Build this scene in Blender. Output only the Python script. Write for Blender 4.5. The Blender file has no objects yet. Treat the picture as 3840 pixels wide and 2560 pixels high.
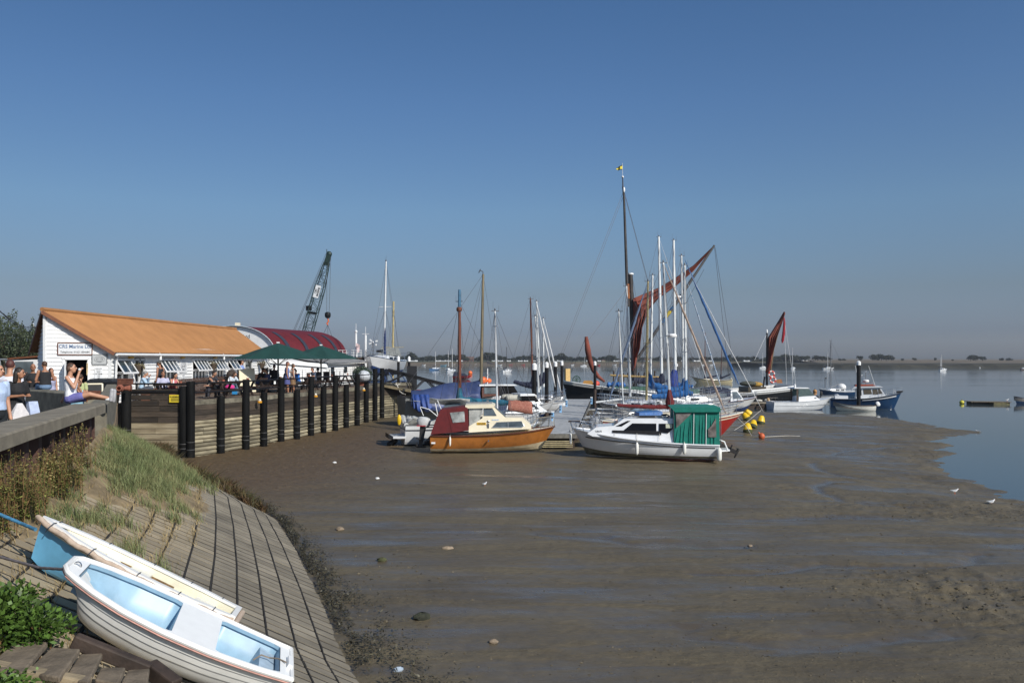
import bpy, math, random
import numpy as np
from mathutils import Vector, Matrix, Euler
R=random.Random(7); NR=np.random.RandomState(5)
SC=bpy.context.scene; COL=SC.collection
PI=math.pi; rad=math.radians
# ------------------------------------------------------------------ camera, sky, sun, exposure
F=3072.0; HOR=1344.0; H=4.15      # focal length and horizon in photo pixels (3840 wide), eye height over the mud
cd=bpy.data.cameras.new('camera'); cam=bpy.data.objects.new('camera',cd); COL.objects.link(cam)
cd.sensor_width=36; cd.lens=36*F/3840; cd.shift_y=(HOR-1280)/3840; cd.clip_start=.1; cd.clip_end=20000
cam.location=(0,0,H); cam.rotation_euler=(PI/2,0,0); SC.camera=cam
SUN=Vector((.58,-.58,.57)).normalized()
w=bpy.data.worlds.new('World'); SC.world=w; w.use_nodes=True
nt=w.node_tree; bg=nt.nodes['Background']; sky=nt.nodes.new('ShaderNodeTexSky'); sky.sky_type='NISHITA'
sky.sun_disc=False; sky.sun_elevation=math.asin(SUN.z); sky.sun_rotation=math.atan2(SUN.x,SUN.y)
sky.air_density=1.0; sky.dust_density=1.2; sky.ozone_density=1.6; sky.altitude=0
# hazy grey-blue band towards the horizon
tc=nt.nodes.new('ShaderNodeTexCoord'); sp=nt.nodes.new('ShaderNodeSeparateXYZ'); rp=nt.nodes.new('ShaderNodeValToRGB'); mx=nt.nodes.new('ShaderNodeMix')
mx.data_type='RGBA'; mx.blend_type='MULTIPLY'; mx.inputs[0].default_value=1
nt.links.new(tc.outputs['Generated'],sp.inputs[0]); nt.links.new(sp.outputs[2],rp.inputs[0])
nt.links.new(sky.outputs[0],mx.inputs[6]); nt.links.new(rp.outputs[0],mx.inputs[7]); 
mx2=nt.nodes.new('ShaderNodeMix'); mx2.data_type='RGBA'; mx2.blend_type='MULTIPLY'; mx2.inputs[0].default_value=1; rx=nt.nodes.new('ShaderNodeMapRange'); rx.inputs[1].default_value=-.6; rx.inputs[2].default_value=.1; rx.inputs[3].default_value=.82; rx.inputs[4].default_value=.98
nt.links.new(sp.outputs[0],rx.inputs[0]); nt.links.new(mx.outputs[2],mx2.inputs[6]); nt.links.new(rx.outputs[0],mx2.inputs[7]); nt.links.new(mx2.outputs[2],bg.inputs[0])
SKYRAMP=[(0.005, (0.683, 0.763, 1.098)), (0.031, (0.517, 0.601, 0.929)), (0.079, (0.543, 0.594, 0.749)), (0.174, (0.637, 0.784, 0.93)), (0.294, (0.574, 0.777, 1.001)), (0.396, (0.511, 0.748, 0.983))]+[(1,(.5,.8,1.0))]
el=rp.color_ramp.elements
for k,(p,c) in enumerate(SKYRAMP):
    e=el[k] if k<2 else el.new(p)
    e.position=p; e.color=(*c,1)
bg.inputs[1].default_value=.10
sd=bpy.data.lights.new('sun','SUN'); so=bpy.data.objects.new('sun',sd); COL.objects.link(so)
sd.energy=4.7; sd.angle=rad(.5); sd.color=(1,.95,.87); so.rotation_euler=SUN.to_track_quat('Z','Y').to_euler(); so.location=(30,-20,40)
SC.view_settings.view_transform='Standard'; SC.view_settings.look='None'; SC.view_settings.exposure=0; SC.view_settings.gamma=1
# ------------------------------------------------------------------ helpers
def W(px,py,D): return Vector(((px-1920)*D/F, D, H-(py-HOR)*D/F))
def WZ(px,py,z): return W(px,py,(H-z)*F/(py-HOR))
def lin(r,g,b):
    f=lambda c:(c/255/12.92 if c<10 else ((c/255+.055)/1.055)**2.4)
    return (f(r),f(g),f(b))
MATS={}
def M(name,col,rough=.5,metal=0,var=.18,scale=6,bump=0,bscale=40,col2=None,attr=0,spec=.5,stretch=None,trans=0,uv=False,coat=0,sheen=0,alpha=1,emit=0):
    if name in MATS: return MATS[name]
    m=bpy.data.materials.new(name); m.use_nodes=True; n=m.node_tree.nodes; l=m.node_tree.links; b=n['Principled BSDF']
    t=n.new('ShaderNodeTexCoord'); mp=n.new('ShaderNodeMapping'); l.new(t.outputs['UV' if uv else 'Object'],mp.inputs[0])
    if stretch: mp.inputs[3].default_value=stretch
    no=n.new('ShaderNodeTexNoise'); no.inputs['Scale'].default_value=scale; no.inputs['Detail'].default_value=6; no.inputs['Roughness'].default_value=.62
    l.new(mp.outputs[0],no.inputs[0])
    cr=n.new('ShaderNodeValToRGB'); l.new(no.outputs[0],cr.inputs[0])
    a=tuple(max(0,c*(1-var)) for c in col); d=col2 or tuple(min(1,c*(1+var)) for c in col)
    cr.color_ramp.elements[0].position=.35; cr.color_ramp.elements[1].position=.65
    cr.color_ramp.elements[0].color=(*a,1); cr.color_ramp.elements[1].color=(*d,1)
    out=cr.outputs[0]
    if attr:
        at=n.new('ShaderNodeAttribute'); at.attribute_name='r'; mr=n.new('ShaderNodeMapRange'); mr.inputs[3].default_value=1-attr; mr.inputs[4].default_value=1+attr
        l.new(at.outputs['Fac'],mr.inputs[0]); mi=n.new('ShaderNodeMix'); mi.data_type='RGBA'; mi.blend_type='MULTIPLY'; mi.inputs[0].default_value=1
        l.new(out,mi.inputs[6]); l.new(mr.outputs[0],mi.inputs[7]); out=mi.outputs[2]
    l.new(out,b.inputs['Base Color'])
    b.inputs['Roughness'].default_value=rough; b.inputs['Metallic'].default_value=metal; b.inputs['Specular IOR Level'].default_value=spec
    b.inputs['Coat Weight'].default_value=coat; b.inputs['Transmission Weight'].default_value=trans; b.inputs['Alpha'].default_value=alpha
    if bump:
        n2=n.new('ShaderNodeTexNoise'); n2.inputs['Scale'].default_value=bscale; n2.inputs['Detail'].default_value=5; l.new(mp.outputs[0],n2.inputs[0])
        bp=n.new('ShaderNodeBump'); bp.inputs['Strength'].default_value=bump; bp.inputs['Distance'].default_value=.02; l.new(n2.outputs[0],bp.inputs['Height']); l.new(bp.outputs[0],b.inputs['Normal'])
    MATS[name]=m; return m
RM={}
class MB:
    def __init__(s): s.v=[]; s.f=[]; s.m=[]; s.a=[]
    def add(s,vs,fs,m=0,r=None):
        o=len(s.v); s.v+=[tuple(v) for v in vs]; r=R.random() if r is None else r
        for f in fs: s.f.append([i+o for i in f]); s.m.append(m); s.a.append(r)
        return s
    def box(s,c,d,rz=0,m=0,r=None):
        x,y,z=[q/2 for q in d]; cs,sn=math.cos(rz),math.sin(rz); V=[]
        for sx,sy,sz in ((-1,-1,-1),(1,-1,-1),(1,1,-1),(-1,1,-1),(-1,-1,1),(1,-1,1),(1,1,1),(-1,1,1)):
            V.append((c[0]+sx*x*cs-sy*y*sn,c[1]+sx*x*sn+sy*y*cs,c[2]+sz*z))
        return s.add(V,BOXF,m,r)
    def beam(s,p,q,w,h,m=0,up=(0,0,1),r=None):
        p,q=Vector(p),Vector(q); d=(q-p).normalized(); u=Vector(up); 
        if abs(d.dot(u))>.98: u=Vector((1,0,0))
        a=d.cross(u).normalized()*w/2; b=a.cross(d).normalized()*h/2
        return s.add([p-a-b,p+a-b,p+a+b,p-a+b,q-a-b,q+a-b,q+a+b,q-a+b],[(3,2,1,0),(4,5,6,7),(0,1,5,4),(1,2,6,5),(2,3,7,6),(3,0,4,7)],m,r)
    def tube(s,pts,r,n=8,m=0,caps=True,att=None):
        pts=[Vector(p) for p in pts]; k=len(pts); rs=r if isinstance(r,(list,tuple)) else [r]*k; rings=[]
        u=None
        for i,p in enumerate(pts):
            d=(pts[min(i+1,k-1)]-pts[max(i-1,0)]).normalized()
            if u is None: u=d.orthogonal().normalized()
            u=(u-d*u.dot(d)); u=u.normalized() if u.length>1e-6 else d.orthogonal().normalized(); w_=d.cross(u)
            rings.append([p+(u*math.cos(2*PI*j/n)+w_*math.sin(2*PI*j/n))*rs[i] for j in range(n)])
        return s.loft(rings,m,caps,caps,att)
    def loft(s,rings,m=0,c0=True,c1=True,att=None,closed=True):
        n=len(rings[0]); V=[p for r_ in rings for p in r_]; Fc=[]
        for i in range(len(rings)-1):
            for j in range(n if closed else n-1):
                a=i*n+j; b=i*n+(j+1)%n; Fc.append((a,b,b+n,a+n))
        if c0: Fc.append(tuple(reversed(range(n))))
        if c1: Fc.append(tuple(range((len(rings)-1)*n,len(rings)*n)))
        return s.add(V,Fc,m,att)
    def prism(s,poly,e,m=0,r=None):
        e=Vector(e); P=[Vector(p) for p in poly]; n=len(P)
        return s.add(P+[p+e for p in P],[tuple(reversed(range(n))),tuple(range(n,2*n))]+[(i,(i+1)%n,n+(i+1)%n,n+i) for i in range(n)],m,r)
    def ell(s,c,r,nu=12,nv=8,m=0,rot=None,att=None):
        r=(r,r,r) if not isinstance(r,(tuple,list)) else r; V=[];Fc=[]
        for i in range(nv+1):
            th=PI*i/nv
            for j in range(nu):
                ph=2*PI*j/nu; p=Vector((r[0]*math.sin(th)*math.cos(ph),r[1]*math.sin(th)*math.sin(ph),r[2]*math.cos(th)))
                if rot: p=rot@p
                V.append(Vector(c)+p)
        for i in range(nv):
            for j in range(nu):
                a=i*nu+j;b=i*nu+(j+1)%nu; Fc.append((a,a+nu,b+nu,b))
        return s.add(V,Fc,m,att)
    def cap(s,p,q,r0,r1,m=0,n=10):      # tapered capsule
        p,q=Vector(p),Vector(q); d=(q-p); L=max(d.length,1e-5); d=d/L
        pts=[];rs=[]
        for a in (-90,-60,-30,0): pts.append(p+d*r0*math.sin(rad(a))); rs.append(max(r0*math.cos(rad(a)),.0005))
        for a in (0,30,60,90): pts.append(q+d*r1*math.sin(rad(a))); rs.append(max(r1*math.cos(rad(a)),.0005))
        return s.tube(pts,rs,n,m)
    def lathe(s,prof,c=(0,0,0),n=16,m=0,att=None):
        return s.loft([[Vector(c)+Vector((r*math.cos(2*PI*j/n),r*math.sin(2*PI*j/n),z)) for j in range(n)] for r,z in prof],m,True,True,att)
    def torus(s,c,Rr,r,ax='Y',n=20,k=8,m=0,mfun=None):
        c=Vector(c)
        for i in range(n):
            rings=[]
            for ii in (i,i+1):
                a=2*PI*ii/n; ring=[]
                for j in range(k):
                    b=2*PI*j/k; rr=Rr+r*math.cos(b); p=(rr*math.cos(a),r*math.sin(b),rr*math.sin(a))
                    ring.append(c+Vector(p if ax=='Y' else (p[1],p[0],p[2]) if ax=='X' else (p[0],p[2],p[1])))
                rings.append(ring)
            s.loft(rings,mfun(i) if mfun else m,False,False)
        return s
    def build(s,name,mats,parent=None,smooth=40,world=False,recalc=False):
        me=bpy.data.meshes.new(name); V=s.v
        if world and parent is not None:
            inv=RM[parent.name].inverted(); V=[tuple(inv@Vector(v)) for v in V]
        me.from_pydata(V,[],s.f)
        mats=mats if isinstance(mats,(list,tuple)) else [mats]
        for m in mats: me.materials.append(m)
        me.polygons.foreach_set('material_index',s.m)
        at=me.attributes.new('r','FLOAT','FACE'); at.data.foreach_set('value',s.a)
        if smooth:
            me.polygons.foreach_set('use_smooth',[True]*len(s.f))
            try: me.set_sharp_from_angle(angle=rad(smooth))
            except Exception: pass
        me.update()
        o=bpy.data.objects.new(name,me); COL.objects.link(o)
        if parent is not None: o.parent=parent; RM[o.name]=RM[parent.name]
        else: RM[o.name]=Matrix()
        return o
BOXF=[(3,2,1,0),(4,5,6,7),(0,1,5,4),(1,2,6,5),(2,3,7,6),(3,0,4,7)]
def tag(o,label,cat,group=None,kind=None):
    o['label']=label; o['category']=cat
    if group: o['group']=group
    if kind: o['kind']=kind
    return o
def thing(name,loc,label,cat,group=None,rz=0,rot=None):
    o=bpy.data.objects.new(name,None); COL.objects.link(o); o.location=loc
    o.rotation_euler=rot if rot is not None else (0,0,rz); o.empty_display_size=.2
    RM[o.name]=Matrix.Translation(Vector(loc))@o.rotation_euler.to_matrix().to_4x4()
    return tag(o,label,cat,group)
def struct(o): o['kind']='structure'; return o
def stuff(o,label,cat): return tag(o,label,cat,kind='stuff')
def kids(o): return [c for c in bpy.data.objects if c.parent is o]
def dup(root,loc,rz=None,label=None,scale=None):
    c=root.copy(); COL.objects.link(c); c.location=loc
    if rz is not None: c.rotation_euler=(0,0,rz)
    if scale: c.scale=scale
    if label: c['label']=label
    for ch in kids(root):
        d=ch.copy(); COL.objects.link(d); d.parent=c
        for g in kids(ch): e=g.copy(); COL.objects.link(e); e.parent=d
    return c
def text(body,size,mat,parent,M4,name='lettering',ext=.004,align='CENTER',spx=1):
    cu=bpy.data.curves.new(name,'FONT'); cu.body=body; cu.size=size; cu.extrude=ext; cu.align_x=align; cu.align_y='CENTER'; cu.offset=size*.012; cu.resolution_u=2
    o=bpy.data.objects.new(name,cu); COL.objects.link(o)
    dg=bpy.context.evaluated_depsgraph_get(); me=bpy.data.meshes.new_from_object(o.evaluated_get(dg)); bpy.data.objects.remove(o)
    T=RM[parent.name].inverted()@M4@Matrix.Diagonal((spx,1,1,1)); me.transform(T); me.materials.clear(); me.materials.append(mat)
    t=bpy.data.objects.new(name,me); COL.objects.link(t); t.parent=parent; RM[t.name]=RM[parent.name]
    return t
def frame4(o,x,y):   # matrix with x right, y up, z out of the sign
    x=Vector(x).normalized(); y=Vector(y); y=(y-x*y.dot(x)).normalized(); z=x.cross(y); m=Matrix((x,y,z)).transposed().to_4x4(); m.translation=Vector(o); return m
# value noise
_L=NR.rand(256,256)
def vn(x,y):
    xi=np.floor(x).astype(int); yi=np.floor(y).astype(int); fx=x-xi; fy=y-yi; fx=fx*fx*(3-2*fx); fy=fy*fy*(3-2*fy)
    g=lambda a,b:_L[a%256,b%256]
    return (g(xi,yi)*(1-fx)+g(xi+1,yi)*fx)*(1-fy)+(g(xi,yi+1)*(1-fx)+g(xi+1,yi+1)*fx)*fy
def fbm(x,y,o=4):
    s=0;a=.5
    for k in range(o): s=s+a*vn(x*2**k+17*k,y*2**k+31*k); a*=.5
    return s
def npmesh(name,co,quads,mat,attrs=None,smooth=True,uv=None):
    me=bpy.data.meshes.new(name); me.vertices.add(len(co)); me.vertices.foreach_set('co',np.asarray(co,dtype=np.float32).ravel())
    q=np.asarray(quads,dtype=np.int32); k=q.shape[1]; me.loops.add(q.size); me.loops.foreach_set('vertex_index',q.ravel()); me.polygons.add(len(q))
    me.polygons.foreach_set('loop_start',np.arange(0,q.size,k,dtype=np.int32)); me.polygons.foreach_set('loop_total',np.full(len(q),k,dtype=np.int32))
    me.polygons.foreach_set('use_smooth',np.full(len(q),smooth,dtype=bool))
    for kx,(dom,val) in (attrs or {}).items(): a=me.attributes.new(kx,'FLOAT',dom); a.data.foreach_set('value',np.asarray(val,dtype=np.float32))
    me.materials.append(mat); me.update(calc_edges=True); me.validate()
    o=bpy.data.objects.new(name,me); COL.objects.link(o); RM[o.name]=Matrix(); return o
# ------------------------------------------------------------------ materials
white=M('white_paint',(.78,.78,.77),.35,var=.05,scale=3)
gel=M('white_gelcoat',(.74,.75,.76),.22,var=.05,scale=2,coat=.4)
gelg=M('grey_gelcoat',(.45,.46,.47),.3,var=.08,scale=2)
cream=M('cream_gelcoat',(.79,.71,.53),.3,var=.06,scale=2)
orange=M('orange_hull',(.40,.145,.03),.3,var=.2,scale=2.2,coat=.3)
redh=M('red_hull',(.42,.022,.018),.3,var=.12,scale=2,coat=.3)
blueh=M('blue_hull',(.008,.042,.115),.3,var=.15,scale=2,coat=.3)
pblue=M('pale_blue_hull',(.36,.55,.60),.35,var=.08,scale=2)
dblue=M('dinghy_blue',(.14,.40,.62),.35,var=.10,scale=3)
lblue=M('light_blue_interior',(.25,.39,.50),.4,var=.14,scale=3)
black=M('black_paint',(.010,.010,.011),.5,var=.3,scale=5,spec=.25)
blackhull=M('black_hull',(.009,.010,.011),.5,var=.3,scale=1.5,spec=.25)
anti=M('antifoul_mud',(.15,.14,.095),.7,var=.3,scale=5)
antired=M('antifoul_red',(.12,.015,.012),.7,var=.3,scale=5)
antiblue=M('antifoul_blue',(.02,.05,.16),.7,var=.3,scale=5)
maroon=M('maroon_canvas',(.105,.008,.010),.85,var=.15,scale=5,bump=.2,bscale=12)
greenc=M('green_canvas',(.002,.165,.125),.8,var=.15,scale=4,bump=.25,bscale=9)
dgreen=M('parasol_green',(.004,.044,.036),.85,var=.12,scale=2,bump=.15,bscale=10)
bluec=M('blue_canvas',(.008,.085,.26),.8,var=.2,scale=4,bump=.4,bscale=10)
navyc=M('navy_canvas',(.010,.014,.036),.85,var=.25,scale=4,bump=.4,bscale=10)
tarp=M('blue_tarpaulin',(.042,.060,.145),.5,var=.25,scale=1.2,bump=.5,bscale=3)
teal=M('teal_canvas',(.01,.10,.16),.8,var=.4,scale=2,bump=.4,bscale=9)
greyc=M('grey_canvas',(.42,.42,.40),.8,var=.2,scale=4,bump=.4,bscale=9)
glass=M('dark_glass',(.008,.008,.009),.12,var=.3,scale=1,spec=.18)
glassb=M('grey_window',(.09,.11,.12),.08,var=.5,scale=1.2,spec=.8)
clear=M('clear_vinyl',(.5,.5,.48),.15,var=.2,scale=2,alpha=.45)
steel=M('steel_tube',(.6,.6,.6),.25,1,var=.05)
alu=M('mast_aluminium',(.70,.72,.72),.4,.0,var=.08,scale=1.5)
goldm=M('wood_spar',(.40,.27,.10),.45,var=.2,scale=3,stretch=(1,1,.2))
brownm=M('brown_mast',(.16,.05,.025),.5,var=.3,scale=3,stretch=(1,1,.2))
olivem=M('olive_mast',(.17,.14,.085),.6,var=.3,scale=3,stretch=(1,1,.2))
darkm=M('dark_spar',(.035,.028,.024),.5,var=.4,scale=2)
rigm=M('rigging_wire',(.10,.10,.11),.4,.3,var=.1)
rigw=M('rigging_white',(.62,.62,.62),.6,var=.1)
sail=M('tan_sail',(.19,.048,.030),.85,var=.3,scale=.8,bump=.6,bscale=2.5)
mahog=M('mahogany',(.10,.032,.018),.35,var=.3,scale=4,stretch=(.3,1,1))
dwood=M('dark_wood',(.045,.030,.022),.7,var=.4,scale=4,bump=.2)
rubber=M('black_rubber',(.02,.018,.018),.6,var=.2)
fend=M('fender_white',(.72,.71,.66),.4,var=.1,scale=6)
ropew=M('white_rope',(.55,.52,.46),.9,var=.15,scale=30)
yel=M('yellow_plastic',(.72,.45,.01),.45,var=.15,scale=5)
org=M('orange_plastic',(.70,.13,.02),.45,var=.15,scale=5)
ored=M('lifebuoy_red',(.55,.06,.035),.5,var=.1)
rust=M('rusty_iron',(.13,.045,.025),.85,var=.45,scale=7,bump=.3)
terra=M('terracotta',(.26,.085,.05),.8,var=.2,scale=8)
skin=M('skin',(.46,.24,.15),.5,var=.08,scale=10); skin2=M('tanned_skin',(.34,.16,.09),.5,var=.08,scale=10)
galv=M('galvanised_grating',(.38,.385,.385),.6,.1,var=.2,scale=3,bump=.3,bscale=25)
def cloth(nm,c): return M('cloth_'+nm,c,.85,var=.12,scale=9,bump=.25,bscale=25)

# piles of the timber quay: photo x, photo y of the foot, top height, width
PILES=[]
for px,yb,zt in [(715,1717,3.2),(829,1701,2.52),(923,1685,3.2),(990,1673,2.55),(1055,1655,3.2),(1114,1647,2.55),(1167,1634,3.2),(1214,1623,2.58),(1258,1615,3.2),(1299,1605,2.6),(1340,1597,3.2),(1374,1583,2.65),(1407,1577,3.48),(1433,1566,3.48)]:
    p=WZ(px,yb,.02); PILES.append((p.x,p.y,zt))
CLAD=[(x-.24,y+.02) for x,y,z in PILES]+[(-8.3,59.4),(-7.4,60.2)]
# ================================================================== mud, water, revetment, land
WL=-.7
SHORE=[(60,5),(40,20),(25,24),(17.2,27.5),(17.0,29.4),(18.0,32.7),(18.9,36.7),(20,39),(22.6,43),(25,47.9),(26.9,50.3),(30.6,54),(30.5,57),(30.4,62.3),(30.2,65.9),(29.6,68.3),(26.5,71),(22.8,73),(10,77),(-2,78),(-8,77),(-80,77)]
def shore_d(x,y):
    d=np.full(x.shape,1e9); P=SHORE+[(-80,-20),(60,-20)]; ins=np.zeros(x.shape,bool)
    for i in range(len(P)):
        (ax,ay),(bx,by)=P[i],P[(i+1)%len(P)]
        if i<len(SHORE)-1:
            t=np.clip(((x-ax)*(bx-ax)+(y-ay)*(by-ay))/((bx-ax)**2+(by-ay)**2),0,1); d=np.minimum(d,np.hypot(x-ax-t*(bx-ax),y-ay-t*(by-ay)))
        if ay!=by: ins^=((ay>y)!=(by>y))&(x<(bx-ax)*(y-ay)/(by-ay)+ax)
    return np.where(ins,d,-d)
def mudz(x,y): # smooth mud level at a point
    d=float(shore_d(np.array([float(x)]),np.array([float(y)]))[0]); return WL+(.74*(1-math.exp(-d/7)) if d>0 else .12*d)
def segd(x,y,pts):
    d=np.full(x.shape,1e9)
    for (ax,ay),(bx,by) in zip(pts[:-1],pts[1:]):
        t=np.clip(((x-ax)*(bx-ax)+(y-ay)*(by-ay))/((bx-ax)**2+(by-ay)**2+1e-9),0,1); d=np.minimum(d,np.hypot(x-ax-t*(bx-ax),y-ay-t*(by-ay)))
    return d
MR,MC=640,880
Yg=3.2*(118/3.2)**(np.arange(MR)/(MR-1)); Ug=np.linspace(-1.0,1.0,MC)
X=(Ug[None,:]*(Yg[:,None]+2.5)); Y=np.repeat(Yg[:,None],MC,1)
wob=(fbm(X*.5+40,Y*.5)-.47)*3.2+(fbm(X*2.1,Y*2.1)-.47)*1.0
d=shore_d(X,Y)+wob*np.clip((60-X*0)/60,0,1)
Z=WL+np.where(d>0,.74*(1-np.exp(-np.maximum(d,0)/7)),.12*d)
inl=np.clip(d/3,0,1)
n_a=fbm(X*.22+5,Y*.75+3,5)-.47; n_b=fbm(X*1.1+9,Y*2.6+1,4)-.47; n_c=fbm(X*4.5,Y*6.0,3)-.44
cpx=lambda L:[(WZ(2600+a/1.5524,1550+b/1.5524,-.05).x,WZ(2600+a/1.5524,1550+b/1.5524,-.05).y) for a,b in L]
CH=[[(1200,140),(960,165),(840,185),(800,205)],[(690,250),(690,272),(760,297),(860,317),(1010,327)],[(920,350),(800,360),(700,385),(720,412),(860,470),(1000,488),(1350,497)],[(1700,800),(1620,815),(1642,850),(1500,875),(1100,890),(760,880),(500,920),(0,940)],[(300,600),(800,580),(1300,578)],[(0,1290),(500,1380),(1000,1350),(1500,1290)],[(-900,700),(-300,760),(300,770)]]
cd_=np.minimum.reduce([segd(X+n_b*.5,Y+n_b*.8,cpx(c))/(1 if k<4 else 1.6) for k,c in enumerate(CH)])
chan=np.exp(-(cd_/(.16+.003*Y))**2)
def blob(cx,cy,rx,ry): return np.exp(-(((X-cx)/rx)**2+((Y-cy)/ry)**2)**1.5)
p_=WZ(3640,2230,0); q_=WZ(3720,1900,-.2)
rough=np.clip(blob(p_.x,p_.y,2.0,2.2)+blob(q_.x,q_.y,4.5,2.2)+np.clip(1-np.abs(d-1.2)/2,0,1)*(X>14)*.9+blob(WZ(3000,1815,-.1).x,WZ(3000,1815,-.1).y,1.3,.8)*.8+blob(-9,38,6,14)*.45+.12,0,1)
lump=fbm(X*2.4+3,Y*2.4+8,4)-.42
Z=Z+inl*(n_a*.05+n_b*.018+n_c*.010-.05*chan+rough*np.maximum(lump,0)*.15+rough*n_c*.10)
wet=np.clip(.46-n_a*2.4-n_b*1.5,0,1); wet=wet*np.clip(1-rough*1.2,0,1); wet=np.where(d<2.5,np.maximum(wet,.8*(1-rough)),wet)
dryg=np.clip(blob(-10,36,6,16)*1.2,0,1); wet=wet*(1-.8*dryg)
idx=np.arange(MR*MC).reshape(MR,MC); quads=np.stack([idx[:-1,:-1],idx[:-1,1:],idx[1:,1:],idx[1:,:-1]],-1).reshape(-1,4)
mm=bpy.data.materials.new('estuary_mud'); mm.use_nodes=True; n=mm.node_tree.nodes; l=mm.node_tree.links; b=n['Principled BSDF']
t=n.new('ShaderNodeTexCoord')
def nz_(scale,st,det=6,ro=.6,dist=0):
    mp=n.new('ShaderNodeMapping'); mp.inputs[3].default_value=(*st,1); l.new(t.outputs['Object'],mp.inputs[0]); q=n.new('ShaderNodeTexNoise'); q.inputs['Scale'].default_value=scale; q.inputs['Detail'].default_value=det; q.inputs['Roughness'].default_value=ro; q.inputs['Distortion'].default_value=dist; l.new(mp.outputs[0],q.inputs[0]); return q.outputs[0]
def mrng(src,a,b_,c,d): q=n.new('ShaderNodeMapRange'); q.inputs[1].default_value=a; q.inputs[2].default_value=b_; q.inputs[3].default_value=c; q.inputs[4].default_value=d; l.new(src,q.inputs[0]); return q.outputs[0]
def mth(op,a,b_): 
    q=n.new('ShaderNodeMath'); q.operation=op; q.use_clamp=False
    for i_,x in enumerate((a,b_)):
        if isinstance(x,(int,float)): q.inputs[i_].default_value=x
        else: l.new(x,q.inputs[i_])
    return q.outputs[0]
def mixc(f,a,b_,bt='MIX'):
    q=n.new('ShaderNodeMix'); q.data_type='RGBA'; q.blend_type=bt
    for i_,x in ((0,f),(6,a),(7,b_)):
        if isinstance(x,(int,float)): q.inputs[i_].default_value=x
        elif isinstance(x,tuple): q.inputs[i_].default_value=(*x,1)
        else: l.new(x,q.inputs[i_])
    return q.outputs[2]
at=n.new('ShaderNodeAttribute'); at.attribute_name='wet'; ar=n.new('ShaderNodeAttribute'); ar.attribute_name='dry'; ac=n.new('ShaderNodeAttribute'); ac.attribute_name='chan'
streak=mrng(mth('ADD',nz_(1.0,(.22,1.7),7,.62,.6),mth('MULTIPLY',at.outputs['Fac'],.22)),.50,.78,0,.85)
wetm=mth('MAXIMUM',mth('MULTIPLY',streak,mth('SUBTRACT',1.0,ar.outputs['Fac'])),ac.outputs['Fac'])
big=nz_(.45,(.6,1.3),6,.65); fine=nz_(5.5,(1,1.2),8,.72); spk=nz_(11,(1,1),4,.6)
base=mixc(mrng(big,.35,.65,0,1),(.096,.077,.047),(.142,.116,.072)); base=mixc(mrng(fine,.30,.70,0,1),mixc(1.0,base,(.78,.77,.75),'MULTIPLY'),mixc(1.0,base,(1.15,1.14,1.12),'MULTIPLY'))
base=mixc(mrng(spk,.66,.72,0,.75),base,(.035,.027,.018)); base=mixc(mrng(spk,.30,.24,0,.6),base,(.20,.16,.10))
base=mixc(ar.outputs['Fac'],base,mixc(mrng(fine,.35,.65,0,1),(.075,.050,.026),(.135,.092,.050))); base=mixc(mth('MULTIPLY',wetm,.75),base,(.080,.062,.043)); l.new(base,b.inputs['Base Color'])
l.new(mrng(mth('SUBTRACT',wetm,mth('MULTIPLY',fine,.25)),-.25,.85,.62,.16),b.inputs['Roughness']); l.new(mrng(wetm,0,1,.30,.5),b.inputs['Specular IOR Level'])
vo=n.new('ShaderNodeTexVoronoi'); vo.inputs['Scale'].default_value=3.2; l.new(t.outputs['Object'],vo.inputs[0])
hgt=mth('ADD',mth('MULTIPLY',fine,1.0),mth('MULTIPLY',mrng(vo.outputs['Distance'],0,.28,1,0),.16)); hgt=mth('ADD',hgt,mth('MULTIPLY',nz_(2.2,(.5,1.6),5,.6),1.1))
bp=n.new('ShaderNodeBump'); bp.inputs['Distance'].default_value=.085; l.new(hgt,bp.inputs['Height']); l.new(mrng(wetm,0,.8,.50,.07),bp.inputs['Strength']); l.new(bp.outputs[0],b.inputs['Normal'])
MUDZ=Z
struct(npmesh('mudflat',np.stack([X,Y,Z],-1).reshape(-1,3),quads,mm,{'wet':('POINT',wet.ravel()),'dry':('POINT',dryg.ravel()),'chan':('POINT',np.clip(chan*.95-.15,0,1).ravel())}))
# water
wm=bpy.data.materials.new('estuary_water'); wm.use_nodes=True; n=wm.node_tree.nodes; l=wm.node_tree.links; b=n['Principled BSDF']
b.inputs['Base Color'].default_value=(.045,.060,.064,1); b.inputs['Roughness'].default_value=.06; b.inputs['IOR'].default_value=1.33
t=n.new('ShaderNodeTexCoord'); mp=n.new('ShaderNodeMapping'); mp.inputs[3].default_value=(.5,1,1); l.new(t.outputs['Object'],mp.inputs[0])
na=n.new('ShaderNodeTexNoise'); na.inputs['Scale'].default_value=2.2; na.inputs['Detail'].default_value=4; l.new(mp.outputs[0],na.inputs[0])
mp2=n.new('ShaderNodeMapping'); mp2.inputs[3].default_value=(.012,.035,1); l.new(t.outputs['Object'],mp2.inputs[0])
nc=n.new('ShaderNodeTexNoise'); nc.inputs['Scale'].default_value=1; nc.inputs['Detail'].default_value=3; l.new(mp2.outputs[0],nc.inputs[0])
cr=n.new('ShaderNodeMapRange'); cr.inputs[1].default_value=.5; cr.inputs[2].default_value=.68; cr.inputs[3].default_value=.05; cr.inputs[4].default_value=.5; l.new(nc.outputs[0],cr.inputs[0])
bp=n.new('ShaderNodeBump'); bp.inputs['Distance'].default_value=.05; l.new(na.outputs[0],bp.inputs['Height']); l.new(cr.outputs[0],bp.inputs['Strength']); l.new(bp.outputs[0],b.inputs['Normal'])
m=MB(); m.add([(-3000,-40,WL),(3000,-40,WL),(3000,4000,WL),(-3000,4000,WL)],[(0,1,2,3)]); struct(m.build('water',wm,smooth=0))
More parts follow.
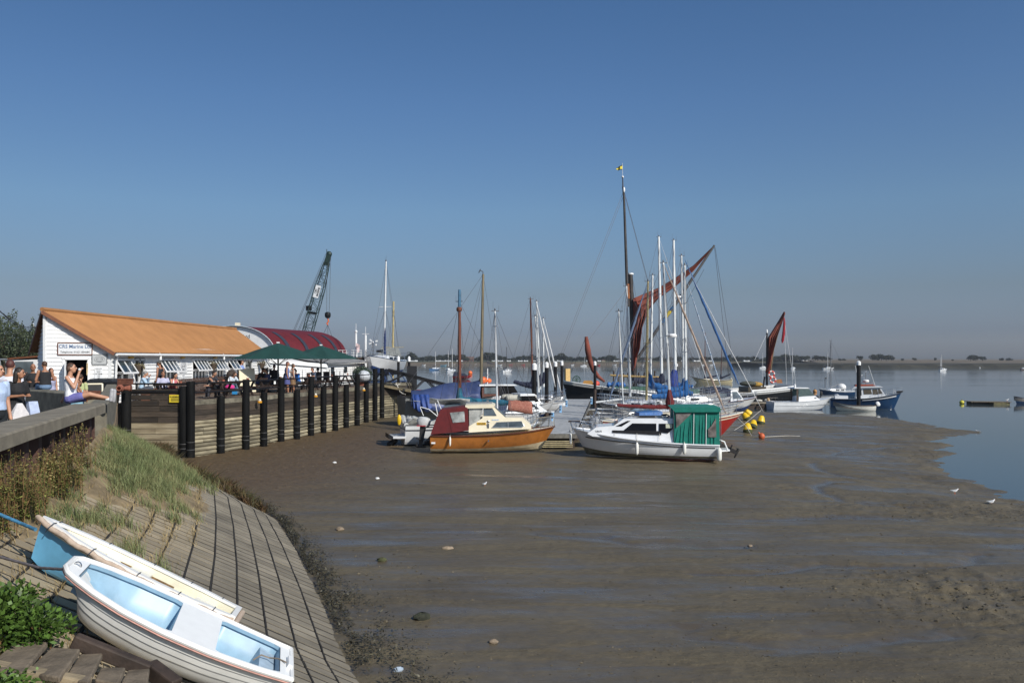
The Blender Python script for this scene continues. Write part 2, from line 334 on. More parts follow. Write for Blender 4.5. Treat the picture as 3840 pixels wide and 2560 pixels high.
# ---- stone revetment
PR=[((.6,4),(-4.4,3,2.3)),((-.9,8.3),(-5.8,7.6,2.15)),((-2.07,10.8),(-6.65,10.6,2.05)),((-3.3,14.2),(-7.45,13.4,1.95)),((-4.6,17.6),(-7.95,15.2,2.15)),((-6.0,21),(-8.55,17.2,2.4)),((-7.66,23.7),(-9.3,18.9,2.4)),((-10.2,27),(-11.2,23.2,1.9)),((-12.4,31),(-13.7,28.5,1.3)),((-13.5,33.8),(-15.9,33.7,.9))]
_S=[0]
for (a,b_) in zip(PR[:-1],PR[1:]):
    m0=Vector((*a[0],0)).lerp(Vector(a[1]),.4); m1=Vector((*b_[0],0)).lerp(Vector(b_[1]),.4); _S.append(_S[-1]+(m1-m0).length)
SL=_S[-1]
def bank(s,t,dz=0):
    s=min(max(s,0),SL-1e-4); k=max(i for i in range(len(_S)) if _S[i]<=s); k=min(k,len(PR)-2); u=(s-_S[k])/(_S[k+1]-_S[k])
    f=Vector((*PR[k][0],-.06)).lerp(Vector((*PR[k+1][0],-.06)),u); tt=Vector(PR[k][1]).lerp(Vector(PR[k+1][1]),u)
    p=f.lerp(tt,t); p.z+=dz; return p
def bank_at(x,y):   # height of the slope under (x,y)
    best=None
    for i in range(0,int(SL/.1)):
        a=bank(i*.1,0); c=bank(i*.1,1); e=Vector((c.x-a.x,c.y-a.y)); t_=((x-a.x)*e.x+(y-a.y)*e.y)/e.length_squared; q=a.lerp(c,t_); dd=(q.x-x)**2+(q.y-y)**2
        if best is None or dd<best[0]: best=(dd,q.z,i*.1,t_)
    return best[1:]
sm=bpy.data.materials.new('revetment_stone'); sm.use_nodes=True; n=sm.node_tree.nodes; l=sm.node_tree.links; b=n['Principled BSDF']; b.inputs['Roughness'].default_value=.9
t=n.new('ShaderNodeTexCoord'); na=n.new('ShaderNodeTexNoise'); na.inputs['Scale'].default_value=1.1; na.inputs['Detail'].default_value=8; na.inputs['Roughness'].default_value=.65; l.new(t.outputs['Object'],na.inputs[0])
cr=n.new('ShaderNodeValToRGB'); l.new(na.outputs[0],cr.inputs[0]); cr.color_ramp.elements[0].position=.34; cr.color_ramp.elements[0].color=(.150,.130,.097,1); cr.color_ramp.elements[1].position=.64; cr.color_ramp.elements[1].color=(.255,.222,.168,1)
at=n.new('ShaderNodeAttribute'); at.attribute_name='tide'; mi=n.new('ShaderNodeMix'); mi.data_type='RGBA'; mi.inputs[7].default_value=(.31,.255,.172,1)
l.new(at.outputs['Fac'],mi.inputs[0]); l.new(cr.outputs[0],mi.inputs[6])
a2=n.new('ShaderNodeAttribute'); a2.attribute_name='r'; mr=n.new('ShaderNodeMapRange'); mr.inputs[3].default_value=.80; mr.inputs[4].default_value=1.12; l.new(a2.outputs['Fac'],mr.inputs[0])
m3=n.new('ShaderNodeMix'); m3.data_type='RGBA'; m3.blend_type='MULTIPLY'; m3.inputs[0].default_value=1; l.new(mi.outputs[2],m3.inputs[6]); l.new(mr.outputs[0],m3.inputs[7]); l.new(m3.outputs[2],b.inputs['Base Color'])
nb=n.new('ShaderNodeTexNoise'); nb.inputs['Scale'].default_value=60; nb.inputs['Detail'].default_value=5; l.new(t.outputs['Object'],nb.inputs[0]); bp=n.new('ShaderNodeBump'); bp.inputs['Strength'].default_value=.5; bp.inputs['Distance'].default_value=.01; l.new(nb.outputs[0],bp.inputs['Height']); l.new(bp.outputs[0],b.inputs['Normal'])
joint=M('bitumen_joint',(.022,.019,.016),.9,var=.4,scale=9,bump=.5)
NROW=12; co=[];qd=[];ra=[];td=[]
def vert(s,t_,dz): p=bank(s,t_,dz); co.append((p.x,p.y,p.z)); return len(co)-1
s=.05; brk=[x for x in _S]
while s<SL-.3:
    w_=R.uniform(.255,.285)
    for k in range(-1,NROW):
        t0=(k+.03)/NROW; t1=(k+1-.03)/NROW; so_=(k%2)*.02+R.uniform(-.008,.008); h=R.uniform(.055,.061)+(R.random()<.03)*R.uniform(-.004,.012)
        if k==-1 and (s*7.3)%1<.25: continue
        b0=[vert(s+so_,t0,0),vert(s+so_+w_-.065,t0,0),vert(s+so_+w_-.065,t1,0),vert(s+so_,t1,0)]; e=.006; et=.0015
        jt=[R.uniform(-.002,.003) for _ in range(4)]
        c0=[vert(s+so_+e,t0+et,h+jt[0]),vert(s+so_+w_-.065-e,t0+et,h+jt[1]),vert(s+so_+w_-.065-e,t1-et,h+jt[2]),vert(s+so_+e,t1-et,h+jt[3])]
        r=R.random(); td_=min(1,max(0,(k-5.2+R.uniform(-.5,.5)+1.2*math.sin(s*.7))/2.5))
        for q in ([c0[0],c0[1],c0[2],c0[3]],[b0[0],b0[1],c0[1],c0[0]],[b0[1],b0[2],c0[2],c0[1]],[b0[2],b0[3],c0[3],c0[2]],[b0[3],b0[0],c0[0],c0[3]]): qd.append(q); ra.append(r); td.append(td_)
    s+=w_
struct(npmesh('stone_revetment',co,qd,sm,{'r':('FACE',ra),'tide':('FACE',td)},smooth=False))
m=MB(); rows=[[bank(i*.06,t_,.048) for t_ in np.linspace(-.08,1.0,25)] for i in range(int(SL/.06)+1)]
m.loft(rows,0,False,False,closed=False); struct(m.build('joint_bed',joint,smooth=0))
# raised bitumen joints between the rows
m=MB()
for k in range(0,NROW+1):
    pts=[bank(i*.35,k/NROW+R.uniform(-.002,.002),.05+R.uniform(-.008,.010)) for i in range(int(SL/.35)+1)]
    m.tube(pts,[R.uniform(.011,.02) for _ in pts],5)
struct(m.build('bitumen_joints',joint))
# soil lying on the top of the slope
soilm=M('sandy_soil',(.20,.15,.085),.95,var=.35,scale=2.5,bump=.8,bscale=14)
m=MB(); rows=[]
for i in range(int(SL/.15)+1):
    s=i*.15; row=[]
    st=.87 if s<_S[3] else .87-.5*min(1,(s-_S[3])/3)
    for j in range(15):
        t_=st+(1.03-st)*j/14; hN=.015+.12*float(fbm(np.array([s*1.7]),np.array([t_*9]),3)[0])*min(1,j/3)+ (.04 if j>9 else 0)- (.09 if j==0 else 0)
        row.append(bank(s,t_,hN))
    rows.append(row)
m.loft(rows,0,False,False,closed=False); struct(m.build('soil',soilm))
# ---- sea wall: coping on steel sheet piles
conc=M('concrete_coping',(.195,.170,.128),.9,var=.22,scale=2.2,bump=.35,bscale=45); concd=M('old_concrete',(.16,.145,.11),.92,var=.35,scale=2.5,bump=.4,bscale=30)
pile=M('rusty_sheet_pile',(.055,.026,.020),.85,var=.5,scale=3,bump=.5,bscale=20,stretch=(1,1,.25))
sw=thing('sea_wall',(-6.67,10.67,2),'low sea wall with weathered concrete coping on rusty steel sheet piles','wall')
ZC=3.15
def ribbon(front,width,z0,z1):
    out=[]
    for i,p in enumerate(front):
        a=Vector(front[max(i-1,0)]); b_=Vector(front[min(i+1,len(front)-1)]); dd=(b_-a).normalized(); nrm=Vector((-dd.y,dd.x))
        q=Vector(p)+nrm*width; e=.03
        out.append([(p[0],p[1],z0),(p[0],p[1],z1-e),(p[0]+nrm.x*e,p[1]+nrm.y*e,z1),(q.x-nrm.x*e,q.y-nrm.y*e,z1),(q.x,q.y,z1-e),(q.x,q.y,z0)])
    return out
CF=[(-4.4,3.5),(-5.6,7.3),(-6.67,10.67),(-7.6,13.6),(-8.4,16.15),(-9.08,18.3)]
CFd=[]
for a,b_ in zip(CF[:-1],CF[1:]):
    for k in range(6): CFd.append((a[0]+(b_[0]-a[0])*k/6+R.uniform(-.006,.006),a[1]+(b_[1]-a[1])*k/6))
CFd.append(CF[-1])
m=MB(); m.loft(ribbon(CFd,.66,ZC-.21,ZC)); m.build('coping',conc,sw,world=True)
m=MB(); pts=[]; L_=0
for a,b_ in zip(CF[:-1],CF[1:]):
    dd=(Vector(b_)-Vector(a)); nn=int(dd.length/.1); nrm=Vector((-dd.y,dd.x)).normalized()
    for k in range(nn):
        ph=(L_%.84)/.84; off=.16 if ph<.36 else (.16+(ph-.36)/.12*.2 if ph<.48 else (.36 if ph<.88 else .36-(ph-.88)/.12*.2)); p=Vector(a)+dd*k/nn+nrm*off; pts.append((p.x,p.y)); L_+=.1
m.loft([[(x,y,z) for x,y in pts] for z in (1.0,ZC-.2)],0,False,False,closed=False); m.build('sheet_piling',pile,sw,world=True)
fw=thing('flood_wall',(-11.3,23.3,2),'plain concrete flood wall stepping back from the coping towards the black post','wall')
m=MB(); m.loft(ribbon([(-9.35,18.9),(-11.3,23.3),(-16.2,33.6)],.4,2.35,3.1)); m.build('concrete_wall',concd,fw,world=True)
m=MB()
for k in range(8): m.loft(ribbon([(-9.33,18.88),(-11.27,23.28),(-16.17,33.6)],.3,.75+.2*k,.94+.2*k))
m.build('timber_footing',M('footing_boards',(.15,.105,.06),.9,var=.4,scale=3,attr=.4),fw,world=True)
fw2=thing('flood_wall',(-11.6,23.2,2.2),'short dark concrete wall running inland behind the seated woman','wall')
m=MB(); m.loft(ribbon([(-11.75,23.1),(-14,25.2),(-16.8,27.7)][::1],.55,2.0,3.18)); m.build('concrete_wall',concd,fw2,world=True)
# ---- land behind the walls
paving=M('asphalt_path',(.11,.10,.09),.92,var=.3,scale=3,bump=.3)
LAND=[(-90,2),(-5.2,2),(-7.3,10.6),(-9.6,18.2),(-11.75,23.3),(-16.5,34.3)]+[(x-.12,y+.12) for x,y in CLAD]+[(-8.3,70),(-14,73),(-20,82),(-40,95),(-90,110)]
m=MB(); m.prism([(x,y,-.8) for x,y in LAND],(0,0,3.0)); struct(m.build('promenade',paving,smooth=0))
m=MB()
tk=[(-16.9,34.35)]+[(x-.14,y+.14) for x,y in CLAD[:-2]]+[(-16.9,57.4)]
m.prism([(x,y,2.204) for x,y in tk],(0,0,.05)); struct(m.build('terrace_deck',M('deck_boards',(.13,.09,.06),.85,var=.35,scale=4,stretch=(1,8,1)),smooth=0))
# ---- far shore
farm=M('far_shore',(.105,.080,.050),.95,var=.3,scale=.05,col2=(.15,.115,.072),stretch=(1,4,1)); marsh=M('salt_marsh',(.026,.024,.014),.95,var=.5,scale=.12,stretch=(.4,2,1),bump=1,bscale=.6)
def bankmesh(name,pts,prof,mat,y=0):
    m=MB(); rows=[]
    for (x,yy) in pts: rows.append([(x,yy+dy+R.uniform(-1,1)*(dy>2)*.6,z+R.uniform(-.12,.12)*(z>0)) for dy,z in prof])
    m.loft(rows,0,False,False,closed=False); return struct(m.build(name,mat,smooth=0))
xs=np.arange(-900,1300,8.)
bankmesh('far_beach',[(x,545+14*math.sin(x*.011)+R.uniform(-2,2)) for x in xs],[(-20,-1.4),(0,-.75),(14,.2),(26,.8),(28,1.5),(34,1.6),(60,1.7),(2500,1.7)],farm)
bankmesh('far_fields',[(x,574+14*math.sin(x*.011)) for x in xs],[(0,1.62),(3,1.9),(10,1.9),(60,1.8),(2500,1.9)],M('far_grass',(.06,.062,.028),.95,var=.4,scale=.05))
xs2=np.arange(150,1000,5.)
bankmesh('salt_marsh_bank',[(x,415+75*math.exp(-(x-150)/22.)+R.uniform(-2,2)+6*math.sin(x*.06)) for x in xs2],[(-14,-1.2),(0,-.72),(2,-.2),(4,.65),(7,1.35),(18,1.6),(40,1.6),(60,.9),(95,-.8)],marsh)
bankmesh('far_flat',[(x,500) for x in np.arange(200,1400,20.)],[(0,-.9),(12,1.0),(60,2.1),(66,2.5),(75,2.5),(2500,2.6)],farm)
# ================================================================== timber quay
logm=M('weathered_logs',(.225,.195,.130),.9,var=.35,scale=2.2,bump=.5,bscale=10,attr=.5,stretch=(1,.35,2)); boardm=M('dark_boards',(.046,.034,.024),.85,var=.45,scale=2.0,bump=.4,bscale=10,attr=.45,stretch=(.5,.5,3))
palem=M('pale_boards',(.26,.20,.12),.9,var=.4,scale=1.6,bump=.4,bscale=10,attr=.3,stretch=(.4,1,3),col2=(.33,.28,.19))
tq=thing('timber_quay',(PILES[0][0],PILES[0][1],0),'timber quay wall of stacked logs between black piles below the cafe terrace','quay')
m=MB(); bm_=MB()
for (a,b_) in zip(CLAD[:-1],CLAD[1:]):
    z=-.12; k=0
    a3,b3=Vector((*a,0)),Vector((*b_,0))
    while z<2.3:
        hgt=.165+R.uniform(-.012,.012) if z<1.45 else .215
        if z>=1.45:
            c=R.random(); dz=Vector((0,0,z+hgt/2)); bm_.beam(a3+dz,b3+dz,.16+R.uniform(-.01,.01),hgt-.012,1 if (z>2.05) else 0,r=c)
        else:
            spl=[(0,1)] if R.random()<.72 else [(0,.55),(.55,1)]
            for (u0,u1) in spl:
                r0=hgt/2*R.uniform(.97,1.06); rr=R.random(); pts=[a3.lerp(b3,u0+(u1-u0)*q)+Vector((0,R.uniform(-.008,.008),z+hgt/2+R.uniform(-.006,.006))) for q in (0.004,.012,.3,.7,.988,.996)]
                m.tube(pts,[r0*.75,r0,r0*R.uniform(.96,1.03),r0*R.uniform(.96,1.03),r0,r0*.75],10,att=rr)
        z+=hgt
m.build('log_cladding',logm,tq,world=True); bm_.build('top_boards',[boardm,M('grey_boards',(.15,.135,.10),.9,var=.4,scale=2.5,bump=.4,bscale=10,attr=.3)],tq,world=True)
pilm=M('tarred_pile',(.005,.005,.005),.75,spec=.12,var=.5,scale=2,bump=.15,bscale=20,stretch=(1,1,.3)); ring=M('pile_band',(.10,.10,.10),.5,var=.3)
def pile_(x,y,z0,z1,r,par):
    m=MB(); m.lathe([(r,z0),(r,z1-.02),(r*.93,z1),(.001,z1+.005)],(x,y,0),16); q=m.build('pile',pilm,par,world=True)
    m=MB(); 
    for zz in (z0+.75+R.uniform(0,.1),z0+.98+R.uniform(0,.1)): m=MB(); m.lathe([(r+.006,zz),(r+.006,zz+.018)],(x,y,0),16); m.build('pile_band',ring,q,world=True)
for i,(x,y,zt) in enumerate(PILES): pile_(x,y,-.4,zt,.155 if i else .17,tq)
pile_(PILES[0][0]-.31,PILES[0][1]+.02,-.4,3.0,.16,tq)
pA=W(474,1432,34.05); pile_(pA.x,pA.y,.2,3.2,.2,tq)
for px,yb,zt,D in ((1462,1564,2.45,59),(1513,1560,2.45,59.9)): p=W(px,yb,D); pile_(p.x,p.y,-.3,zt,.15,tq)
# front panel of boards, from post to post
m=MB(); z=.3; k=0
xa,xb=pA.x,PILES[0][0]-.3
while z<2.7:
    h=.235; mi_=0 if z>1.45 else 1
    xs_=[xa,xb] if R.random()<.6 else [xa,R.uniform(xa+.8,xb-.8),xb]
    for q0,q1 in zip(xs_[:-1],xs_[1:]): m.box(((q0+q1)/2,34.12+R.uniform(0,.012),z+h/2),(q1-q0-.015,.12,h-.022),0,mi_)
    z+=h
m.box(((xa+xb)/2,34.1,2.78),(xb-xa,.16,.09),0,2); m.build('board_panel',[boardm,palem,black],tq,world=True)
# rails
tall=[(x,y) for x,y,z in PILES if z>3]
m=MB()
for zz in (3.12,2.72):
    pts=[(x-.02,y,zz) for x,y in tall]
    m.tube(pts,.032,8)
m.tube([(pA.x,34.05,3.1),(PILES[0][0],34.0,3.1)],.035,8); m.build('handrail',black,tq,world=True)
# warning notice on the panel
s0,s1=W(634,1480,33.98),W(677,1508,33.98)
sg=thing('warning_sign',(s0.x,33.98,s1.z),'yellow warning notice on the dark timber panel','sign')
m=MB(); m.box(((s0.x+s1.x)/2,34.0,(s0.z+s1.z)/2),(s1.x-s0.x,.02,s0.z-s1.z)); m.build('plate',M('yellow_sign',(.68,.52,.03),.5,var=.06),sg,world=True)
blk=M('sign_black',(.015,.015,.015),.6); cxs=(s0.x+s1.x)/2
text('WARNING!',.085,blk,sg,frame4((cxs,33.985,s0.z-.085),(1,0,0),(0,0,1)),spx=1)
m=MB()
for k in range(4): m.box((cxs,33.985,s0.z-.145-k*.036),(.34-.02*(k%2),.004,.014))
m.box((s1.x-.05,33.985,s0.z-.04),(.03,.004,.03),0); m.build('small_print',blk,sg,world=True)
# ================================================================== weatherboarded cafe
wb=M('white_weatherboard',(.80,.80,.79),.45,var=.04,scale=1.5,bump=.1,bscale=20)
roofm=M('orange_roof',(.345,.166,.066),.75,var=.10,scale=1.2,bump=.15,bscale=20,spec=.25); bargem=M('brown_bargeboard',(.17,.06,.025),.6,var=.15)
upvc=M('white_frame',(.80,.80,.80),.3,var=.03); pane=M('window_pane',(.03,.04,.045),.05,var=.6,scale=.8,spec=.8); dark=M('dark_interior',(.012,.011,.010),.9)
GZ=2.2
def clap(mb,p0,p1,z0,top,sp=.165,holes=()):
    """weatherboards from p0 to p1 (plan); top(u) gives the wall height at fraction u; holes are (u0,u1,z0,z1)"""
    p0,p1=Vector((*p0,0)),Vector((*p1,0)); d=p1-p0; L=d.length; nrm=Vector((d.y,-d.x,0)).normalized()
    z=z0
    N=48
    while z<max(top(0),top(.5),top(1)):
        z1=z+sp; us=[u/N for u in range(N+1)]
        segs=[]
        def ok(u,zz): return zz<top(u)+1e-6
        lo=[u for u in us if ok(u,z+.01)]; hi=[u for u in us if ok(u,z1)]
        if lo:
            if not hi: c=sum(lo)/len(lo); hi=[c-.001,c+.001]
            segs=[(min(lo),max(lo),min(hi),max(hi))]
        for (a,b_,c,e) in segs:
            cuts=[(h0,h1) for h0,h1,hz0,hz1 in holes if hz0<z+sp*.5<hz1]; cuts.sort(); cur=a; parts=[]
            for h0,h1 in cuts:
                if h0>cur: parts.append((cur,h0))
                cur=max(cur,h1)
            if cur<b_: parts.append((cur,b_))
            for (q0,q1) in parts:
                t0=max(q0,c) if q0==a else q0; t1=min(q1,e) if q1==b_ else q1
                A=p0+d*q0+Vector((0,0,z)); B=p0+d*q1+Vector((0,0,z)); Cc=p0+d*t1+Vector((0,0,z1)); Dd=p0+d*t0+Vector((0,0,z1))
                mb.add([A+nrm*.052,B+nrm*.052,Cc+nrm*.006,Dd+nrm*.006,A-nrm*.01,B-nrm*.01],[(0,1,2,3),(4,5,1,0)])
        z=z1
C_=Vector((-17.2,35)); CFar=Vector((-16.95,56.2)); RN=Vector((-19.4,34)); RF=Vector((-18.95,56.2)); LN=Vector((-21.5,37.2)); LF=Vector((-21.3,56.2)); EZ=4.52; RZ=6.05
caf=thing('cafe_building',(C_.x,C_.y,GZ),'long white weatherboarded cafe with orange corrugated roof and propped open windows','building')
Ld=(CFar-C_).length; dY=lambda px:(-17.1*F/(px-1920))
uY=lambda px:(dY(px)-C_.y)/(CFar.y-C_.y)
WIN=[(438,490,2),(597,654,4),(719,767,4),(787,832,4),(848,876,2),(978,1014,4)]
holes=[(uY(a),uY(b_),3.0,4.12) for a,b_,_ in WIN]+[(uY(508),uY(546),2.2,4.14),(uY(880),uY(939),2.2,4.14)]
m=MB(); 
clap(m,(RN.x,RN.y),(C_.x,C_.y),GZ,lambda u:RZ+(EZ-RZ)*u-.05,holes=[(.29,.68,GZ,4.15)])
clap(m,(C_.x,C_.y),(CFar.x,CFar.y),GZ,lambda u:EZ,holes=holes)
clap(m,(LN.x,LN.y),(RN.x,RN.y),GZ,lambda u:EZ+(RZ-EZ)*u-.05)
# inner shell behind the boards
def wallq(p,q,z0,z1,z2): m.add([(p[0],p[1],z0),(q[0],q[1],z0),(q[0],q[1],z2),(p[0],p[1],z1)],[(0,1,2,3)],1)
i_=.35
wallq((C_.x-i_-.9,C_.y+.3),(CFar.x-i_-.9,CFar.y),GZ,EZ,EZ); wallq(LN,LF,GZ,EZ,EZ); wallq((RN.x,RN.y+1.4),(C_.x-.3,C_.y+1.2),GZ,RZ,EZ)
# ends
m.add([(CFar.x,CFar.y,GZ),(LF.x,LF.y,GZ),(LF.x,LF.y,EZ),(RF.x,RF.y,RZ),(CFar.x,CFar.y,EZ)],[(0,1,2,3,4)],0)
m.build('weatherboard_wall',[wb,dark],caf,world=True,smooth=0)
# roof: corrugated sheets
def corr(mb,a0,a1,b0,b1,amp=.022,pitch=.15,lift=0):
    a0,a1,b0,b1=[Vector(v) for v in (a0,a1,b0,b1)]; L=(a1-a0).length; N=int(L/pitch*4); top=[];bot=[]
    nrm=(a1-a0).cross(b0-a0).normalized(); nrm=nrm if nrm.z>0 else -nrm
    for i in range(N+1):
        u=i/N; o=nrm*(amp*math.sin(u*L/pitch*2*PI)+lift); top.append(a0.lerp(a1,u)+o); bot.append(b0.lerp(b1,u)+o)
    k=3; rows=[[t.lerp(bb,q/k) for t,bb in zip(top,bot)] for q in range(k+1)]
    mb.loft(rows,0,False,False,closed=False)
sag=lambda v,z:Vector((v.x,v.y,z))
ov=.32
m=MB()
RNr=sag(RN,RZ+.1)+Vector((0,-.2,0)); RFr=sag(RF,RZ+.1)
E0=sag(C_,EZ-.02)+Vector((ov,-.2,-.08)); E1=sag(CFar,EZ-.02)+Vector((ov,0,-.08))
corr(m,RNr,RFr,E0,E1); L0=sag(LN,EZ-.02)+Vector((-ov,-.2,-.08)); L1=sag(LF,EZ-.02)+Vector((-ov,0,-.08)); corr(m,RNr,RFr,L0,L1)
m.build('roof',roofm,caf,world=True,smooth=60)
m=MB(); m.tube([RNr+Vector((0,0,.03)),RFr+Vector((0,0,.03))],.09,8); m.build('ridge_cap',roofm,caf,world=True)
m=MB(); m.beam(RNr+Vector((0,-.02,-.08)),E0+Vector((0,-.02,-.08)),.04,.14); m.beam(RNr+Vector((0,-.02,-.08)),L0+Vector((0,-.02,-.08)),.04,.14); m.build('bargeboard',bargem,caf,world=True)
m=MB(); g0=E0+Vector((.05,.1,-.1)); g1=E1+Vector((.05,0,-.1)); m.tube([g0,g1],.06,10)
m.beam(g0+Vector((-.2,.2,-.02)),g1+Vector((-.2,0,-.02)),.3,.03)
for yy in np.arange(36.2,56,1.1): m.box((C_.x+ov,yy,EZ-.2),(.05,.03,.1))
m.build('gutter',white,caf,world=True)
m=MB()
for px in (428,838,1008): yy=dY(px); m.tube([(-16.9,yy,EZ-.22),(-17.0,yy+.02,EZ-.42),(-17.08,yy+.02,GZ)],.045,8)
m.build('downpipe',white,caf,world=True)
m=MB(); 
for (a,b_) in ((C_,0),(RN,0)): m.box((a.x+.02,a.y-.02,(GZ+(EZ if a is C_ else RZ-.05))/2),(.1,.1,(EZ if a is C_ else RZ-.05)-GZ))
m.build('corner_trim',white,caf,world=True)
wallx=lambda y:C_.x+(CFar.x-C_.x)*(y-C_.y)/(CFar.y-C_.y)
for (a,b_,n_) in WIN:
    y0,y1=dY(a),dY(b_); x=wallx((y0+y1)/2); f=MB(); g=MB(); zt,zm,zb=4.1,3.5,3.0
    for yy in [y0+(y1-y0)*k/n_ for k in range(n_+1)]: f.box((x,yy,(zb+zm)/2),(.09,.06,zm-zb))
    f.box((x,(y0+y1)/2,zb),(.14,y1-y0+.16,.06)); f.box((x,(y0+y1)/2,zm),(.09,y1-y0,.06)); f.box((x,(y0+y1)/2,zt+.02),(.1,y1-y0+.1,.08))
    for yy in (y0,y1): f.box((x,yy,(zm+zt)/2),(.09,.07,zt-zm))
    g.add([(x-.01,y0,zb),(x-.01,y1,zb),(x-.01,y1,zm),(x-.01,y0,zm)],[(0,1,2,3)])
    wv=f.build('window',upvc,caf,world=True); g.build('pane',pane,wv,world=True)
    # top-hung sash propped open
    f=MB(); g=MB(); P=lambda y,k:Vector((x+.06+.36*k,y,zt-.02-.56*k))
    for yy in [y0+(y1-y0)*k/n_ for k in range(n_+1)]: f.beam(P(yy,0),P(yy,1),.055,.04)
    f.beam(P(y0,0),P(y1,0),.05,.05); f.beam(P(y0-.03,1),P(y1+.03,1),.06,.08)
    f.beam(P(y0,.9),(x,y0,zm+.05),.015,.015); f.beam(P(y1,.9),(x,y1,zm+.05),.015,.015)
    g.add([P(y0,0),P(y1,0),P(y1,1),P(y0,1)],[(0,1,2,3)])
    q=f.build('open_sash',upvc,caf,world=True); g.build('pane',M('sash_glass',(.05,.07,.08),.05,var=.4,scale=2,spec=.9,alpha=.75),q,world=True)
for (a,b_) in ((508,546),(880,939)):
    y0,y1=dY(a),dY(b_); x=wallx((y0+y1)/2); f=MB(); g=MB()
    for yy in (y0,(y0+y1)/2,y1): f.box((x,yy,3.2),(.1,.09,1.9))
    for zz in (2.3,3.05 if a<600 else 2.6,4.1): f.box((x,(y0+y1)/2,zz),(.1,y1-y0,.1))
    g.add([(x-.01,y0,2.2),(x-.01,y1,2.2),(x-.01,y1,4.1),(x-.01,y0,4.1)],[(0,1,2,3)]) if a<600 else g.add([(x-.01,(y0+y1)/2,2.2),(x-.01,y1,2.2),(x-.01,y1,4.1),(x-.01,(y0+y1)/2,4.1)],[(0,1,2,3)])
    q=f.build('door',upvc,caf,world=True); g.build('pane',pane,q,world=True)
# gable door
gd=(C_-RN); gn=Vector((gd.y,-gd.x)).normalized(); GP=lambda u,z,o=0:Vector((RN.x+gd.x*u+gn.x*o,RN.y+gd.y*u+gn.y*o,z))
m=MB()
for u in (.29,.68): m.beam(GP(u,GZ,.03),GP(u,4.15,.03),.1,.1,up=(gd.x,gd.y,0))
m.beam(GP(.265,4.15,.03),GP(.705,4.15,.03),.1,.1); q=m.build('door_frame',white,caf,world=True)
m=MB(); m.beam(GP(.33,GZ,.4),GP(.33,4.05,.4),.6,.04,up=(gd.x,gd.y,0)); m.build('open_door',upvc,caf,world=True)
m=MB(); fr=[GP(.66,4.05,.12),GP(.66,3.95,.45)]; m.tube(fr,.012); m.prism([GP(.66,4.05,.1),GP(.65,3.95,.4),GP(.65,3.45,.34),GP(.66,3.55,.16)],(.01,.01,0),1); m.build('flag',[white,M('yellow_flag',(.7,.5,.25),.8,var=.5,scale=4)],caf,world=True)
# small outbuilding behind
ob=thing('outbuilding',(-25,42,GZ),'small white lean-to with brown roof behind the cafe','shed')
m=MB(); m.box((-24.2,42,3.15),(1.8,2,1.9)); m.build('wall',white,ob,world=True); m=MB(); m.prism([(-25.2,40.9,4.1),(-23.2,40.9,4.25),(-23.2,43.2,4.25),(-25.2,43.2,4.1)],(0,0,.08)); m.build('roof',bargem,ob,world=True)
m=MB(); m.box((-24.4,40.97,3.2),(.9,.05,1.6)); m.build('door',glassb,ob,world=True)
# ---- signs on the cafe
def board(name,label,c,xd,w_,h,mat,frame=None,th=.04):
    xd=Vector((*xd,0)).normalized(); nrm=Vector((xd.y,-xd.x,0)); c=Vector(c); t=thing(name,c,label,'sign')
    m=MB(); z=Vector((0,0,1)); a=xd*w_/2; b_=z*h/2
    m.prism([c-a-b_,c+a-b_,c+a+b_,c-a+b_],nrm*-th); m.build('panel',mat,t,world=True)
    if frame:
        m=MB()
        for p,q in ((c-a-b_,c+a-b_),(c+a-b_,c+a+b_),(c+a+b_,c-a+b_),(c-a+b_,c-a-b_)): m.beam(p,q,.03,.03)
        m.build('frame',frame,t,world=True)
    return t,(lambda u,v:frame4(c+xd*u+z*v+nrm*.003,xd,z))
signw=M('sign_white',(.66,.67,.68),.5,var=.04); bluet=M('sign_blue',(.03,.10,.24),.5); grayt=M('sign_grey',(.22,.23,.24),.6)
gx=(gd.x,gd.y)
t,fr=board('shop_sign','framed white name board with blue lettering above the cafe doorway',GP(.465,4.56,.09),gx,1.27,.49,signw,bargem)
text('CRS Marine Ltd',.205,bluet,t,fr(0,.09),spx=.92); text('Telephone: 01621 854684',.105,blk,t,fr(0,-.14),spx=.98)
def oval(t,fr,s):
    m=MB(); T=fr(0,0)
    for k in (.95,.62): 
        pts=[T@Vector((s*1.25*k*math.cos(a*PI/16),s*.8*k*math.sin(a*PI/16),.004)) for a in range(33)]; m.tube(pts,.006,5)
    m.build('ring',grayt,t,world=True); text('THE LOCK',.09*s/.2*.95,grayt,t,fr(0,0),spx=.8); text('Tea Room',.05*s/.2,grayt,t,fr(0,-s*.63),spx=.9)
t,fr=board('hanging_sign','small grey oval-crest board beside the gable doorway',GP(.845,4.12,.08),gx,.56,.42,M('sign_grey_plate',(.42,.43,.43),.5,var=.05),grayt); oval(t,fr,.165)
t,fr=board('price_board','narrow white ice cream price board right of the gable doorway',GP(.83,3.52,.08),gx,.32,.52,signw)
for k,tx in enumerate(('PEANUT BUTTER','EVERY DAY','SOFT','ICE CREAM','1.30','1.50')): text(tx,.07 if k>1 else .038,blk,t,fr(0,.2-.075*k),spx=.8)
sy=dY(684); t,fr=board('wall_sign','white oval-crest board between two windows of the long cafe wall',(wallx(sy)+.07,sy,3.75),(0,1),.9,.6,signw,white); oval(t,fr,.27)
t,fr=board('menu_plate','small white plate below the oval-crest board on the cafe wall',(wallx(sy)+.07,sy,3.2),(0,1),.32,.24,signw)
for k in range(3): text('- - -',.06,blk,t,fr(0,.07-.07*k))
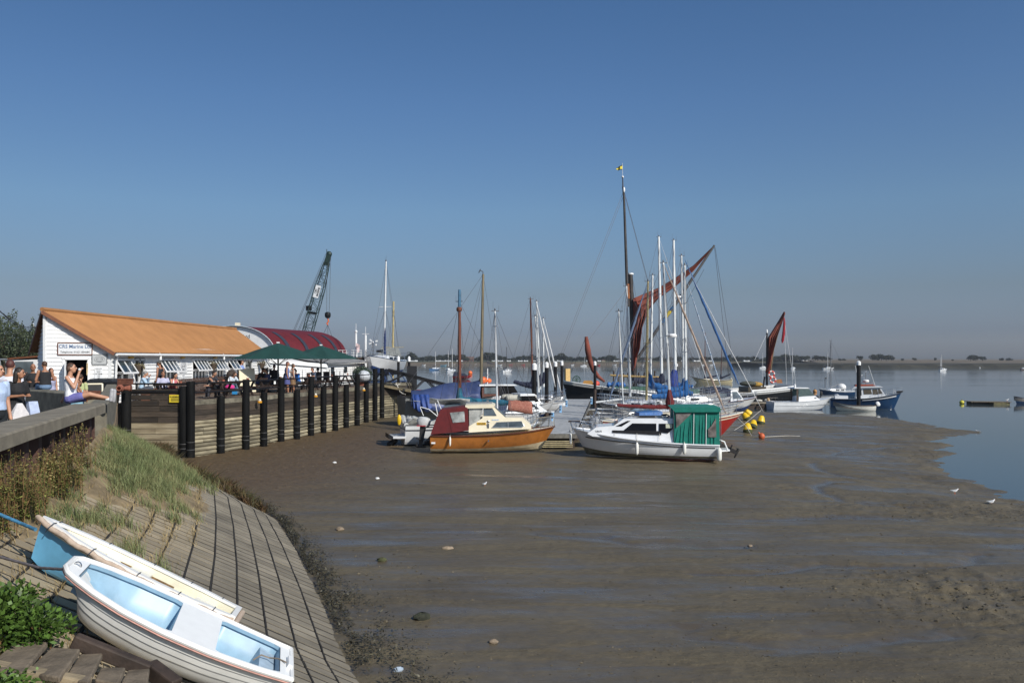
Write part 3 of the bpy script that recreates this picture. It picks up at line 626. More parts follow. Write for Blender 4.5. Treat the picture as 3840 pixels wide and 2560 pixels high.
# ---- lamps and baskets on the long wall
for i,px in enumerate((578,814)):
    y=dY(px); x=wallx(y); o=thing('wall_lamp',(x,y,4.35),['white swan-neck lamp on the cafe wall above the man in the cap','white swan-neck lamp on the cafe wall above the far window pair'][i],'lamp','swan-neck lamps on the cafe wall')
    m=MB(); m.tube([(x,y,4.22),(x+.15,y,4.42),(x+.3,y,4.45),(x+.36,y,4.34)],.014,6); m.build('bracket',white,o,world=True)
    m=MB(); m.lathe([(.03,4.36),(.05,4.3),(.06,4.12),(.05,4.08)],(x+.36,y,0),10); m.build('shade',white,o,world=True)
for i,px in enumerate((484,675,794)):
    y=dY(px)+.1; x=wallx(y); o=thing('flood_lamp',(x,y,4.2),['yellow-fronted bulkhead lamp over the first cafe window','yellow-fronted bulkhead lamp over the oval-crest board','yellow-fronted bulkhead lamp near the second hanging basket'][i],'lamp','bulkhead lamps on the cafe wall')
    m=MB(); m.box((x+.12,y,4.30),(.14,.2,.12)); m.build('housing',white,o,world=True); m=MB(); m.box((x+.13,y,4.20),(.16,.22,.09)); m.build('lens',M('amber_lens',(.65,.38,.03),.4),o,world=True)
bask=M('coir_basket',(.085,.06,.04),.95,var=.4,scale=15,bump=1,bscale=40); leafd=M('dry_leaf',(.09,.075,.035),.8,var=.5,scale=9)
for i,px in enumerate((502,775,957)):
    y=dY(px); x=wallx(y)+.32; o=thing('hanging_basket',(x,y,3.5),['withered hanging basket in front of the first cafe door','dark hanging basket between the two middle windows','brown cone hanging basket right of the far doorway'][i],'basket','hanging baskets on the cafe wall')
    m=MB(); m.lathe([(.01,3.32),(.12,3.55),(.21,3.82),(.17,3.86)],(x,y,0),12); m.build('cone',bask,o,world=True)
    m=MB(); m.tube([(x-.32,y,4.15),(x,y,4.22),(x,y,3.85)],.008,5); m.build('hook',black,o,world=True)
    m=MB()
    for k in range(70):
        p=Vector((x+R.gauss(0,.13),y+R.gauss(0,.13),3.85+R.uniform(-.12,.12))); q=Vector((R.uniform(-1,1),R.uniform(-1,1),R.uniform(-1,.6)))*.07; s_=q.orthogonal()*.5; m.add([p,p+q+s_,p+q*2,p+q-s_],[(0,1,2,3)])
    m.build('foliage',leafd,o,world=True,smooth=0)
# ================================================================== red barrel-roofed shed, extension, balcony
barn=thing('boat_shed',(-20,60,GZ),'white boat shed with dark red barrel-vaulted corrugated roof','building')
b0=Vector((-20.4,60)); b1=Vector((-17.8,72)); ax=(b1-b0).normalized(); rt=Vector((ax.y,-ax.x)); BW=3.5; BZ=4.05; BR=2.48
def arch(u,a,e=0): p=b0.lerp(b1,u)+rt*((BW+e)*math.cos(a)); return Vector((p.x,p.y,BZ+(BR+e)*math.sin(a)**.85 if math.sin(a)>0 else BZ))
redr=M('red_roof',(.135,.017,.016),.33,var=.15,scale=1,spec=.6)
m=MB(); N=96; rows=[]
for i in range(N*2+1): rows.append([arch(-.012+1.024*i/(N*2),PI*j/28,.012*(1 if i%2 else -1)) for j in range(29)])
m.loft(rows,0,False,False,closed=False); m.build('barrel_roof',redr,barn,world=True,smooth=50)
m=MB()
for u in (0,1):
    m.add([arch(u,PI*j/28,-.05) for j in range(29)]+[Vector((*(b0.lerp(b1,u)-rt*BW),GZ)),Vector((*(b0.lerp(b1,u)+rt*BW),GZ))],[tuple(range(31))])
for sgn in (1,-1):
    p,q=b0+rt*BW*sgn*.98,b1+rt*BW*sgn*.98; m.add([(p.x,p.y,GZ),(q.x,q.y,GZ),(q.x,q.y,BZ+.1),(p.x,p.y,BZ+.1)],[(0,1,2,3)])
m.build('wall',white,barn,world=True,smooth=0)
m=MB(); m.tube([arch(-.015,PI*j/28,.02) for j in range(29)],.03,6); m.build('arch_trim',M('pale_blue_trim',(.45,.52,.56),.5),barn,world=True)
for u in (.14,.38,.62,.82):
    m=MB(); m.loft([[arch(u+du,PI*(.08+.22*j/8),.035) for j in range(9)] for du in (0,.045)],0,False,False,closed=False); m.build('skylight',M('skylight',(.035,.04,.055),.5,var=.2,spec=.3),barn,world=True)
pp=arch(-.02,PI*.36,-.55); text('Ltd',.42,M('sign_dark',(.05,.05,.06),.6),barn,frame4(pp+Vector((*(-ax*.12),-.1)),(*rt,0),(0,0,1)))
m=MB(); pt=arch(0,PI*.47,.12); m.box(pt,(.3,.3,.25)); m.build('vent',cream,barn,world=True)
ext=thing('extension',(-13.6,60,GZ),'low white weatherboarded extension with grey corrugated lean-to roof beyond the parasols','building')
m=MB(); P0,P1,P2,P3=(-16.8,56.4),(-13.6,60.0),(-12.0,66.2),(-15.5,67.5)
wins=[(.10,.19,3.0,3.5),(.44,.53,3.05,3.55),(.78,.86,3.1,3.6)]
clap(m,P0,P1,GZ,lambda u:3.85-.3*u); clap(m,P1,P2,GZ,lambda u:3.78,holes=wins); m.add([(P2[0],P2[1],GZ),(P3[0],P3[1],GZ),(P3[0],P3[1],3.8),(P2[0],P2[1],3.8)],[(0,1,2,3)]); m.build('weatherboard_wall',wb,ext,world=True,smooth=0)
m=MB()
for h in wins:
    p=Vector(P1).lerp(Vector(P2),h[0]); q=Vector(P1).lerp(Vector(P2),h[1]); m.add([(p.x-.03,p.y+.03,h[2]),(q.x-.03,q.y+.03,h[2]),(q.x-.03,q.y+.03,h[3]),(p.x-.03,p.y+.03,h[3])],[(0,1,2,3)])
m.build('window',pane,ext,world=True)
m=MB(); corr(m,(-16.9,60.6,4.25),(-14.6,67.6,4.35),(-13.2,59.6,3.82),(-11.5,66.6,3.9)); m.build('lean_to_roof',M('grey_roof',(.24,.24,.24),.7,.2,var=.25,scale=2),ext,world=True)
m=MB(); m.beam((P0[0]+.1,P0[1]-.1,3.98),(P1[0]+.1,P1[1]-.1,3.62),.12,.26); m.beam((P1[0]+.25,P1[1]-.2,3.78),(P2[0]+.3,P2[1],3.86),.1,.14); m.build('fascia',white,ext,world=True)
m=MB(); m.add([(P0[0]-.1,P0[1],3.9),(P1[0],P1[1]+.05,3.6),(-16.9,60.6,4.25)],[(0,1,2)]); m.build('soffit',white,ext,world=True,smooth=0)
bal=thing('balcony',(-13,70,GZ),'white railed balcony on dark beams beyond the red roof','balcony')
m=MB(); m.box((-13.6,70.3,4.15),(2.4,1.6,.25)); m.box((-12.55,69.6,3.2),(.15,.15,2)); m.box((-14.7,70.9,3.2),(.15,.15,2)); m.build('deck',dwood,bal,world=True)
m=MB()
for x in np.linspace(-14.7,-12.5,8): m.tube([(x,69.55,4.25),(x,69.55,4.85)],.02,5)
for z in (4.45,4.65,4.85): m.tube([(-14.75,69.55,z),(-12.5,69.55,z),(-12.5,71.1,z)],.022,5)
m.build('railing',white,bal,world=True)
for i,(px,yt,yb,D) in enumerate(((1335,1243,1345,70.5),(1371,1256,1400,69.3))):
    p=W(px,yt,D); q=W(px,yb,D); o=thing('flag_pole',(p.x,p.y,q.z),['white pole with spiked top standing behind the balcony rail','white pole with crossarm at the right corner of the balcony'][i],'pole')
    m=MB(); m.tube([q,p],.09,8); m.tube([p,p+Vector((0,0,.7))],.02,5); m.tube([p+Vector((-.3,0,.1)),p+Vector((.3,0,.1))],.02,5) if i else m.ell(p,.13); m.build('pole',white,o,world=True)
m=MB(); p=W(1343,1298,70.4); q=W(1335,1285,70.4); 
o=m.add([q,q+Vector((.32,.1,-.2)),q+Vector((.28,.05,-.75)),q+Vector((.1,0,-.95)),q+Vector((0.02,0,-.5))],[(0,1,2,3,4)]).build('limp_flag',M('pale_flag',(.6,.45,.45),.8,var=.4,scale=3)); tag(o,'limp pale ensign hanging from the balcony pole','flag')
# ================================================================== crane
cr_=thing('crane',(-24.5,90,GZ),'dark green lattice boom crane behind the red roofed shed','crane')
crm=M('crane_paint',(.012,.03,.025),.5,var=.3,scale=3)
bA,bT=W(1118,1375,90),W(1226,985,90); hd=W(1234,953,90)
axj=(bT-bA).normalized(); sx=Vector((axj.z,0,-axj.x)); sy=Vector((0,1,0))
m=MB(); N=16
def cw(u): return .5*min(1,.35+u*3)*(1 if u<.75 else 1-(u-.75)*1.9)
cor=lambda u,a,b_:bA.lerp(bT,u)+sx*cw(u)*a*.95+sy*cw(u)*b_
for a,b_ in ((-1,-1),(1,-1),(1,1),(-1,1)): m.tube([cor(u/N,a,b_) for u in range(N+1)],.05,5)
for k in range(N):
    u0,u1=k/N,(k+1)/N
    for (a,b_,c,d_) in ((-1,-1,1,-1),(-1,1,1,1),(-1,-1,-1,1),(1,-1,1,1)):
        if k%2: a,b_,c,d_=c,d_,a,b_
        m.tube([cor(u0,a,b_),cor(u1,c,d_)],.03,4)
        m.tube([cor(u1,a,b_),cor(u1,c,d_)],.022,4)
q=m.build('lattice_jib',crm,cr_,world=True)
m=MB(); m.beam(bT-axj*.3,hd,.42,.5); m.ell(hd,(.33,.25,.33)); m.tube([hd+Vector((-.25,0,.15)),hd+Vector((-.25,0,.55))],.04); m.build('jib_head',crm,cr_,world=True)
m=MB(); cb=bA.lerp(bT,.5); m.box(W(1158,1155,90),(.55,.5,.5)); m.beam(W(1152,1170,90),W(1188,1176,90),.15,.25); m.build('winch_box',black,cr_,world=True)
m=MB(); b0_=W(1060,1340,91)
for e_ in (-.25,.25): m.tube([hd+Vector((-.3,e_,0)),b0_+Vector((0,e_,0))],.022,4); m.tube([bT+Vector((-.35,e_,-1)),b0_+Vector((.5,e_,0))],.018,4)
m.tube([bT,W(1225,1180,89.6)],.024,4); m.tube([hd+Vector((.2,0,0)),W(1234,1180,89.6)],.024,4); m.build('cable',rigm,cr_,world=True)
m=MB(); hk=W(1229,1184,89.6); m.lathe([(.12,.42),(.3,.33),(.33,.2),(.32,-.08),(.2,-.25)],hk,14); m.build('hook_block',black,cr_,world=True)
m=MB(); m.tube([hk+Vector((0,0,-.25)),hk+Vector((.08,0,-.6)),hk+Vector((-.1,0,-.85)),hk+Vector((.05,0,-1))],.08,7); m.build('hook',org,cr_,world=True)
m=MB()
for px,py in ((1208,1262),(1230,1270),(1256,1290)): m.tube([hk+Vector((0,0,-1)),W(px,py,89.6)],.025,4)
m.build('sling',rigm,cr_,world=True)
sc_=W(1189,1093,89.4); m=MB(); hx=axj*.68; hy=Vector((axj.z,0,-axj.x))*-.29
m.prism([sc_-hx-hy,sc_-hx+hy,sc_+hx+hy,sc_+hx-hy],(0,-.04,0)); q=m.build('name_panel',signw,cr_,world=True)
up_=-hy.normalized()*-1
text('CRS',.30,blk,cr_,frame4(sc_+Vector((0,-.06,0))+up_*.12,axj,up_),name='panel_lettering'); text('MARINE',.29,blk,cr_,frame4(sc_+Vector((0,-.06,0))-up_*.14,axj,up_),name='panel_lettering',spx=.95)
m=MB(); m.box((-24.3,91,3.3),(3.2,4,1.6)); m.box((-23.4,89.7,3.9),(1.2,1.4,1.6)); m.build('cab',crm,cr_,world=True); m=MB(); m.box((-25.2,91,2.45),(.7,4.6,.6)); m.box((-22.9,91,2.45),(.7,4.6,.6)); m.build('track',black,cr_,world=True)
# ================================================================== parasols, tables, terrace things
for i,(px,D,w_,zt) in enumerate(((1043,46.5,5.0,2.25),(1204,53.5,4.95,2.25))):
    c=W(px,0,D); ya=(1286,1295)[i]; za=H-(ya-HOR)*D/F; ze=H-(1345-HOR)*D/F
    o=thing('parasol',(c.x,c.y,2.25),['large dark green parasol on a grey pole, the nearer of the pair on the terrace','large dark green parasol on a grey pole, the farther of the pair on the terrace'][i],'parasol','green parasols on the terrace')
    m=MB(); a0=.32+.1*i; ringv=[]; V=[Vector((c.x,c.y,za))]
    n8=8; apex=V[0]; rim=[]; mid=[]
    for k in range(n8):
        a=a0+2*PI*k/n8; rim.append(Vector((c.x+w_/2*math.cos(a),c.y+w_/2*math.sin(a),ze))); mid.append(Vector((c.x+w_/4*math.cos(a),c.y+w_/4*math.sin(a),ze+(za-ze)*.5+.03)))
    Vv=[apex]+mid+rim; Fc=[]
    for k in range(n8):
        j=(k+1)%n8; mm_=(mid[k]+mid[j])/2-Vector((0,0,.04)); rr_=(rim[k]+rim[j])/2; rr_=rr_+(Vector((c.x,c.y,ze))-rr_)*.06; b_=len(Vv); Vv+=[mm_,rr_]
        Fc+=[(0,1+k,b_),(0,b_,1+j),(1+k,1+n8+k,b_+1,b_),(b_,b_+1,1+n8+j,1+j)]
    m.add(Vv,Fc); cn=m.build('canopy',dgreen,o,world=True,smooth=0); md=cn.modifiers.new('thickness','SOLIDIFY'); md.thickness=.012
    m=MB(); m.tube([(c.x,c.y,2.2),(c.x,c.y,za)],.05,10); m.build('pole',M('grey_pole',(.28,.29,.29),.45,.3),o,world=True)
    m=MB(); m.box((c.x,c.y,za+.03),(.14,.14,.07)); m.build('finial',white,o,world=True)
    m=MB()
    for k in range(n8): m.tube([(c.x,c.y,ze-.35),mid[k]-Vector((0,0,.05))],.015,5); m.tube([apex-Vector((0,0,.08)),rim[k]-Vector((0,0,.02))],.012,5)
    m.build('ribs',M('rib_grey',(.3,.3,.3),.5),o,world=True)
tabm=M('terrace_table',(.035,.022,.016),.55,var=.4,scale=5,stretch=(1,6,1))
def table(x,y,rz,lab,L=1.6):
    o=thing('picnic_table',(x,y,2.25),lab,'table','dark wooden tables on the terrace',rz)
    m=MB(); 
    for k in range(5): m.box((0,-.3+.15*k,.74),(L,.14,.04))
    m.build('tabletop',tabm,o)
    for s_ in (-1,1): m=MB(); m.box((0,s_*.7,.44),(L,.26,.04)); m.build('bench',tabm,o)
    for s_ in (-1,1): m=MB(); m.beam((s_*L*.38,-.55,0),(s_*L*.38,-.2,.72),.07,.09); m.beam((s_*L*.38,.55,0),(s_*L*.38,.2,.72),.07,.09); m.beam((s_*L*.38,-.75,.4),(s_*L*.38,.75,.4),.07,.09); m.build('trestle',tabm,o)
    return o
TB=[(-14.9,36.4,.1,'dark wooden table behind the front timber panel'),(-13.7,39.2,1.2,'dark wooden table where the dark-haired reader sits'),(-13.6,42.6,1.3,'dark wooden table below the baby buggy group'),(-12.9,45.6,1.3,'dark wooden table under the nearer parasol'),(-12.4,49.2,1.4,'dark wooden table beside the woman in the blue dress'),(-11.9,53.0,1.4,'dark wooden table under the farther parasol'),(-11.4,56,1.5,'dark wooden table at the far end of the terrace')]
for a in TB: table(*a)
def bottle(x,y,z,kind,lab,grp):
    m=MB()
    if kind==0: m.lathe([(.035,0),(.035,.12),(.012,.17),(.012,.22)],(x,y,z),8); mt=white
    elif kind==1: m.lathe([(.06,0),(.075,.14),(.07,.14),(.05,.02)],(x,y,z),10); mt=terra
    else: m.lathe([(.10,0),(.12,.02),(.11,.02)],(x,y,z),12); mt=white
    return tag(m.build(('sauce_bottle','flower_pot','plate')[kind],mt),lab,('bottle','pot','plate')[kind],grp)
for i,(x,y,rz,l_) in enumerate(TB):
    w3=l_.replace('dark wooden table','table')
    for k in range(3):
        a=R.uniform(-.55,.55); xx=x+a*math.cos(rz)+.1*math.sin(rz); yy=y+a*math.sin(rz)
        bottle(xx,yy,3.01,k,('white sauce bottle on the ','terracotta cutlery pot on the ','white plate on the ')[k]+w3,('sauce bottles on the terrace tables','terracotta pots on the terrace tables','plates on the terrace tables')[k])
# brick planter wall and pickets below the cafe wall
pk=thing('picket_fence',(-16.3,40,2.25),'low dark picket fence along the foot of the cafe wall','fence')
m=MB()
for y in np.arange(37.5,53,.16): m.box((-16.35,y,2.7),(.03,.07,.9))
m.build('pickets',M('fence_stain',(.06,.03,.02),.8,var=.3),pk,world=True); m=MB(); m.box((-16.38,45.2,2.95),(.04,15.6,.07)); m.box((-16.38,45.2,2.45),(.04,15.6,.07)); m.build('rail',dwood,pk,world=True)
brk_=M('brick_wall',(.30,.10,.05),.9,var=.25,scale=12); m=MB()
for r_ in range(7):
    for k in range(16): m.box((-16.25,36.1+.23*k+(r_%2)*.115,2.29+.078*r_),(.11,.218,.068))
bw=m.build('brick_planter',brk_); tag(bw,'low red brick wall in front of the cafe behind the terrace people','wall')
# chalk board, wheelie bin, terracotta chimney pots by the path
ab=thing('chalkboard',(-15.1,29.4,2.2),'black chalk A-board with white frame by the cafe path','sign',rz=.5)
m=MB(); m.prism([(-.33,-.16,0),(.33,-.16,0),(.33,.02,1.0),(-.33,.02,1.0)],(0,.03,0)); m.build('slate',black,ab)
m=MB(); m.beam((-.36,-.17,0),(-.36,.03,1.04),.05,.05); m.beam((.36,-.17,0),(.36,.03,1.04),.05,.05); m.beam((-.36,.3,0),(-.36,.04,1.04),.05,.05); m.beam((.36,.3,0),(.36,.04,1.04),.05,.05); m.beam((-.36,.03,1.04),(.36,.03,1.04),.05,.05); m.build('frame',cream,ab)
Ma=RM[ab.name]@Matrix(((1,0,0,0),(0,.17,-.98,-.1),(0,.98,.17,.75),(0,0,0,1)))
for k,tx in enumerate(('Luxury','Ice-Cream','Special')): text(tx,.15,M('chalk',(.6,.6,.35),.8),ab,Ma@Matrix.Translation((0,-.17*k,.012)),spx=.8)
bn=thing('wheelie_bin',(-17.0,34.2,2.2),'black wheelie bin with domed lid beside the cafe path','bin')
m=MB(); m.loft([[(-.4,-.35,0),(.4,-.35,0),(.4,.35,0),(-.4,.35,0)],[(-.5,-.42,.95),(.5,-.42,.95),(.5,.42,.95),(-.5,.42,.95)]]); m.build('body',M('bin_plastic',(.02,.022,.025),.4),bn)
m=MB(); m.loft([[(-.55,-.47,.95),(.55,-.47,.95),(.55,.47,.95),(-.55,.47,.95)],[(-.55,-.47,1.02),(.55,-.47,1.02),(.55,.47,1.02),(-.55,.47,1.02)],[(-.4,-.36,1.12),(.4,-.36,1.12),(.4,.36,1.12),(-.4,.36,1.12)]]); m.build('lid',M('bin_plastic',(.02,.022,.025)),bn)
def chim(loc,rot,lab,s_=1):
    o=thing('iron_pot',loc,lab,'pot','rusty pots on the wall',rot=rot); m=MB(); m.lathe([(.30*s_,0),(.33*s_,.05),(.27*s_,.1),(.22*s_,.6*s_),(.16*s_,.6*s_),(.2*s_,.1)],(0,0,0),18); m.build('pot',terra,o)
    m=MB(); m.lathe([(.26*s_,.03),(.34*s_,0),(.34*s_,-.03),(.25*s_,-.05)],(0,0,0),18); m.build('rim',rust,o); return o
p=W(450,1455,30.5); chim((p.x,p.y,p.z),(PI/2,0,.3),'round rusty pot lying on its side with its mouth facing the water',.42); p=W(490,1455,31.5); chim((p.x,p.y,p.z),(PI/2,0,-1.2),'smaller rusty pot lying half hidden behind the black post',.36)
m=MB(); p=W(470,1432,33); m.box((p.x,p.y,p.z),(.46,.4,.22)); m.box((p.x,p.y,p.z+.12),(.5,.44,.03)); o=m.build('rusty_tank',rust); tag(o,'square rusty tank standing behind the rusty pots','tank')
m=MB(); p=W(425,1476,27.5); m.box((p.x,p.y,p.z),(.42,.2,.06)); m.box((p.x-.7,p.y,p.z+.05),(.5,.1,.1)); o=m.build('iron_offcut',rust); tag(o,'flat rusty iron offcuts lying on the flood wall','scrap')
# menu board and buggy on the terrace
mbx=thing('menu_easel',(-14.6,45.0,2.25),'cream menu board leaning open on the terrace','sign'); m=MB(); m.prism([(-14.9,44.8,2.3),(-14.3,45.7,2.3),(-14.42,45.8,3.62),(-14.98,44.9,3.55)],(.03,-.02,0)); m.build('panel',cream,mbx,world=True)
m=MB(); m.beam((-14.6,45.4,2.25),(-14.75,45.4,3.5),.04,.04); m.build('leg',dwood,mbx,world=True)
# orange lanterns hung along the quay
for i,(px,py,D) in enumerate(((974,1503,38.0),(1184,1482,44.2),(1364,1460,51.8))):
    p=W(px,py,D); o=thing('buoy_light',p,['small orange-bottomed lantern hung on the quay between the short and tall piles nearest','small orange-bottomed lantern hung halfway along the timber quay','small orange-bottomed lantern hung near the far end of the timber quay'][i],'lantern','lanterns hung on the quay')
    m=MB(); m.lathe([(.02,-.1),(.10,-.09),(.11,-.02),(.08,0)],p,12); m.build('base',M('lantern_orange',(.65,.30,.02),.4),o,world=True); m=MB(); m.lathe([(.075,0),(.07,.08),(.03,.13)],p,12); m.build('globe',M('lantern_globe',(.6,.55,.45),.15,trans=.3),o,world=True); m=MB(); m.tube([p+Vector((0,0,.12)),p+Vector((-.03,.03,.85))],.008,4); m.build('cord',black,o,world=True)
# mesh fence beyond the terrace end, railings at the far left
ff=thing('wire_fence',(-13,58,2.2),'thin wire mesh fence in front of the white extension','fence'); m=MB()
fp=[(-15.6,57.2),(-13,58.3),(-10.6,61.5)]
for a,b_ in zip(fp[:-1],fp[1:]):
    for k in range(13): q=Vector(a).lerp(Vector(b_),k/12); m.tube([(q.x,q.y,2.2),(q.x,q.y,3.35)],.008 if k%4 else .025,4)
    for z in np.linspace(2.3,3.35,8): m.tube([(*a,z),(*b_,z)],.006,4)
m.build('mesh_panel',rigm,ff,world=True)
gr=thing('railing',(-32,44,2.2),'grey metal railing between the left trees and the promenade','railing'); m=MB()
for z in (2.4,4.1): m.tube([(-34,47,z),(-25.2,44,z)],.05,6)
for k in range(22): q=Vector((-34,47,0)).lerp(Vector((-25.2,44,0)),k/21); m.tube([(q.x,q.y,2.2),(q.x,q.y,4.1)],.02 if k%7 else .05,5)
m.build('bars',M('grey_rail',(.35,.36,.37),.5,.3),gr,world=True)
m=MB(); m.ell((-10.5,58,2.9),(.85,.9,.7),14,10); sh=thing('potted_shrub',(-10.5,58,2.2),'dark rounded shrub in a pot at the end of the terrace','shrub'); m=MB()
for k in range(900):
    v=Vector((R.gauss(0,1),R.gauss(0,1),R.gauss(0,1))).normalized(); p=Vector((-10.6,57.8,2.95))+Vector((v.x*.7,v.y*.75,v.z*.62))*R.uniform(.6,1.05); q=Vector((R.uniform(-1,1),R.uniform(-1,1),R.uniform(-.3,1)))*.06; s_=q.orthogonal()*.6; m.add([p,p+q+s_,p+q*2,p+q-s_],[(0,1,2,3)])
m.build('foliage',M('shrub_leaf',(.022,.04,.018),.7,var=.5,scale=3,attr=.4),sh,world=True,smooth=0); m=MB(); m.lathe([(.3,2.2),(.4,2.55),(.36,2.55)],(-10.6,57.8,0),12); m.build('pot',terra,sh,world=True)
m=MB(); p=W(1365,1410,57.5); m.ell(p,(.45,.5,.42),16,10); o=m.build('covered_dinghy',M('pale_cover',(.5,.52,.55),.5,var=.3,scale=4,bump=.4,bscale=6)); tag(o,'pale rounded covered tender upturned beside the terrace shrub','boat')
# ================================================================== people
haird=M('hair_dark',(.018,.012,.009),.6,var=.3,scale=20); hairb=M('hair_brown',(.06,.03,.016),.6,var=.3,scale=20); hairg=M('hair_grey',(.24,.23,.22),.6,var=.3,scale=20); hairr=M('hair_auburn',(.085,.028,.022),.6,var=.3,scale=20)
eyem=M('eye_dark',(.01,.008,.007),.3); lipm=M('lips',(.30,.10,.08),.5); train=M('trainer_white',(.40,.40,.42),.6,var=.2,scale=20); shoed=M('shoe_dark',(.02,.018,.017),.5)
def person(loc,rz,label,pose='stand',lean=0,arms=('down','down'),shirt=((.5,.5,.5),'short'),legs=((.05,.06,.1),'long'),hair=('hairb',.0),sk=skin,scale=1,turn=0,vox=.011,group=None,extra=None,cap=None,female=False):
    o=thing('person',loc,label,'person',group,rz); o.scale=(scale,)*3
    V=Vector; B=MB(); 
    if pose=='stand': hz=.92; kn=[V((s*.095,.02,.5)) for s in (-1,1)]; an=[V((-.10,-.03,.08)),V((.11,.06,.08))]
    elif pose=='sit': hz=.10; kn=[V((s*.12,.43,.12)) for s in (-1,1)]; an=[V((s*.12,.47,-.32)) for s in (-1,1)]
    else: hz=.10; kn=[V((-.09,.44,.13)),V((.10,.44,.20))]; an=[V((-.08,.86,.08)),V((.06,.85,.10))]
    hip=[V((s*.09,0,hz)) for s in (-1,1)]
    cl,sl=math.cos(lean),math.sin(lean)
    def T(x,y,z): return V((x,y*cl+z*sl,hz+z*cl-y*sl))    # torso space, z above hip
    fw=.86 if female else 1
    sh=[T(s*.185*fw,-.01,.49) for s in (-1,1)]; head=T(0,.03,.70)+V((0,.02,0)); neck=T(0,-.005,.54)
    RX=Matrix.Rotation(-lean,3,'X')
    def ring(z,rx,ry,yo=0,inf=0): return [T(rx*math.cos(a)+0,ry*math.sin(a)+yo,z)+V((inf*math.cos(a),inf*math.sin(a),0)) for a in [2*PI*k/16 for k in range(16)]]
    prof=[(-.10,.10,.085,0),(-.04,.165,.115,-.01),(.05,.165,.11,0),(.18,.135 if female else .15,.10,.0),(.33,.165*fw+.005,.115+(.015 if female else 0),.012),(.43,.17*fw,.10,.0),(.50,.10,.07,-.01),(.53,.055,.055,-.005)]
    B.loft([ring(*p) for p in prof])
    B.cap(neck-V((0,.0,.05)),head+RX@V((0,-.02,-.05)),.056,.052)
    tr=Matrix.Rotation(turn,3,'Z')
    HP=lambda x,y,z:head+tr@(RX@V((x,y,z)))
    B.ell(head,(.073,.092,.108),16,12,rot=tr@RX.to_3x3()); B.ell(HP(0,.025,-.055),(.055,.065,.06),12,8)     # skull, jaw
    B.cap(HP(0,.085,.02),HP(0,.105,-.018),.010,.016); 
    for s in (-1,1): B.ell(HP(s*.074,0,-.01),(.014,.022,.032),8,6)
    # legs
    for i in (0,1):
        B.cap(hip[i],kn[i],.088 if not female else .092,.06); B.cap(kn[i],an[i],.058,.04)
        ft=V((0,.15,-.05)) if pose!='legs' else V((.02,.05,.17)); B.cap(an[i]+(V((0,-.04,-.03)) if pose!='legs' else V((0,.03,-.02))),an[i]+ft,.04,.034)
    # arms and hands
    wr=[];el=[]
    for i,s in ((0,-1),(1,1)):
        S=sh[i]; k=arms[i]
        if k=='down': e=S+V((s*.05,-.02,-.28)); w_=e+V((s*.0,.06,-.24))
        elif k=='mouth': e=S+V((s*.04,.17,-.23)); w_=HP(s*.035,.16,-.13)
        elif k=='table': e=S+V((s*.07,.14,-.24)); w_=e+V((-s*.10,.22,.0))
        elif k=='hold': e=S+V((s*.08,.0,-.28)); w_=e+V((-s*.13,.2,.02))
        elif k=='back': e=S+V((s*.05,-.10,-.27)); w_=e+V((s*.02,-.11,-.20))
        elif k=='hip': e=S+V((s*.16,-.04,-.24)); w_=e+V((-s*.14,.10,-.16))
        else: e=S+V(k[0]); w_=e+V(k[1])
        el.append(e); wr.append(w_); B.cap(S,e,.052 if not female else .045,.040); B.cap(e,w_,.040,.028)
        d=(w_-e).normalized(); sd=d.orthogonal().normalized() if abs(d.z)>.9 else d.cross(V((0,0,1))).normalized(); nn=d.cross(sd)
        pm_=w_+d*.045; B.cap(w_,w_+d*.085,.026,.032)
        fr_=max(.0095,vox*.95); curl=V((0,0,-.02)) if abs(d.z)<.8 else V((0,.03,0))
        for f,(o_,ln) in enumerate(((-.030,.062),(-.010,.075),(.011,.070),(.031,.055))):
            b0_=w_+d*.085+sd*o_; m1=b0_+d*ln*.55+curl*.3; B.cap(b0_,m1,fr_,fr_*.95,n=7); B.cap(m1,m1+d*ln*.4+curl*.8,fr_*.95,fr_*.85,n=7)
        th0=w_+d*.03+sd*s*-.028; B.cap(th0,th0+d*.05+sd*s*-.025,fr_*1.1,fr_,n=7)
    def rem(ob,v): md=ob.modifiers.new('one_surface','REMESH'); md.mode='VOXEL'; md.voxel_size=v; md.use_smooth_shade=True; s_=ob.modifiers.new('soften','SMOOTH'); s_.iterations=3; s_.factor=.5; return ob
    rem(B.build('body',sk,o),vox)
    # clothes
    cs=MB(); cut=.0 if legs[1]!='dress' else -.04
    infl=.016
    cs.loft([ring(z,rx+infl,ry+infl,yo) for z,rx,ry,yo in prof[(1 if pose=='stand' else 1):6]]+[ring(.47,.125*fw+.03,.09)]+([ring(.51,.085,.07)] if shirt[1]!='none' else []))
    for i in (0,1):
        if shirt[1]=='short': cs.cap(sh[i]-V((0,0,.02)),sh[i].lerp(el[i],.68),.068,.058)
        elif shirt[1]=='long': cs.cap(sh[i]-V((0,0,.02)),el[i],.066,.052); cs.cap(el[i],el[i].lerp(wr[i],.92),.052,.042)
        else: cs.cap(sh[i].lerp(neck,.32)+V((0,0,-.03)),sh[i].lerp(neck,.30)+V((0,0,-.10)),.05,.05)
    rem(cs.build('shirt',cloth('%.2f_%.2f_%.2f'%shirt[0],shirt[0]),o),vox)
    ct=MB(); lm=cloth('%.2f_%.2f_%.2f'%legs[0],legs[0])
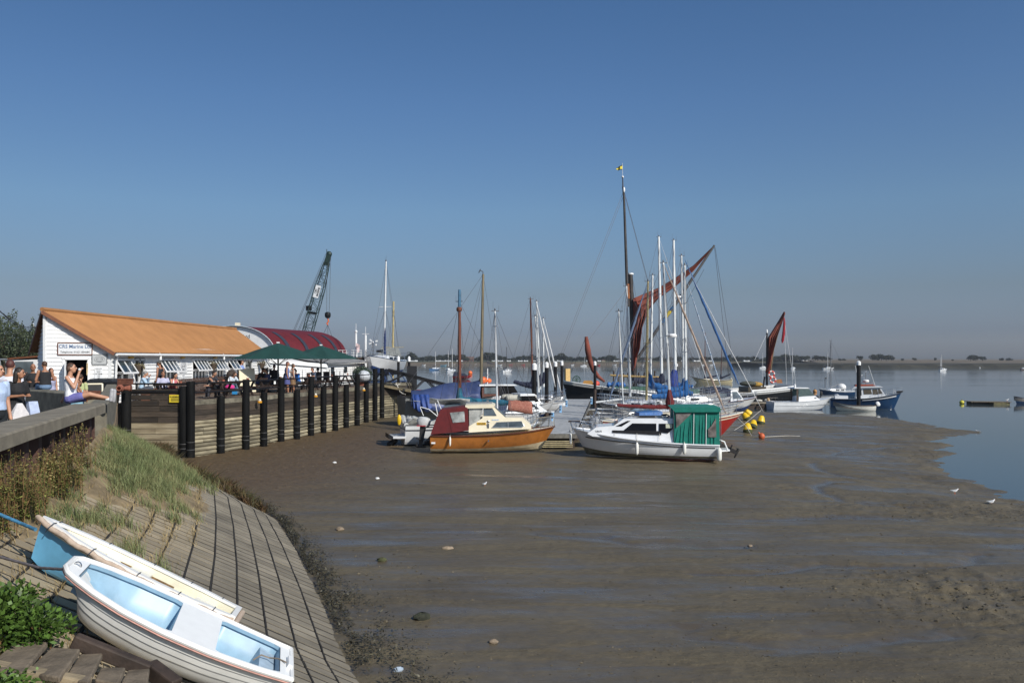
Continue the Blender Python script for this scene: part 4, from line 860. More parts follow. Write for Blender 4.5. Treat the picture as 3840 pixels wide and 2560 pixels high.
    if legs[1]=='dress': ct.loft([[V((p.x,p.y,p.z)) for p in ring(.02,.19,.14)],[V((.23*math.cos(a),.19*math.sin(a),.50)) for a in [2*PI*k/16 for k in range(16)]]]); rem(ct.build('skirt',lm,o),vox)
    else:
        ct.loft([ring(z,rx+infl+.004,ry+infl+.004,yo) for z,rx,ry,yo in prof[0:3]])
        for i in (0,1):
            if legs[1]=='long': ct.cap(hip[i],kn[i],.105,.078); ct.cap(kn[i],kn[i].lerp(an[i],.9),.078,.066)
            else: ct.cap(hip[i],hip[i].lerp(kn[i],.55),.110,.098)
        rem(ct.build('trousers' if legs[1]=='long' else 'shorts',lm,o),vox)
    # hair, face, shoes
    hm={'d':haird,'b':hairb,'g':hairg,'r':hairr}[hair[0]]
    if hair[1]>=0:
        hh=MB(); hh.ell(HP(0,-.022,.030),(.083,.094,.098),14,10,rot=tr)
        if hair[1]>0.02:
            for s in (-1,0,1): hh.cap(HP(s*.05,-.05,.0),HP(s*.06,-.055,-hair[1]),.055,.045)
        rem(hh.build('hair',hm,o),max(vox,.01))
    fc=MB()
    for s in (-1,1): fc.ell(HP(s*.031,.087,.012),(.011,.008,.007),8,6)
    for s in (-1,1): fc.cap(HP(s*.018,.094,.032),HP(s*.045,.083,.032),.005,.004)
    fc.build('eyes',eyem,o); fc=MB(); fc.cap(HP(-.02,.092,-.052),HP(.02,.092,-.052),.006,.006); fc.build('mouth',lipm,o)
    so=MB()
    for i in (0,1):
        if pose!='legs': so.cap(an[i]+V((0,-.05,-.035)),an[i]+V((0,.17,-.045)),.045,.04)
        else: so.cap(an[i]+V((0,.03,-.035)),an[i]+V((.02,.06,.19)),.05,.045)
    so.build('shoes',train if pose=='legs' else shoed,o)
    if cap:
        k=MB(); k.ell(HP(0,-.01,.055),(.088,.1,.07),14,8); k.cap(HP(-.03,.09,.055),HP(.03,.09,.055),.02,.02); k.loft([[HP(.07*math.cos(a),.07+.10*math.sin(a),.05+dz) for a in [PI*j/8 for j in range(9)]] for dz in (0,.012)],0); k.build('cap',cloth('cap',cap),o)
    if extra: extra(o,HP,wr,sh,hz)
    return o
# --- on and behind the sea wall
def cone(o,HP,wr,sh,hz):
    m=MB(); c=HP(.02,.17,-.06); m.lathe([(.004,-.10),(.022,0),(.02,.0)],c,10); q=m.build('ice_cream_cone',M('wafer',(.4,.22,.08),.8),o); m=MB(); m.ell(c+Vector((0,0,.02)),(.03,.03,.03)); m.build('scoop',white,o)
def soles(o,HP,wr,sh,hz):
    m=MB()
    for x in (-.08,.06): m.cap((x,.80,.085),(x,.845,.09),.047,.047)
    m.build('socks',white,o); cone(o,HP,wr,sh,hz)
p=W(262,1512,18.4); person((p.x,18.45,3.15),-1.42,'seated woman in white vest and purple shorts eating ice cream on the sea wall',pose='legs',lean=-.05,arms=('back','mouth'),shirt=((.72,.72,.74),'none'),legs=((.14,.135,.36),'short'),hair=('b',.03),sk=skin,vox=.0085,extra=soles,turn=-.0,female=True,scale=.98)
def bag(o,HP,wr,sh,hz):
    m=MB(); c=Vector((.10,.24,.78)); m.loft([[c+Vector((x*.19,y*.06,z)) for x,y in ((-1,-1),(1,-1),(1,1),(-1,1))] for z in (-.42,-.2)],0); m.loft([[c+Vector((x*w_,y*.06*w_/.19,z)) for x,y in ((-1,-1),(1,-1),(1,1),(-1,1))] for w_,z in ((.19,-.2),(.17,0),(.05,.22))],1); m.build('drawstring_bag',[cloth('bag_grey',(.09,.09,.12)),cloth('bag_white',(.65,.62,.62))],o)
    m=MB(); m.loft([[Vector((-.22,.16,1.02))+Vector((x*.1,y*.05,0)) for x,y in ((-1,-1),(1,-1),(1,1),(-1,1))],[Vector((-.30,.2,.45))+Vector((x*.12,y*.05,0)) for x,y in ((-1,-1),(1,-1),(1,1),(-1,1))]]); m.build('folded_jacket',cloth('pale_blue',(.45,.52,.70)),o)
p=W(62,1600,15.6); person((p.x,15.6,2.40),-2.0,'woman in black scoop-neck top with long dark hair carrying a drawstring bag',lean=.08,arms=('hold','hold'),shirt=((.012,.012,.014),'short'),legs=((.02,.02,.025),'long'),hair=('d',.17),sk=skin2,vox=.0095,extra=bag,female=True,turn=.5,scale=.91)
def badge(o,HP,wr,sh,hz):
    m=MB(); m.ell((.09,.145,1.28),(.035,.012,.025)); m.build('badge',yel,o)
p=W(-16,1600,14.6); person((p.x,14.6,2.2),-1.9,'grey haired man in pale blue shirt with a yellow badge at the frame edge',arms=('down','down'),shirt=((.40,.50,.68),'short'),legs=((.012,.016,.02),'long'),hair=('g',0),vox=.0095,extra=badge,turn=.2,scale=1.07)
p=W(36,1500,17.5); person((p.x,17.5,2.28),.25,'man seen from behind in a white long-sleeved shirt on the path',shirt=((.66,.66,.72),'long'),legs=((.25,.24,.22),'long'),hair=('r',0),turn=.1,scale=1.06)
p=W(150,1457,24.6); person((-14.55,25.55,3.18),.75,'bald man in black vest and jeans sitting on the dark wall',pose='sit',lean=.12,arms=('hold','hold'),shirt=((.010,.010,.012),'none'),legs=((.12,.19,.30),'long'),hair=('b',0),sk=skin2,turn=.2,scale=.97)
p=W(124,1400,26.8); person((p.x,26.8,2.2),-2.6,'man in sunglasses and black printed t-shirt behind the bald man',shirt=((.015,.014,.014),'short'),legs=((.05,.05,.06),'long'),hair=('b',-1),sk=skin2,arms=('hold','hold'),scale=1.03)
p=W(190,1400,28.5); person((p.x,28.5,2.12),-2.2,'short-haired woman in lilac vest with a shoulder strap by the gable wall',shirt=((.36,.36,.50),'none'),legs=((.06,.075,.10),'long'),hair=('r',.02),arms=('down','down'),female=True,scale=.98)
p=W(282,1455,20.8); person((p.x,20.9,2.72),-2.6,'seated woman in sky blue top facing the water beyond the wall',pose='sit',arms=('mouth','table'),shirt=((.30,.55,.70),'none'),legs=((.02,.02,.025),'long'),hair=('b',.05),sk=skin2,female=True)
p=W(300,1440,24.2); person((p.x,24.2,2.2),.1,'child in pale green t-shirt standing before the cafe doorway',shirt=((.42,.45,.22),'short'),legs=((.02,.03,.05),'short'),hair=('b',.0),scale=.86)
# --- on the terrace
def at_t(px,D,z=2.25): p=W(px,0,D); return (p.x,D,z)
def cup(o,HP,wr,sh,hz): m=MB(); m.lathe([(.03,-.03),(.042,.05)],HP(0,.15,-.04),10); m.build('cup',white,o)
G='people on the cafe terrace'
person(at_t(530,36.6,2.69),-1.2,'grey haired person in pale blue jacket drinking at the front table','sit',.2,('mouth','table'),((.38,.52,.66),'long'),((.05,.06,.08),'long'),('g',.02),group=G,extra=cup)
person(at_t(600,37.6),1.35,'man in black vest and dark cap walking past the windows',arms=('down','down'),shirt=((.016,.018,.024),'none'),legs=((.04,.032,.028),'long'),hair=('b',0),sk=skin2,cap=(.07,.075,.07),group=G,turn=.15,scale=1.03)
person(at_t(612,37.2,2.66),-2.6,'man in sunglasses with white sleeves slouching at the front table','sit',-.15,('table','table'),((.42,.42,.55),'long'),((.05,.05,.10),'long'),('b',0),group=G,sk=skin2)
person(at_t(645,36.9,2.62),-2.0,'dark haired woman in coral vest with bare shoulders at the front table','sit',.25,('table','table'),((.50,.13,.15),'none'),((.1,.1,.1),'long'),('d',.1),group=G,female=True)
person(at_t(785,39.6,2.7),-1.9,'young man with black hair in dark shirt reading at a table','sit',.4,('table','table'),((.022,.026,.036),'short'),((.03,.03,.04),'long'),('d',0),group=G,turn=.1)
person(at_t(805,39.0,2.6),2.4,'child in black and white checked shirt beside the reading man','sit',.3,('table','table'),((.2,.2,.19),'short'),((.03,.03,.04),'long'),('d',0),group=G,scale=.8)
person(at_t(862,42.2,2.68),-2.2,'woman in pale striped top leaning over with a pink bag','sit',.6,('table','table'),((.5,.55,.6),'short'),((.1,.15,.2),'long'),('b',.1),group=G,female=True)
person(at_t(905,51.0,2.3),-1.6,'waiter in blue shirt holding a tray in the cafe doorway',arms=('table','hold'),shirt=((.20,.28,.55),'short'),legs=((.12,.2,.36),'long'),hair=('b',0),group=G,scale=1.0)
person(at_t(968,46.2,2.69),-1.7,'man in black t-shirt leaning forward on a table below the far basket','sit',.35,('table','table'),((.012,.012,.012),'short'),((.02,.03,.12),'long'),('d',0),group=G,scale=1.08)
person(at_t(1028,49.0,2.8),.2,'man in black jacket sitting with his back turned by the parasol pole','sit',.05,('down','down'),((.010,.011,.013),'long'),((.02,.02,.02),'long'),('r',0),group=G,scale=1.1)
person(at_t(1076,44.6),-1.2,'woman in blue patterned sleeveless dress standing at the rail',arms=('hold','down'),shirt=((.12,.16,.34),'none'),legs=((.08,.09,.24),'dress'),hair=('r',.1),group=G,female=True,sk=skin2,turn=-.4)
person(at_t(1097,45.0),-1.0,'girl with brown hair and white top half behind the woman in blue',arms=('hold','down'),shirt=((.5,.45,.42),'none'),legs=((.20,.12,.06),'dress'),hair=('b',.1),group=G,female=True,sk=skin2,scale=.93)
person(at_t(1118,46.6,2.68),2.7,'person in bright blue jacket hunched with back to the water','sit',.35,('table','table'),((.02,.13,.45),'long'),((.02,.02,.02),'long'),('d',.05),group=G,scale=1.05)
for i,(px,D,c,l_) in enumerate(((1066,47.5,(.03,.022,.018),'shadowed seated person with auburn hair left of the standing woman'),(1180,52.0,(.06,.08,.12),'seated person in grey blue shirt under the farther parasol'),(1195,52.6,(.02,.02,.025),'dark clothed person sitting behind the farther parasol pole'),(1010,46.0,(.05,.06,.14),'hunched seated person in dark blue at the table by the near parasol'))):
    person(at_t(px,D,2.68),(-1.6,2.4,.6,2.2)[i],l_,'sit',.2,('table','table'),(c,'short'),((.02,.02,.03),'long'),('brdd'[i],.04),group=G)
# chairs with dark backs on the far part of the terrace
def chair(x,y,rz,lab):
    o=thing('terrace_chair',(x,y,2.25),lab,'chair','dark chairs on the terrace',rz); m=MB(); m.box((0,0,.45),(.45,.45,.04)); m.build('seat',tabm,o); m=MB(); m.box((0,-.22,.75),(.43,.035,.55)); m.build('backrest',tabm,o)
    for sx in (-1,1):
        for sy in (-1,1): m=MB(); m.box((sx*.19,sy*.19,.22),(.04,.04,.44)); m.build('leg',tabm,o)
for i,(px,D,rz,l_) in enumerate(((1145,50.6,1.3,'dark terrace chair just right of the person in the blue jacket'),(1238,54.8,1.2,'dark terrace chair right of the farther parasol pole'),(1262,55.6,1.8,'dark terrace chair nearest the shrub at the terrace end'),(1222,55.5,.4,'dark terrace chair partly behind the farther parasol pole'),(985,48.2,2.9,'dark terrace chair left of the man in the black jacket'))): chair(*at_t(px,D)[:2],rz,l_)
m=MB(); p=W(862,1452,41.6); m.ell((p.x,p.y,p.z),(.26,.18,.15)); o=m.build('pink_bag',cloth('pink',(.60,.03,.20))); tag(o,'bright pink bag on the table beside the leaning woman','bag')
m=MB(); p=W(880,1468,41.0); m.box((p.x,p.y,p.z),(.22,.14,.26)); m.tube([(p.x-.08,p.y,p.z+.13),(p.x,p.y,p.z+.24),(p.x+.08,p.y,p.z+.13)],.01); o=m.build('carrier_bag',M('blue_bag',(.03,.25,.55),.5,bump=.5,bscale=15)); tag(o,'light blue carrier bag hanging below the table with the pink bag','bag')
bg_=thing('baby_buggy',at_t(868,43.4),'dark brown baby buggy with raised hood on the terrace','buggy'); bl=Vector(bg_.location)
m=MB(); 
for k in range(10):
    a0=PI*k/9; 
m.ell((0,0,1.0),(.26,.36,.30),14,10); m.build('hood',cloth('buggy',(.045,.03,.022)),bg_); m=MB(); m.loft([[(-.22,-.4,.75),(.22,-.4,.75),(.22,.4,.75),(-.22,.4,.75)],[(-.18,-.3,.5),(.18,-.3,.5),(.18,.3,.5),(-.18,.3,.5)]]); m.build('seat',cloth('buggy',(.045,.03,.022)),bg_)
m=MB(); m.tube([(-.2,.4,.1),(-.2,-.5,1.05),(.2,-.5,1.05),(.2,.4,.1)],.015); m.tube([(-.2,-.4,.1),(-.2,.3,.75)],.015); m.tube([(.2,-.4,.1),(.2,.3,.75)],.015); m.build('frame',black,bg_)
for x in (-.22,.22):
    for y in (-.4,.4): m=MB(); m.torus((x,y,.11),.09,.02,'X',12,6); m.build('wheel',rubber,bg_)
# ================================================================== boats
def hull(root,L,B,sh,mats,bands,ts=.8,rake=.14,em=.35,eb=.95,rise=.30,kr=0,n=22,deckm=None,railm=None,railr=.03,flare=0,name='hull'):
    """sh=(stern,mid,bow) sheer heights; bands=[(v at stern, v at bow, material index)] from the keel up; keel at z=0"""
    def f(t):
        a=ts+(1-ts)*math.sin(min(t/.42,1)*PI/2) if t<.42 else math.cos(min(1,((t-.42)/.58))**1.7*PI/2)**.75
        return max(a,.012)
    def sz(t): return sh[0]*(1-t)*(1-2*t)*1.0+4*sh[1]*t*(1-t)*1.0+sh[2]*t*(2*t-1)
    kz=lambda t: rise*max(0,(t-.6)/.4)**2.4+kr*max(0,(.25-t)/.25)
    ex=lambda t: em+(eb-em)*t**2.2
    rows=[];prev=(0,0)
    for v0,v1,mi in bands:
        k=max(1,int(round((v0-prev[0])*9)))
        for q in range(k): rows.append((prev[0]+(v0-prev[0])*q/k,prev[1]+(v1-prev[1])*q/k,mi))
        prev=(v0,v1)
    rows.append((1,1,None)); nr=len(rows)
    def P(t,v,s=1): 
        y=B/2*f(t)*(max(v,0)**ex(t))*(1+flare*t*t*(v-1)); z=kz(t)+(sz(t)-kz(t))*v
        return Vector((L*(t-.5)-rake*L*(1-v)*max(0,(t-.5)/.5)**2.5,s*y,z))
    m=MB(); G=[]
    for s in (1,-1):
        g=[[P(i/n,r_[0]+(r_[1]-r_[0])*(i/n)**2.5,s) for r_ in rows] for i in range(n+1)]; G.append(g)
        for j in range(nr-1):
            V=[g[i][jj] for i in range(n+1) for jj in (j,j+1)]
            m.add(V,[((2*i,2*i+2,2*i+3,2*i+1) if s<0 else (2*i,2*i+1,2*i+3,2*i+2)) for i in range(n)],rows[j][2],.5)
    for j in range(nr-1): m.add([G[0][0][j],G[0][0][j+1],G[1][0][j+1],G[1][0][j]],[(0,1,2,3)],rows[j][2],.5)
    h=m.build(name,mats,root,smooth=35)
    sheer=lambda t,s=1,k=1.0,dz=0:Vector((P(t,1).x,s*P(t,1).y*k,sz(t)+dz))
    if deckm:
        m=MB(); m.loft([[sheer(i/n,1,.98,-.03),Vector((sheer(i/n).x,0,sz(i/n)+.03)),sheer(i/n,-1,.98,-.03)] for i in range(n+1)],0,False,False,closed=False); m.build('deck',deckm,root,smooth=60)
    if railm:
        m=MB(); m.tube([sheer(i/n,1,1.01) for i in range(n+1)]+[sheer(i/n,-1,1.01) for i in range(n,-1,-1)],railr,6); m.build('rub_rail',railm,root)
    return sheer
def house(root,name,mat,prof,yw,z0,smooth=25,extra=None):
    """closed side profile [(x,z)] given a width that depends on z"""
    m=MB(); n=len(prof); A=[Vector((x,yw(z),z)) for x,z in prof]; C=[Vector((x,-yw(z),z)) for x,z in prof]
    m.add(A+C,[tuple(range(n-1,-1,-1)),tuple(range(n,2*n))]+[(i,(i+1)%n,n+(i+1)%n,n+i) for i in range(n)]); 
    return m.build(name,mat,root,smooth=smooth)
def win(root,name,mat,poly,yw,off=.012,sides=(1,-1),th=.008,parent=None):
    for s in sides: m=MB(); m.prism([(x,s*(yw(z)+off),z) for x,z in poly],(0,s*th,0)); q=m.build(name,mat,parent or root,smooth=0)
    return q
def fender(root,p,L_=.36,r=.07,cord=.35):
    m=MB(); x,y,z=p; m.lathe([(.02,z-L_/2-.03),(r*.7,z-L_/2+.01),(r,z-L_/2+.06),(r,z+L_/2-.06),(r*.7,z+L_/2-.01),(.02,z+L_/2+.04)],(x,y,0),12); q=m.build('fender',fend,root)
    m=MB(); m.tube([(x,y,z+L_/2),(x,y*.985,z+L_/2+cord)],.010,5); m.build('cord',ropew,q)
def outboard(root,p,up=0,mats=None,sc=1,fx=-1):
    M4=Matrix.Translation(Vector(p))@Matrix.Rotation(up,4,'Y')@Matrix.Diagonal((sc,sc,sc,1)); T=lambda v:M4@Vector(v)
    m=MB(); rg=[]
    for z,w_,l_ in ((0,.12,.2),(.06,.15,.26),(.22,.15,.27),(.33,.12,.22),(.37,.06,.12)): rg.append([T((-.02+l_*math.cos(a),w_*math.sin(a),z+.15)) for a in [2*PI*k/12 for k in range(12)]])
    m.loft(rg); q=m.build('outboard_cowl',mats[0],root)
    m=MB(); m.prism([T((-.14,-.04,.17)),T((.10,-.04,.17)),T((.04,-.04,-.62)),T((-.10,-.04,-.62))],T((0,.08,0))-T((0,0,0))); m.beam(T((-.24,0,-.34)),T((.10,0,-.34)),.22*sc,.02*sc); m.cap(T((-.16,0,-.62)),T((.16,0,-.62)),.06*sc,.03*sc)
    for k in range(3): a=2*PI*k/3; m.prism([T((-.18,0,-.62)),T((-.2,.13*math.cos(a),-.62+.13*math.sin(a))),T((-.2,.10*math.cos(a+.6),-.62+.10*math.sin(a+.6)))],T((.01,0,0))-T((0,0,0)))
    m.build('outboard_leg',mats[1],root); m=MB(); m.beam(T((.05,0,.12)),T((.45,0,.18)),.04*sc,.04*sc); m.build('tiller',mats[1],root)
def broot(name,label,cat,bow,stern,zb,group=None,pitch=0,roll=0):
    b,s=W(bow[0],HOR,bow[1]),W(stern[0],HOR,stern[1]); d=b-s; c=(b+s)/2; L=d.length; h=math.atan2(d.y,d.x)
    o=thing(name,(c.x,c.y,zb),label,cat,group,rot=Euler((roll,pitch,h))); return o,L
MASTR={}
def mast_rig(o,L,sheer,mast,mat=alu,r=.075,boom=None,cover=None,furl=None,spread=(.55,),rigr=.011,coverr=.15,radar=None,tmast=.58,backstay=True,boommat=None,stays=True,gear=True,forestay=None):
    bx,by,tx,ty,D=mast; b=W(bx,by,D); t=W(tx,ty,D); M_=RM[o.name]
    m=MB(); pts=[b.lerp(t,q/6) for q in range(7)]; m.tube(pts,[r*(1-.30*(q/6)**2) for q in range(7)],10); q_=m.build('mast',mat,o,world=True)
    ax_=(t-b).normalized(); bd=(M_.to_3x3()@Vector((0,1,0))).normalized(); fd=(M_.to_3x3()@Vector((1,0,0))).normalized()
    if gear:
        m=MB(); m.tube([t-fd*.18,t+fd*.22],.02,5); m.tube([t+fd*.2,t+fd*.2+Vector((0,0,.3))],.008,4); m.tube([t-fd*.1,t-fd*.1+Vector((0,0,.5))],.006,4); m.ell(t+Vector((0,0,.07)),(.04,.04,.08)); m.build('masthead_gear',rigm,q_,world=True)
    sp_=[]
    for u in spread:
        c=b.lerp(t,u); m=MB(); w_=.55*(1.1-u*.3); m.tube([c-bd*w_,c+bd*w_],.022,5); m.build('spreader',mat,q_,world=True); sp_.append((c-bd*w_,c+bd*w_))
    if stays:
        m=MB()
        for k,s in ((0,-1),(1,1)):
            e=M_@sheer(tmast,s); P=[t-ax_*.1]+[sp[k] for sp in reversed(sp_)]+[e]; m.tube(P,rigr,4); 
            for dx in (-.05,.05): m.tube([b.lerp(t,.5),M_@sheer(tmast+dx,s)],rigr*.9,4)
        if backstay: m.tube([t,M_@sheer(0,.3)],rigr,4)
        fe=W(*forestay) if forestay else M_@sheer(1,0)
        if not furl: m.tube([t,fe],rigr,4)
        m.tube([t+bd*.06-ax_*.1,b+bd*.12+Vector((0,0,.3))],rigr*.8,4); m.tube([t-bd*.06-ax_*.1,b-bd*.15+fd*.1+Vector((0,0,.3))],rigr*.8,4)
        m.build('standing_rigging',rigm,o,world=True)
    if furl:
        fx,fy,fD,fm,fr=furl[:5]; ft=W(*furl[5]) if len(furl)>5 else t; e=W(fx,fy,fD); m=MB(); N=26; P=[];Rr=[]
        for k in range(N+1):
            u=k/N; P.append(ft.lerp(e,u)+Vector((R.uniform(-.01,.01),0,0))); Rr.append(fr*(.22+.78*min(1,(u/.35)))*(1+.10*math.sin(k*2.3))*(1 if .03<u<.96 else .4))
        m.tube(P,Rr,7); m.build('furled_jib',fm,o,world=True)
    if boom:
        px,py=boom[:2]; bD=boom[2] if len(boom)>2 else D; s0=b.lerp(t,boom[3]) if len(boom)>3 else b+ax_*.35; e=W(px,py,bD)
        m=MB(); m.tube([s0,e],.055,8); m.build('boom',boommat or mat,o,world=True)
        if cover:
            m=MB(); N=22; P=[];Rr=[]
            for k in range(N+1):
                u=k/N*.97; P.append(s0.lerp(e,u)+Vector((0,R.uniform(-.015,.015),coverr*.35-.04*math.sin(u*PI)))); Rr.append(coverr*(1.12-.45*u)*(1+.12*math.sin(k*1.9)+R.uniform(-.05,.05)))
            P=[s0.lerp(s0+Vector((0,0,1)),.9)]+P; Rr=[.07]+Rr
            m.tube(P,Rr,9); m.build('sail_cover',cover,o,world=True)
    if radar:
        c=b.lerp(t,radar)+fd*.3; m=MB(); m.lathe([(.05,-.10),(.24,-.08),(.26,0),(.2,.08),(.02,.1)],c,14); m.build('radar',white,q_,world=True)
    return b,t
def rails(root,sheer,t0=.72,h=.55,n=4,mat=steel,r=.014,stern=True,life=True):
    m=MB(); ts=[t0+(1-t0)*k/n for k in range(n+1)]
    for zz in (h,h*.55): m.tube([sheer(t,1,.93,zz) for t in ts]+[sheer(.995,0,.9,zz)+Vector((.08,0,0))]+[sheer(t,-1,.93,zz) for t in reversed(ts)],r,5)
    for t in ts[:-1]:
        for s in (1,-1): m.tube([sheer(t,s,.93,0),sheer(t,s,.93,h)],r,5)
    m.build('pulpit',mat,root)
    if life:
        m=MB()
        for k in range(1,6):
            t=t0*k/6
            for s in (1,-1): m.tube([sheer(t,s,.95,0),sheer(t,s,.95,h)],r*.8,5)
        for zz in (h,h*.55):
            for s in (1,-1): m.tube([sheer(t0*k/6,s,.95,zz) for k in range(0,7)],r*.45,4)
        m.build('guard_rail',mat,root)
    if stern:
        m=MB(); P=[sheer(.14,1,.93,0),sheer(.12,1,.93,h),sheer(0,1,.9,h),sheer(0,-1,.9,h),sheer(.12,-1,.93,h),sheer(.14,-1,.93,0)]; m.tube(P,r,5); m.tube([p-Vector((0,0,h*.4)) if i not in (0,5) else p for i,p in enumerate(P)],r,5); m.build('pushpit',mat,root)
def coach(root,sheer,t0,t1,h,k=.62,mat=gel,glassm=glass,nwin=2,L=8):
    yb=[sheer(t,1,k).y for t in (t0,t1)]; x0,x1=sheer(t0).x,sheer(t1).x; z0=min(sheer(t0).z,sheer((t0+t1)/2).z)-.08
    m=MB(); rg=[]
    for u,hh,xs_ in ((0,.0,0),(0.03,h,0),(.5,h*1.02,0),(.8,h*.9,0),(1,.05,.0)):
        x=x0+(x1-x0)*u; y=yb[0]*(1-u**2)+yb[1]*u**2; z=sheer(t0+(t1-t0)*u).z-.05
        rg.append([Vector((x,y,z)),Vector((x,y*.86,z+hh*.9)),Vector((x,y*.4,z+hh+.03)),Vector((x,-y*.4,z+hh+.03)),Vector((x,-y*.86,z+hh*.9)),Vector((x,-y,z))])
    m.loft(rg); m.build('coachroof',mat,root,smooth=30)
    if nwin:
        for j in range(nwin):
            m=MB(); u0=.08+.62*j/nwin; u1=u0+.62/nwin-.06
            for s in (1,-1):
                Q=[]
                for u,v in ((u0,.35),(u1,.35),(u1-.01,.72),(u0+.01,.78)):
                    x=x0+(x1-x0)*u; y=yb[0]*(1-u**2)+yb[1]*u**2; z=sheer(t0+(t1-t0)*u).z-.05; Q.append(Vector((x,s*(y*(1-.14*v)+.012),z+h*v)))
                m.prism(Q,(0,s*.008,0))
            m.build('cabin_window',glassm,root,smooth=0)
# ------------------------------------------------------------------ the orange cruiser
zG=mudz(-.8,36.4); 
o=thing('motor_cruiser',(W(1850,0,36.4).x,36.4,H-(1690-HOR)*36.4/F),'orange hulled cabin cruiser with cream top and maroon cockpit canopy resting on the mud','boat','boats at the moorings',rz=.02)
k_=36.4/F; g=lambda X,Y:((1400+X/3.136-1850)*k_,(1690-(1350+Y/3.136))*k_)
sheer=hull(o,5.46,2.1,(.76,.80,1.08),[orange,anti,M('boot_cream',(.50,.42,.28),.6,var=.2,scale=4)],[(.05,.10,1),(.24,.42,2),(1,1,0)],ts=.9,rake=.12,em=.14,eb=.7,rise=.02,deckm=cream,railm=mahog,railr=.035,flare=.15)
yw=lambda z:.80-.16*max(0,(z-.9))
house(o,'cabin',cream,[g(1130,830),g(1850,790),g(1845,745),g(1745,665),g(1560,660),g(1290,665),g(1130,760)],yw,.8)
yw2=lambda z:.76-.16*max(0,z-1.1)
house(o,'wheelhouse',cream,[g(1285,668),g(1555,664),g(1425,548),g(1300,548)],yw2,1)
house(o,'roof',cream,[g(1085,548),g(1120,556),g(1405,550),g(1436,520),g(1400,505),g(1090,518)],lambda z:.74,1)
win(o,'triangular_window',glassb,[g(1303,560),g(1405,558),g(1450,640),g(1300,640)],yw2)
win(o,'windscreen_side',M('clear_vinyl2',(.35,.35,.32),.12,var=.5,scale=2),[g(1130,560),g(1290,555),g(1255,690),g(1135,755)],yw2,.0)
win(o,'cabin_window',M('grey_window',(.09,.11,.12)),[g(1395,775),g(1450,715),g(1735,703),g(1770,755),g(1740,772)],yw)
m=MB()
for s in (1,-1): m.tube([Vector((x,s*(yw(z)+.02),z)) for x,z in (g(1395,775),g(1450,715),g(1735,703),g(1770,755),g(1740,772),g(1395,775))],.014,5); x,z=g(1580,710); x2,z2=g(1582,772); m.tube([(x,s*(yw(z)+.022),z),(x2,s*(yw(z2)+.022),z2)],.012,5)
m.build('window_frame',M('window_alu',(.55,.56,.56),.35,.6),o)
m=MB(); 
for y in (-.45,0,.45): x,z=g(1555,664); x2,z2=g(1425,548); m.tube([(x,y,z+.01),(x2,y*.85,z2)],.02,5)
m.add([(*[g(1550,664)[0]+.005],-.6,g(1550,664)[1]+.03),(g(1550,664)[0]+.005,.6,g(1550,664)[1]+.03),(g(1432,552)[0]+.01,.55,g(1432,552)[1]),(g(1432,552)[0]+.01,-.55,g(1432,552)[1])],[(0,1,2,3)]); m.build('windscreen',glassb,o)
ywc=lambda z:.86-.10*max(0,z-.9)
cp=house(o,'cockpit_canopy',maroon,[g(692,850),g(745,700),g(800,572),g(1085,535),g(1118,552),g(1130,806),g(940,830)],ywc,.7,smooth=30)
win(o,'canopy_window',M('vinyl_window',(.30,.31,.30),.15,var=.7,scale=1.6),[g(912,603),g(1078,587),g(1086,706),g(948,718)],ywc)
m=MB(); ytr=.3; x,z=g(745,700); x2,z2=g(797,585); m.add([(x-.02,-.6,z-.2),(x-.02,.6,z-.2),(x2-.02,.55,z2),(x2-.02,-.55,z2)],[(0,1,2,3)]); m.build('rear_window',glassb,o)
m=MB()
for x0_,y0_ in ((880,620),(925,830)): x,z=g(885,620); 
for s in (1,-1):
    xa,za=g(882,580); xb_,zb_=g(940,828); m.tube([(xa,s*(ywc(za)+.006),za),(xb_,s*(ywc(zb_)+.006),zb_)],.008,4)
m.build('seam',maroon,o)
m=MB(); x,z=g(1275,731); m.box((x,-(yw(z)+.016),z),(.40,.012,.105)); q=m.build('name_board',M('yellow_board',(.62,.36,.02),.5),o)
Mo=RM[o.name]@Matrix.Translation((x,-(yw(z)+.024),z))@Matrix.Rotation(PI/2,4,'X'); text('GOLDIE',.095,M('sign_dark2',(.03,.025,.02),.6),o,Mo,name='name_lettering',spx=.95)
x,z=g(1435,687); m=MB(); m.box((x,-(yw(z)+.014),z),(.30,.008,.04)); m.build('registration_strip',M('reg_blue',(.45,.55,.70),.5,var=.4,scale=30),o)
m=MB(); x,z=g(1355,705); m.ell((x,-(yw(z)+.03),z),(.06,.03,.06)); x,z=g(1352,755); m.box((x,-(yw(z)+.02),z),(.09,.02,.2)); m.build('deck_fittings',steel,o)
m=MB()
for y in (.35,-.35): m.tube([(g(1090,0)[0],y,g(0,500)[1]),(g(1400,0)[0],y,g(0,498)[1])],.018,5)
x,z=g(1345,490); m.box((x,0,z),(.1,.2,.14)); m.build('roof_rail',steel,o)
m=MB(); P=[]
for s in (1,-1): m.tube([(g(1870,0)[0],s*.62,1.0),(g(1930,0)[0],s*.55,1.42),(g(2060,0)[0],s*.28,1.5),(g(2120,0)[0],s*.12,1.5),(g(2128,0)[0],s*.06,1.1)],.016,6); m.tube([(g(1960,0)[0],s*.5,1.02),(g(1985,0)[0],s*.48,1.47)],.014,6); m.tube([(g(2060,0)[0],s*.3,1.08),(g(2070,0)[0],s*.28,1.49)],.014,6)
m.build('pulpit',steel,o)
for X,Y in ((1357,920),): m=MB(); x,z=g(X,Y); m.box((x,-1.04,z),(.05,.06,.07)); m.tube([(x+.02,-1.06,z+.02),(x-.03,-1.07,z-.04)],.02,6); m.build('exhaust',steel,o)
x,z=g(726,945); m=MB(); m.box((x,-.97,z),(.17,.05,.07)); m.build('rubbing_block',white,o)
fender(o,(g(918,0)[0],-1.06,g(0,925)[1]),.34,.045,.12)
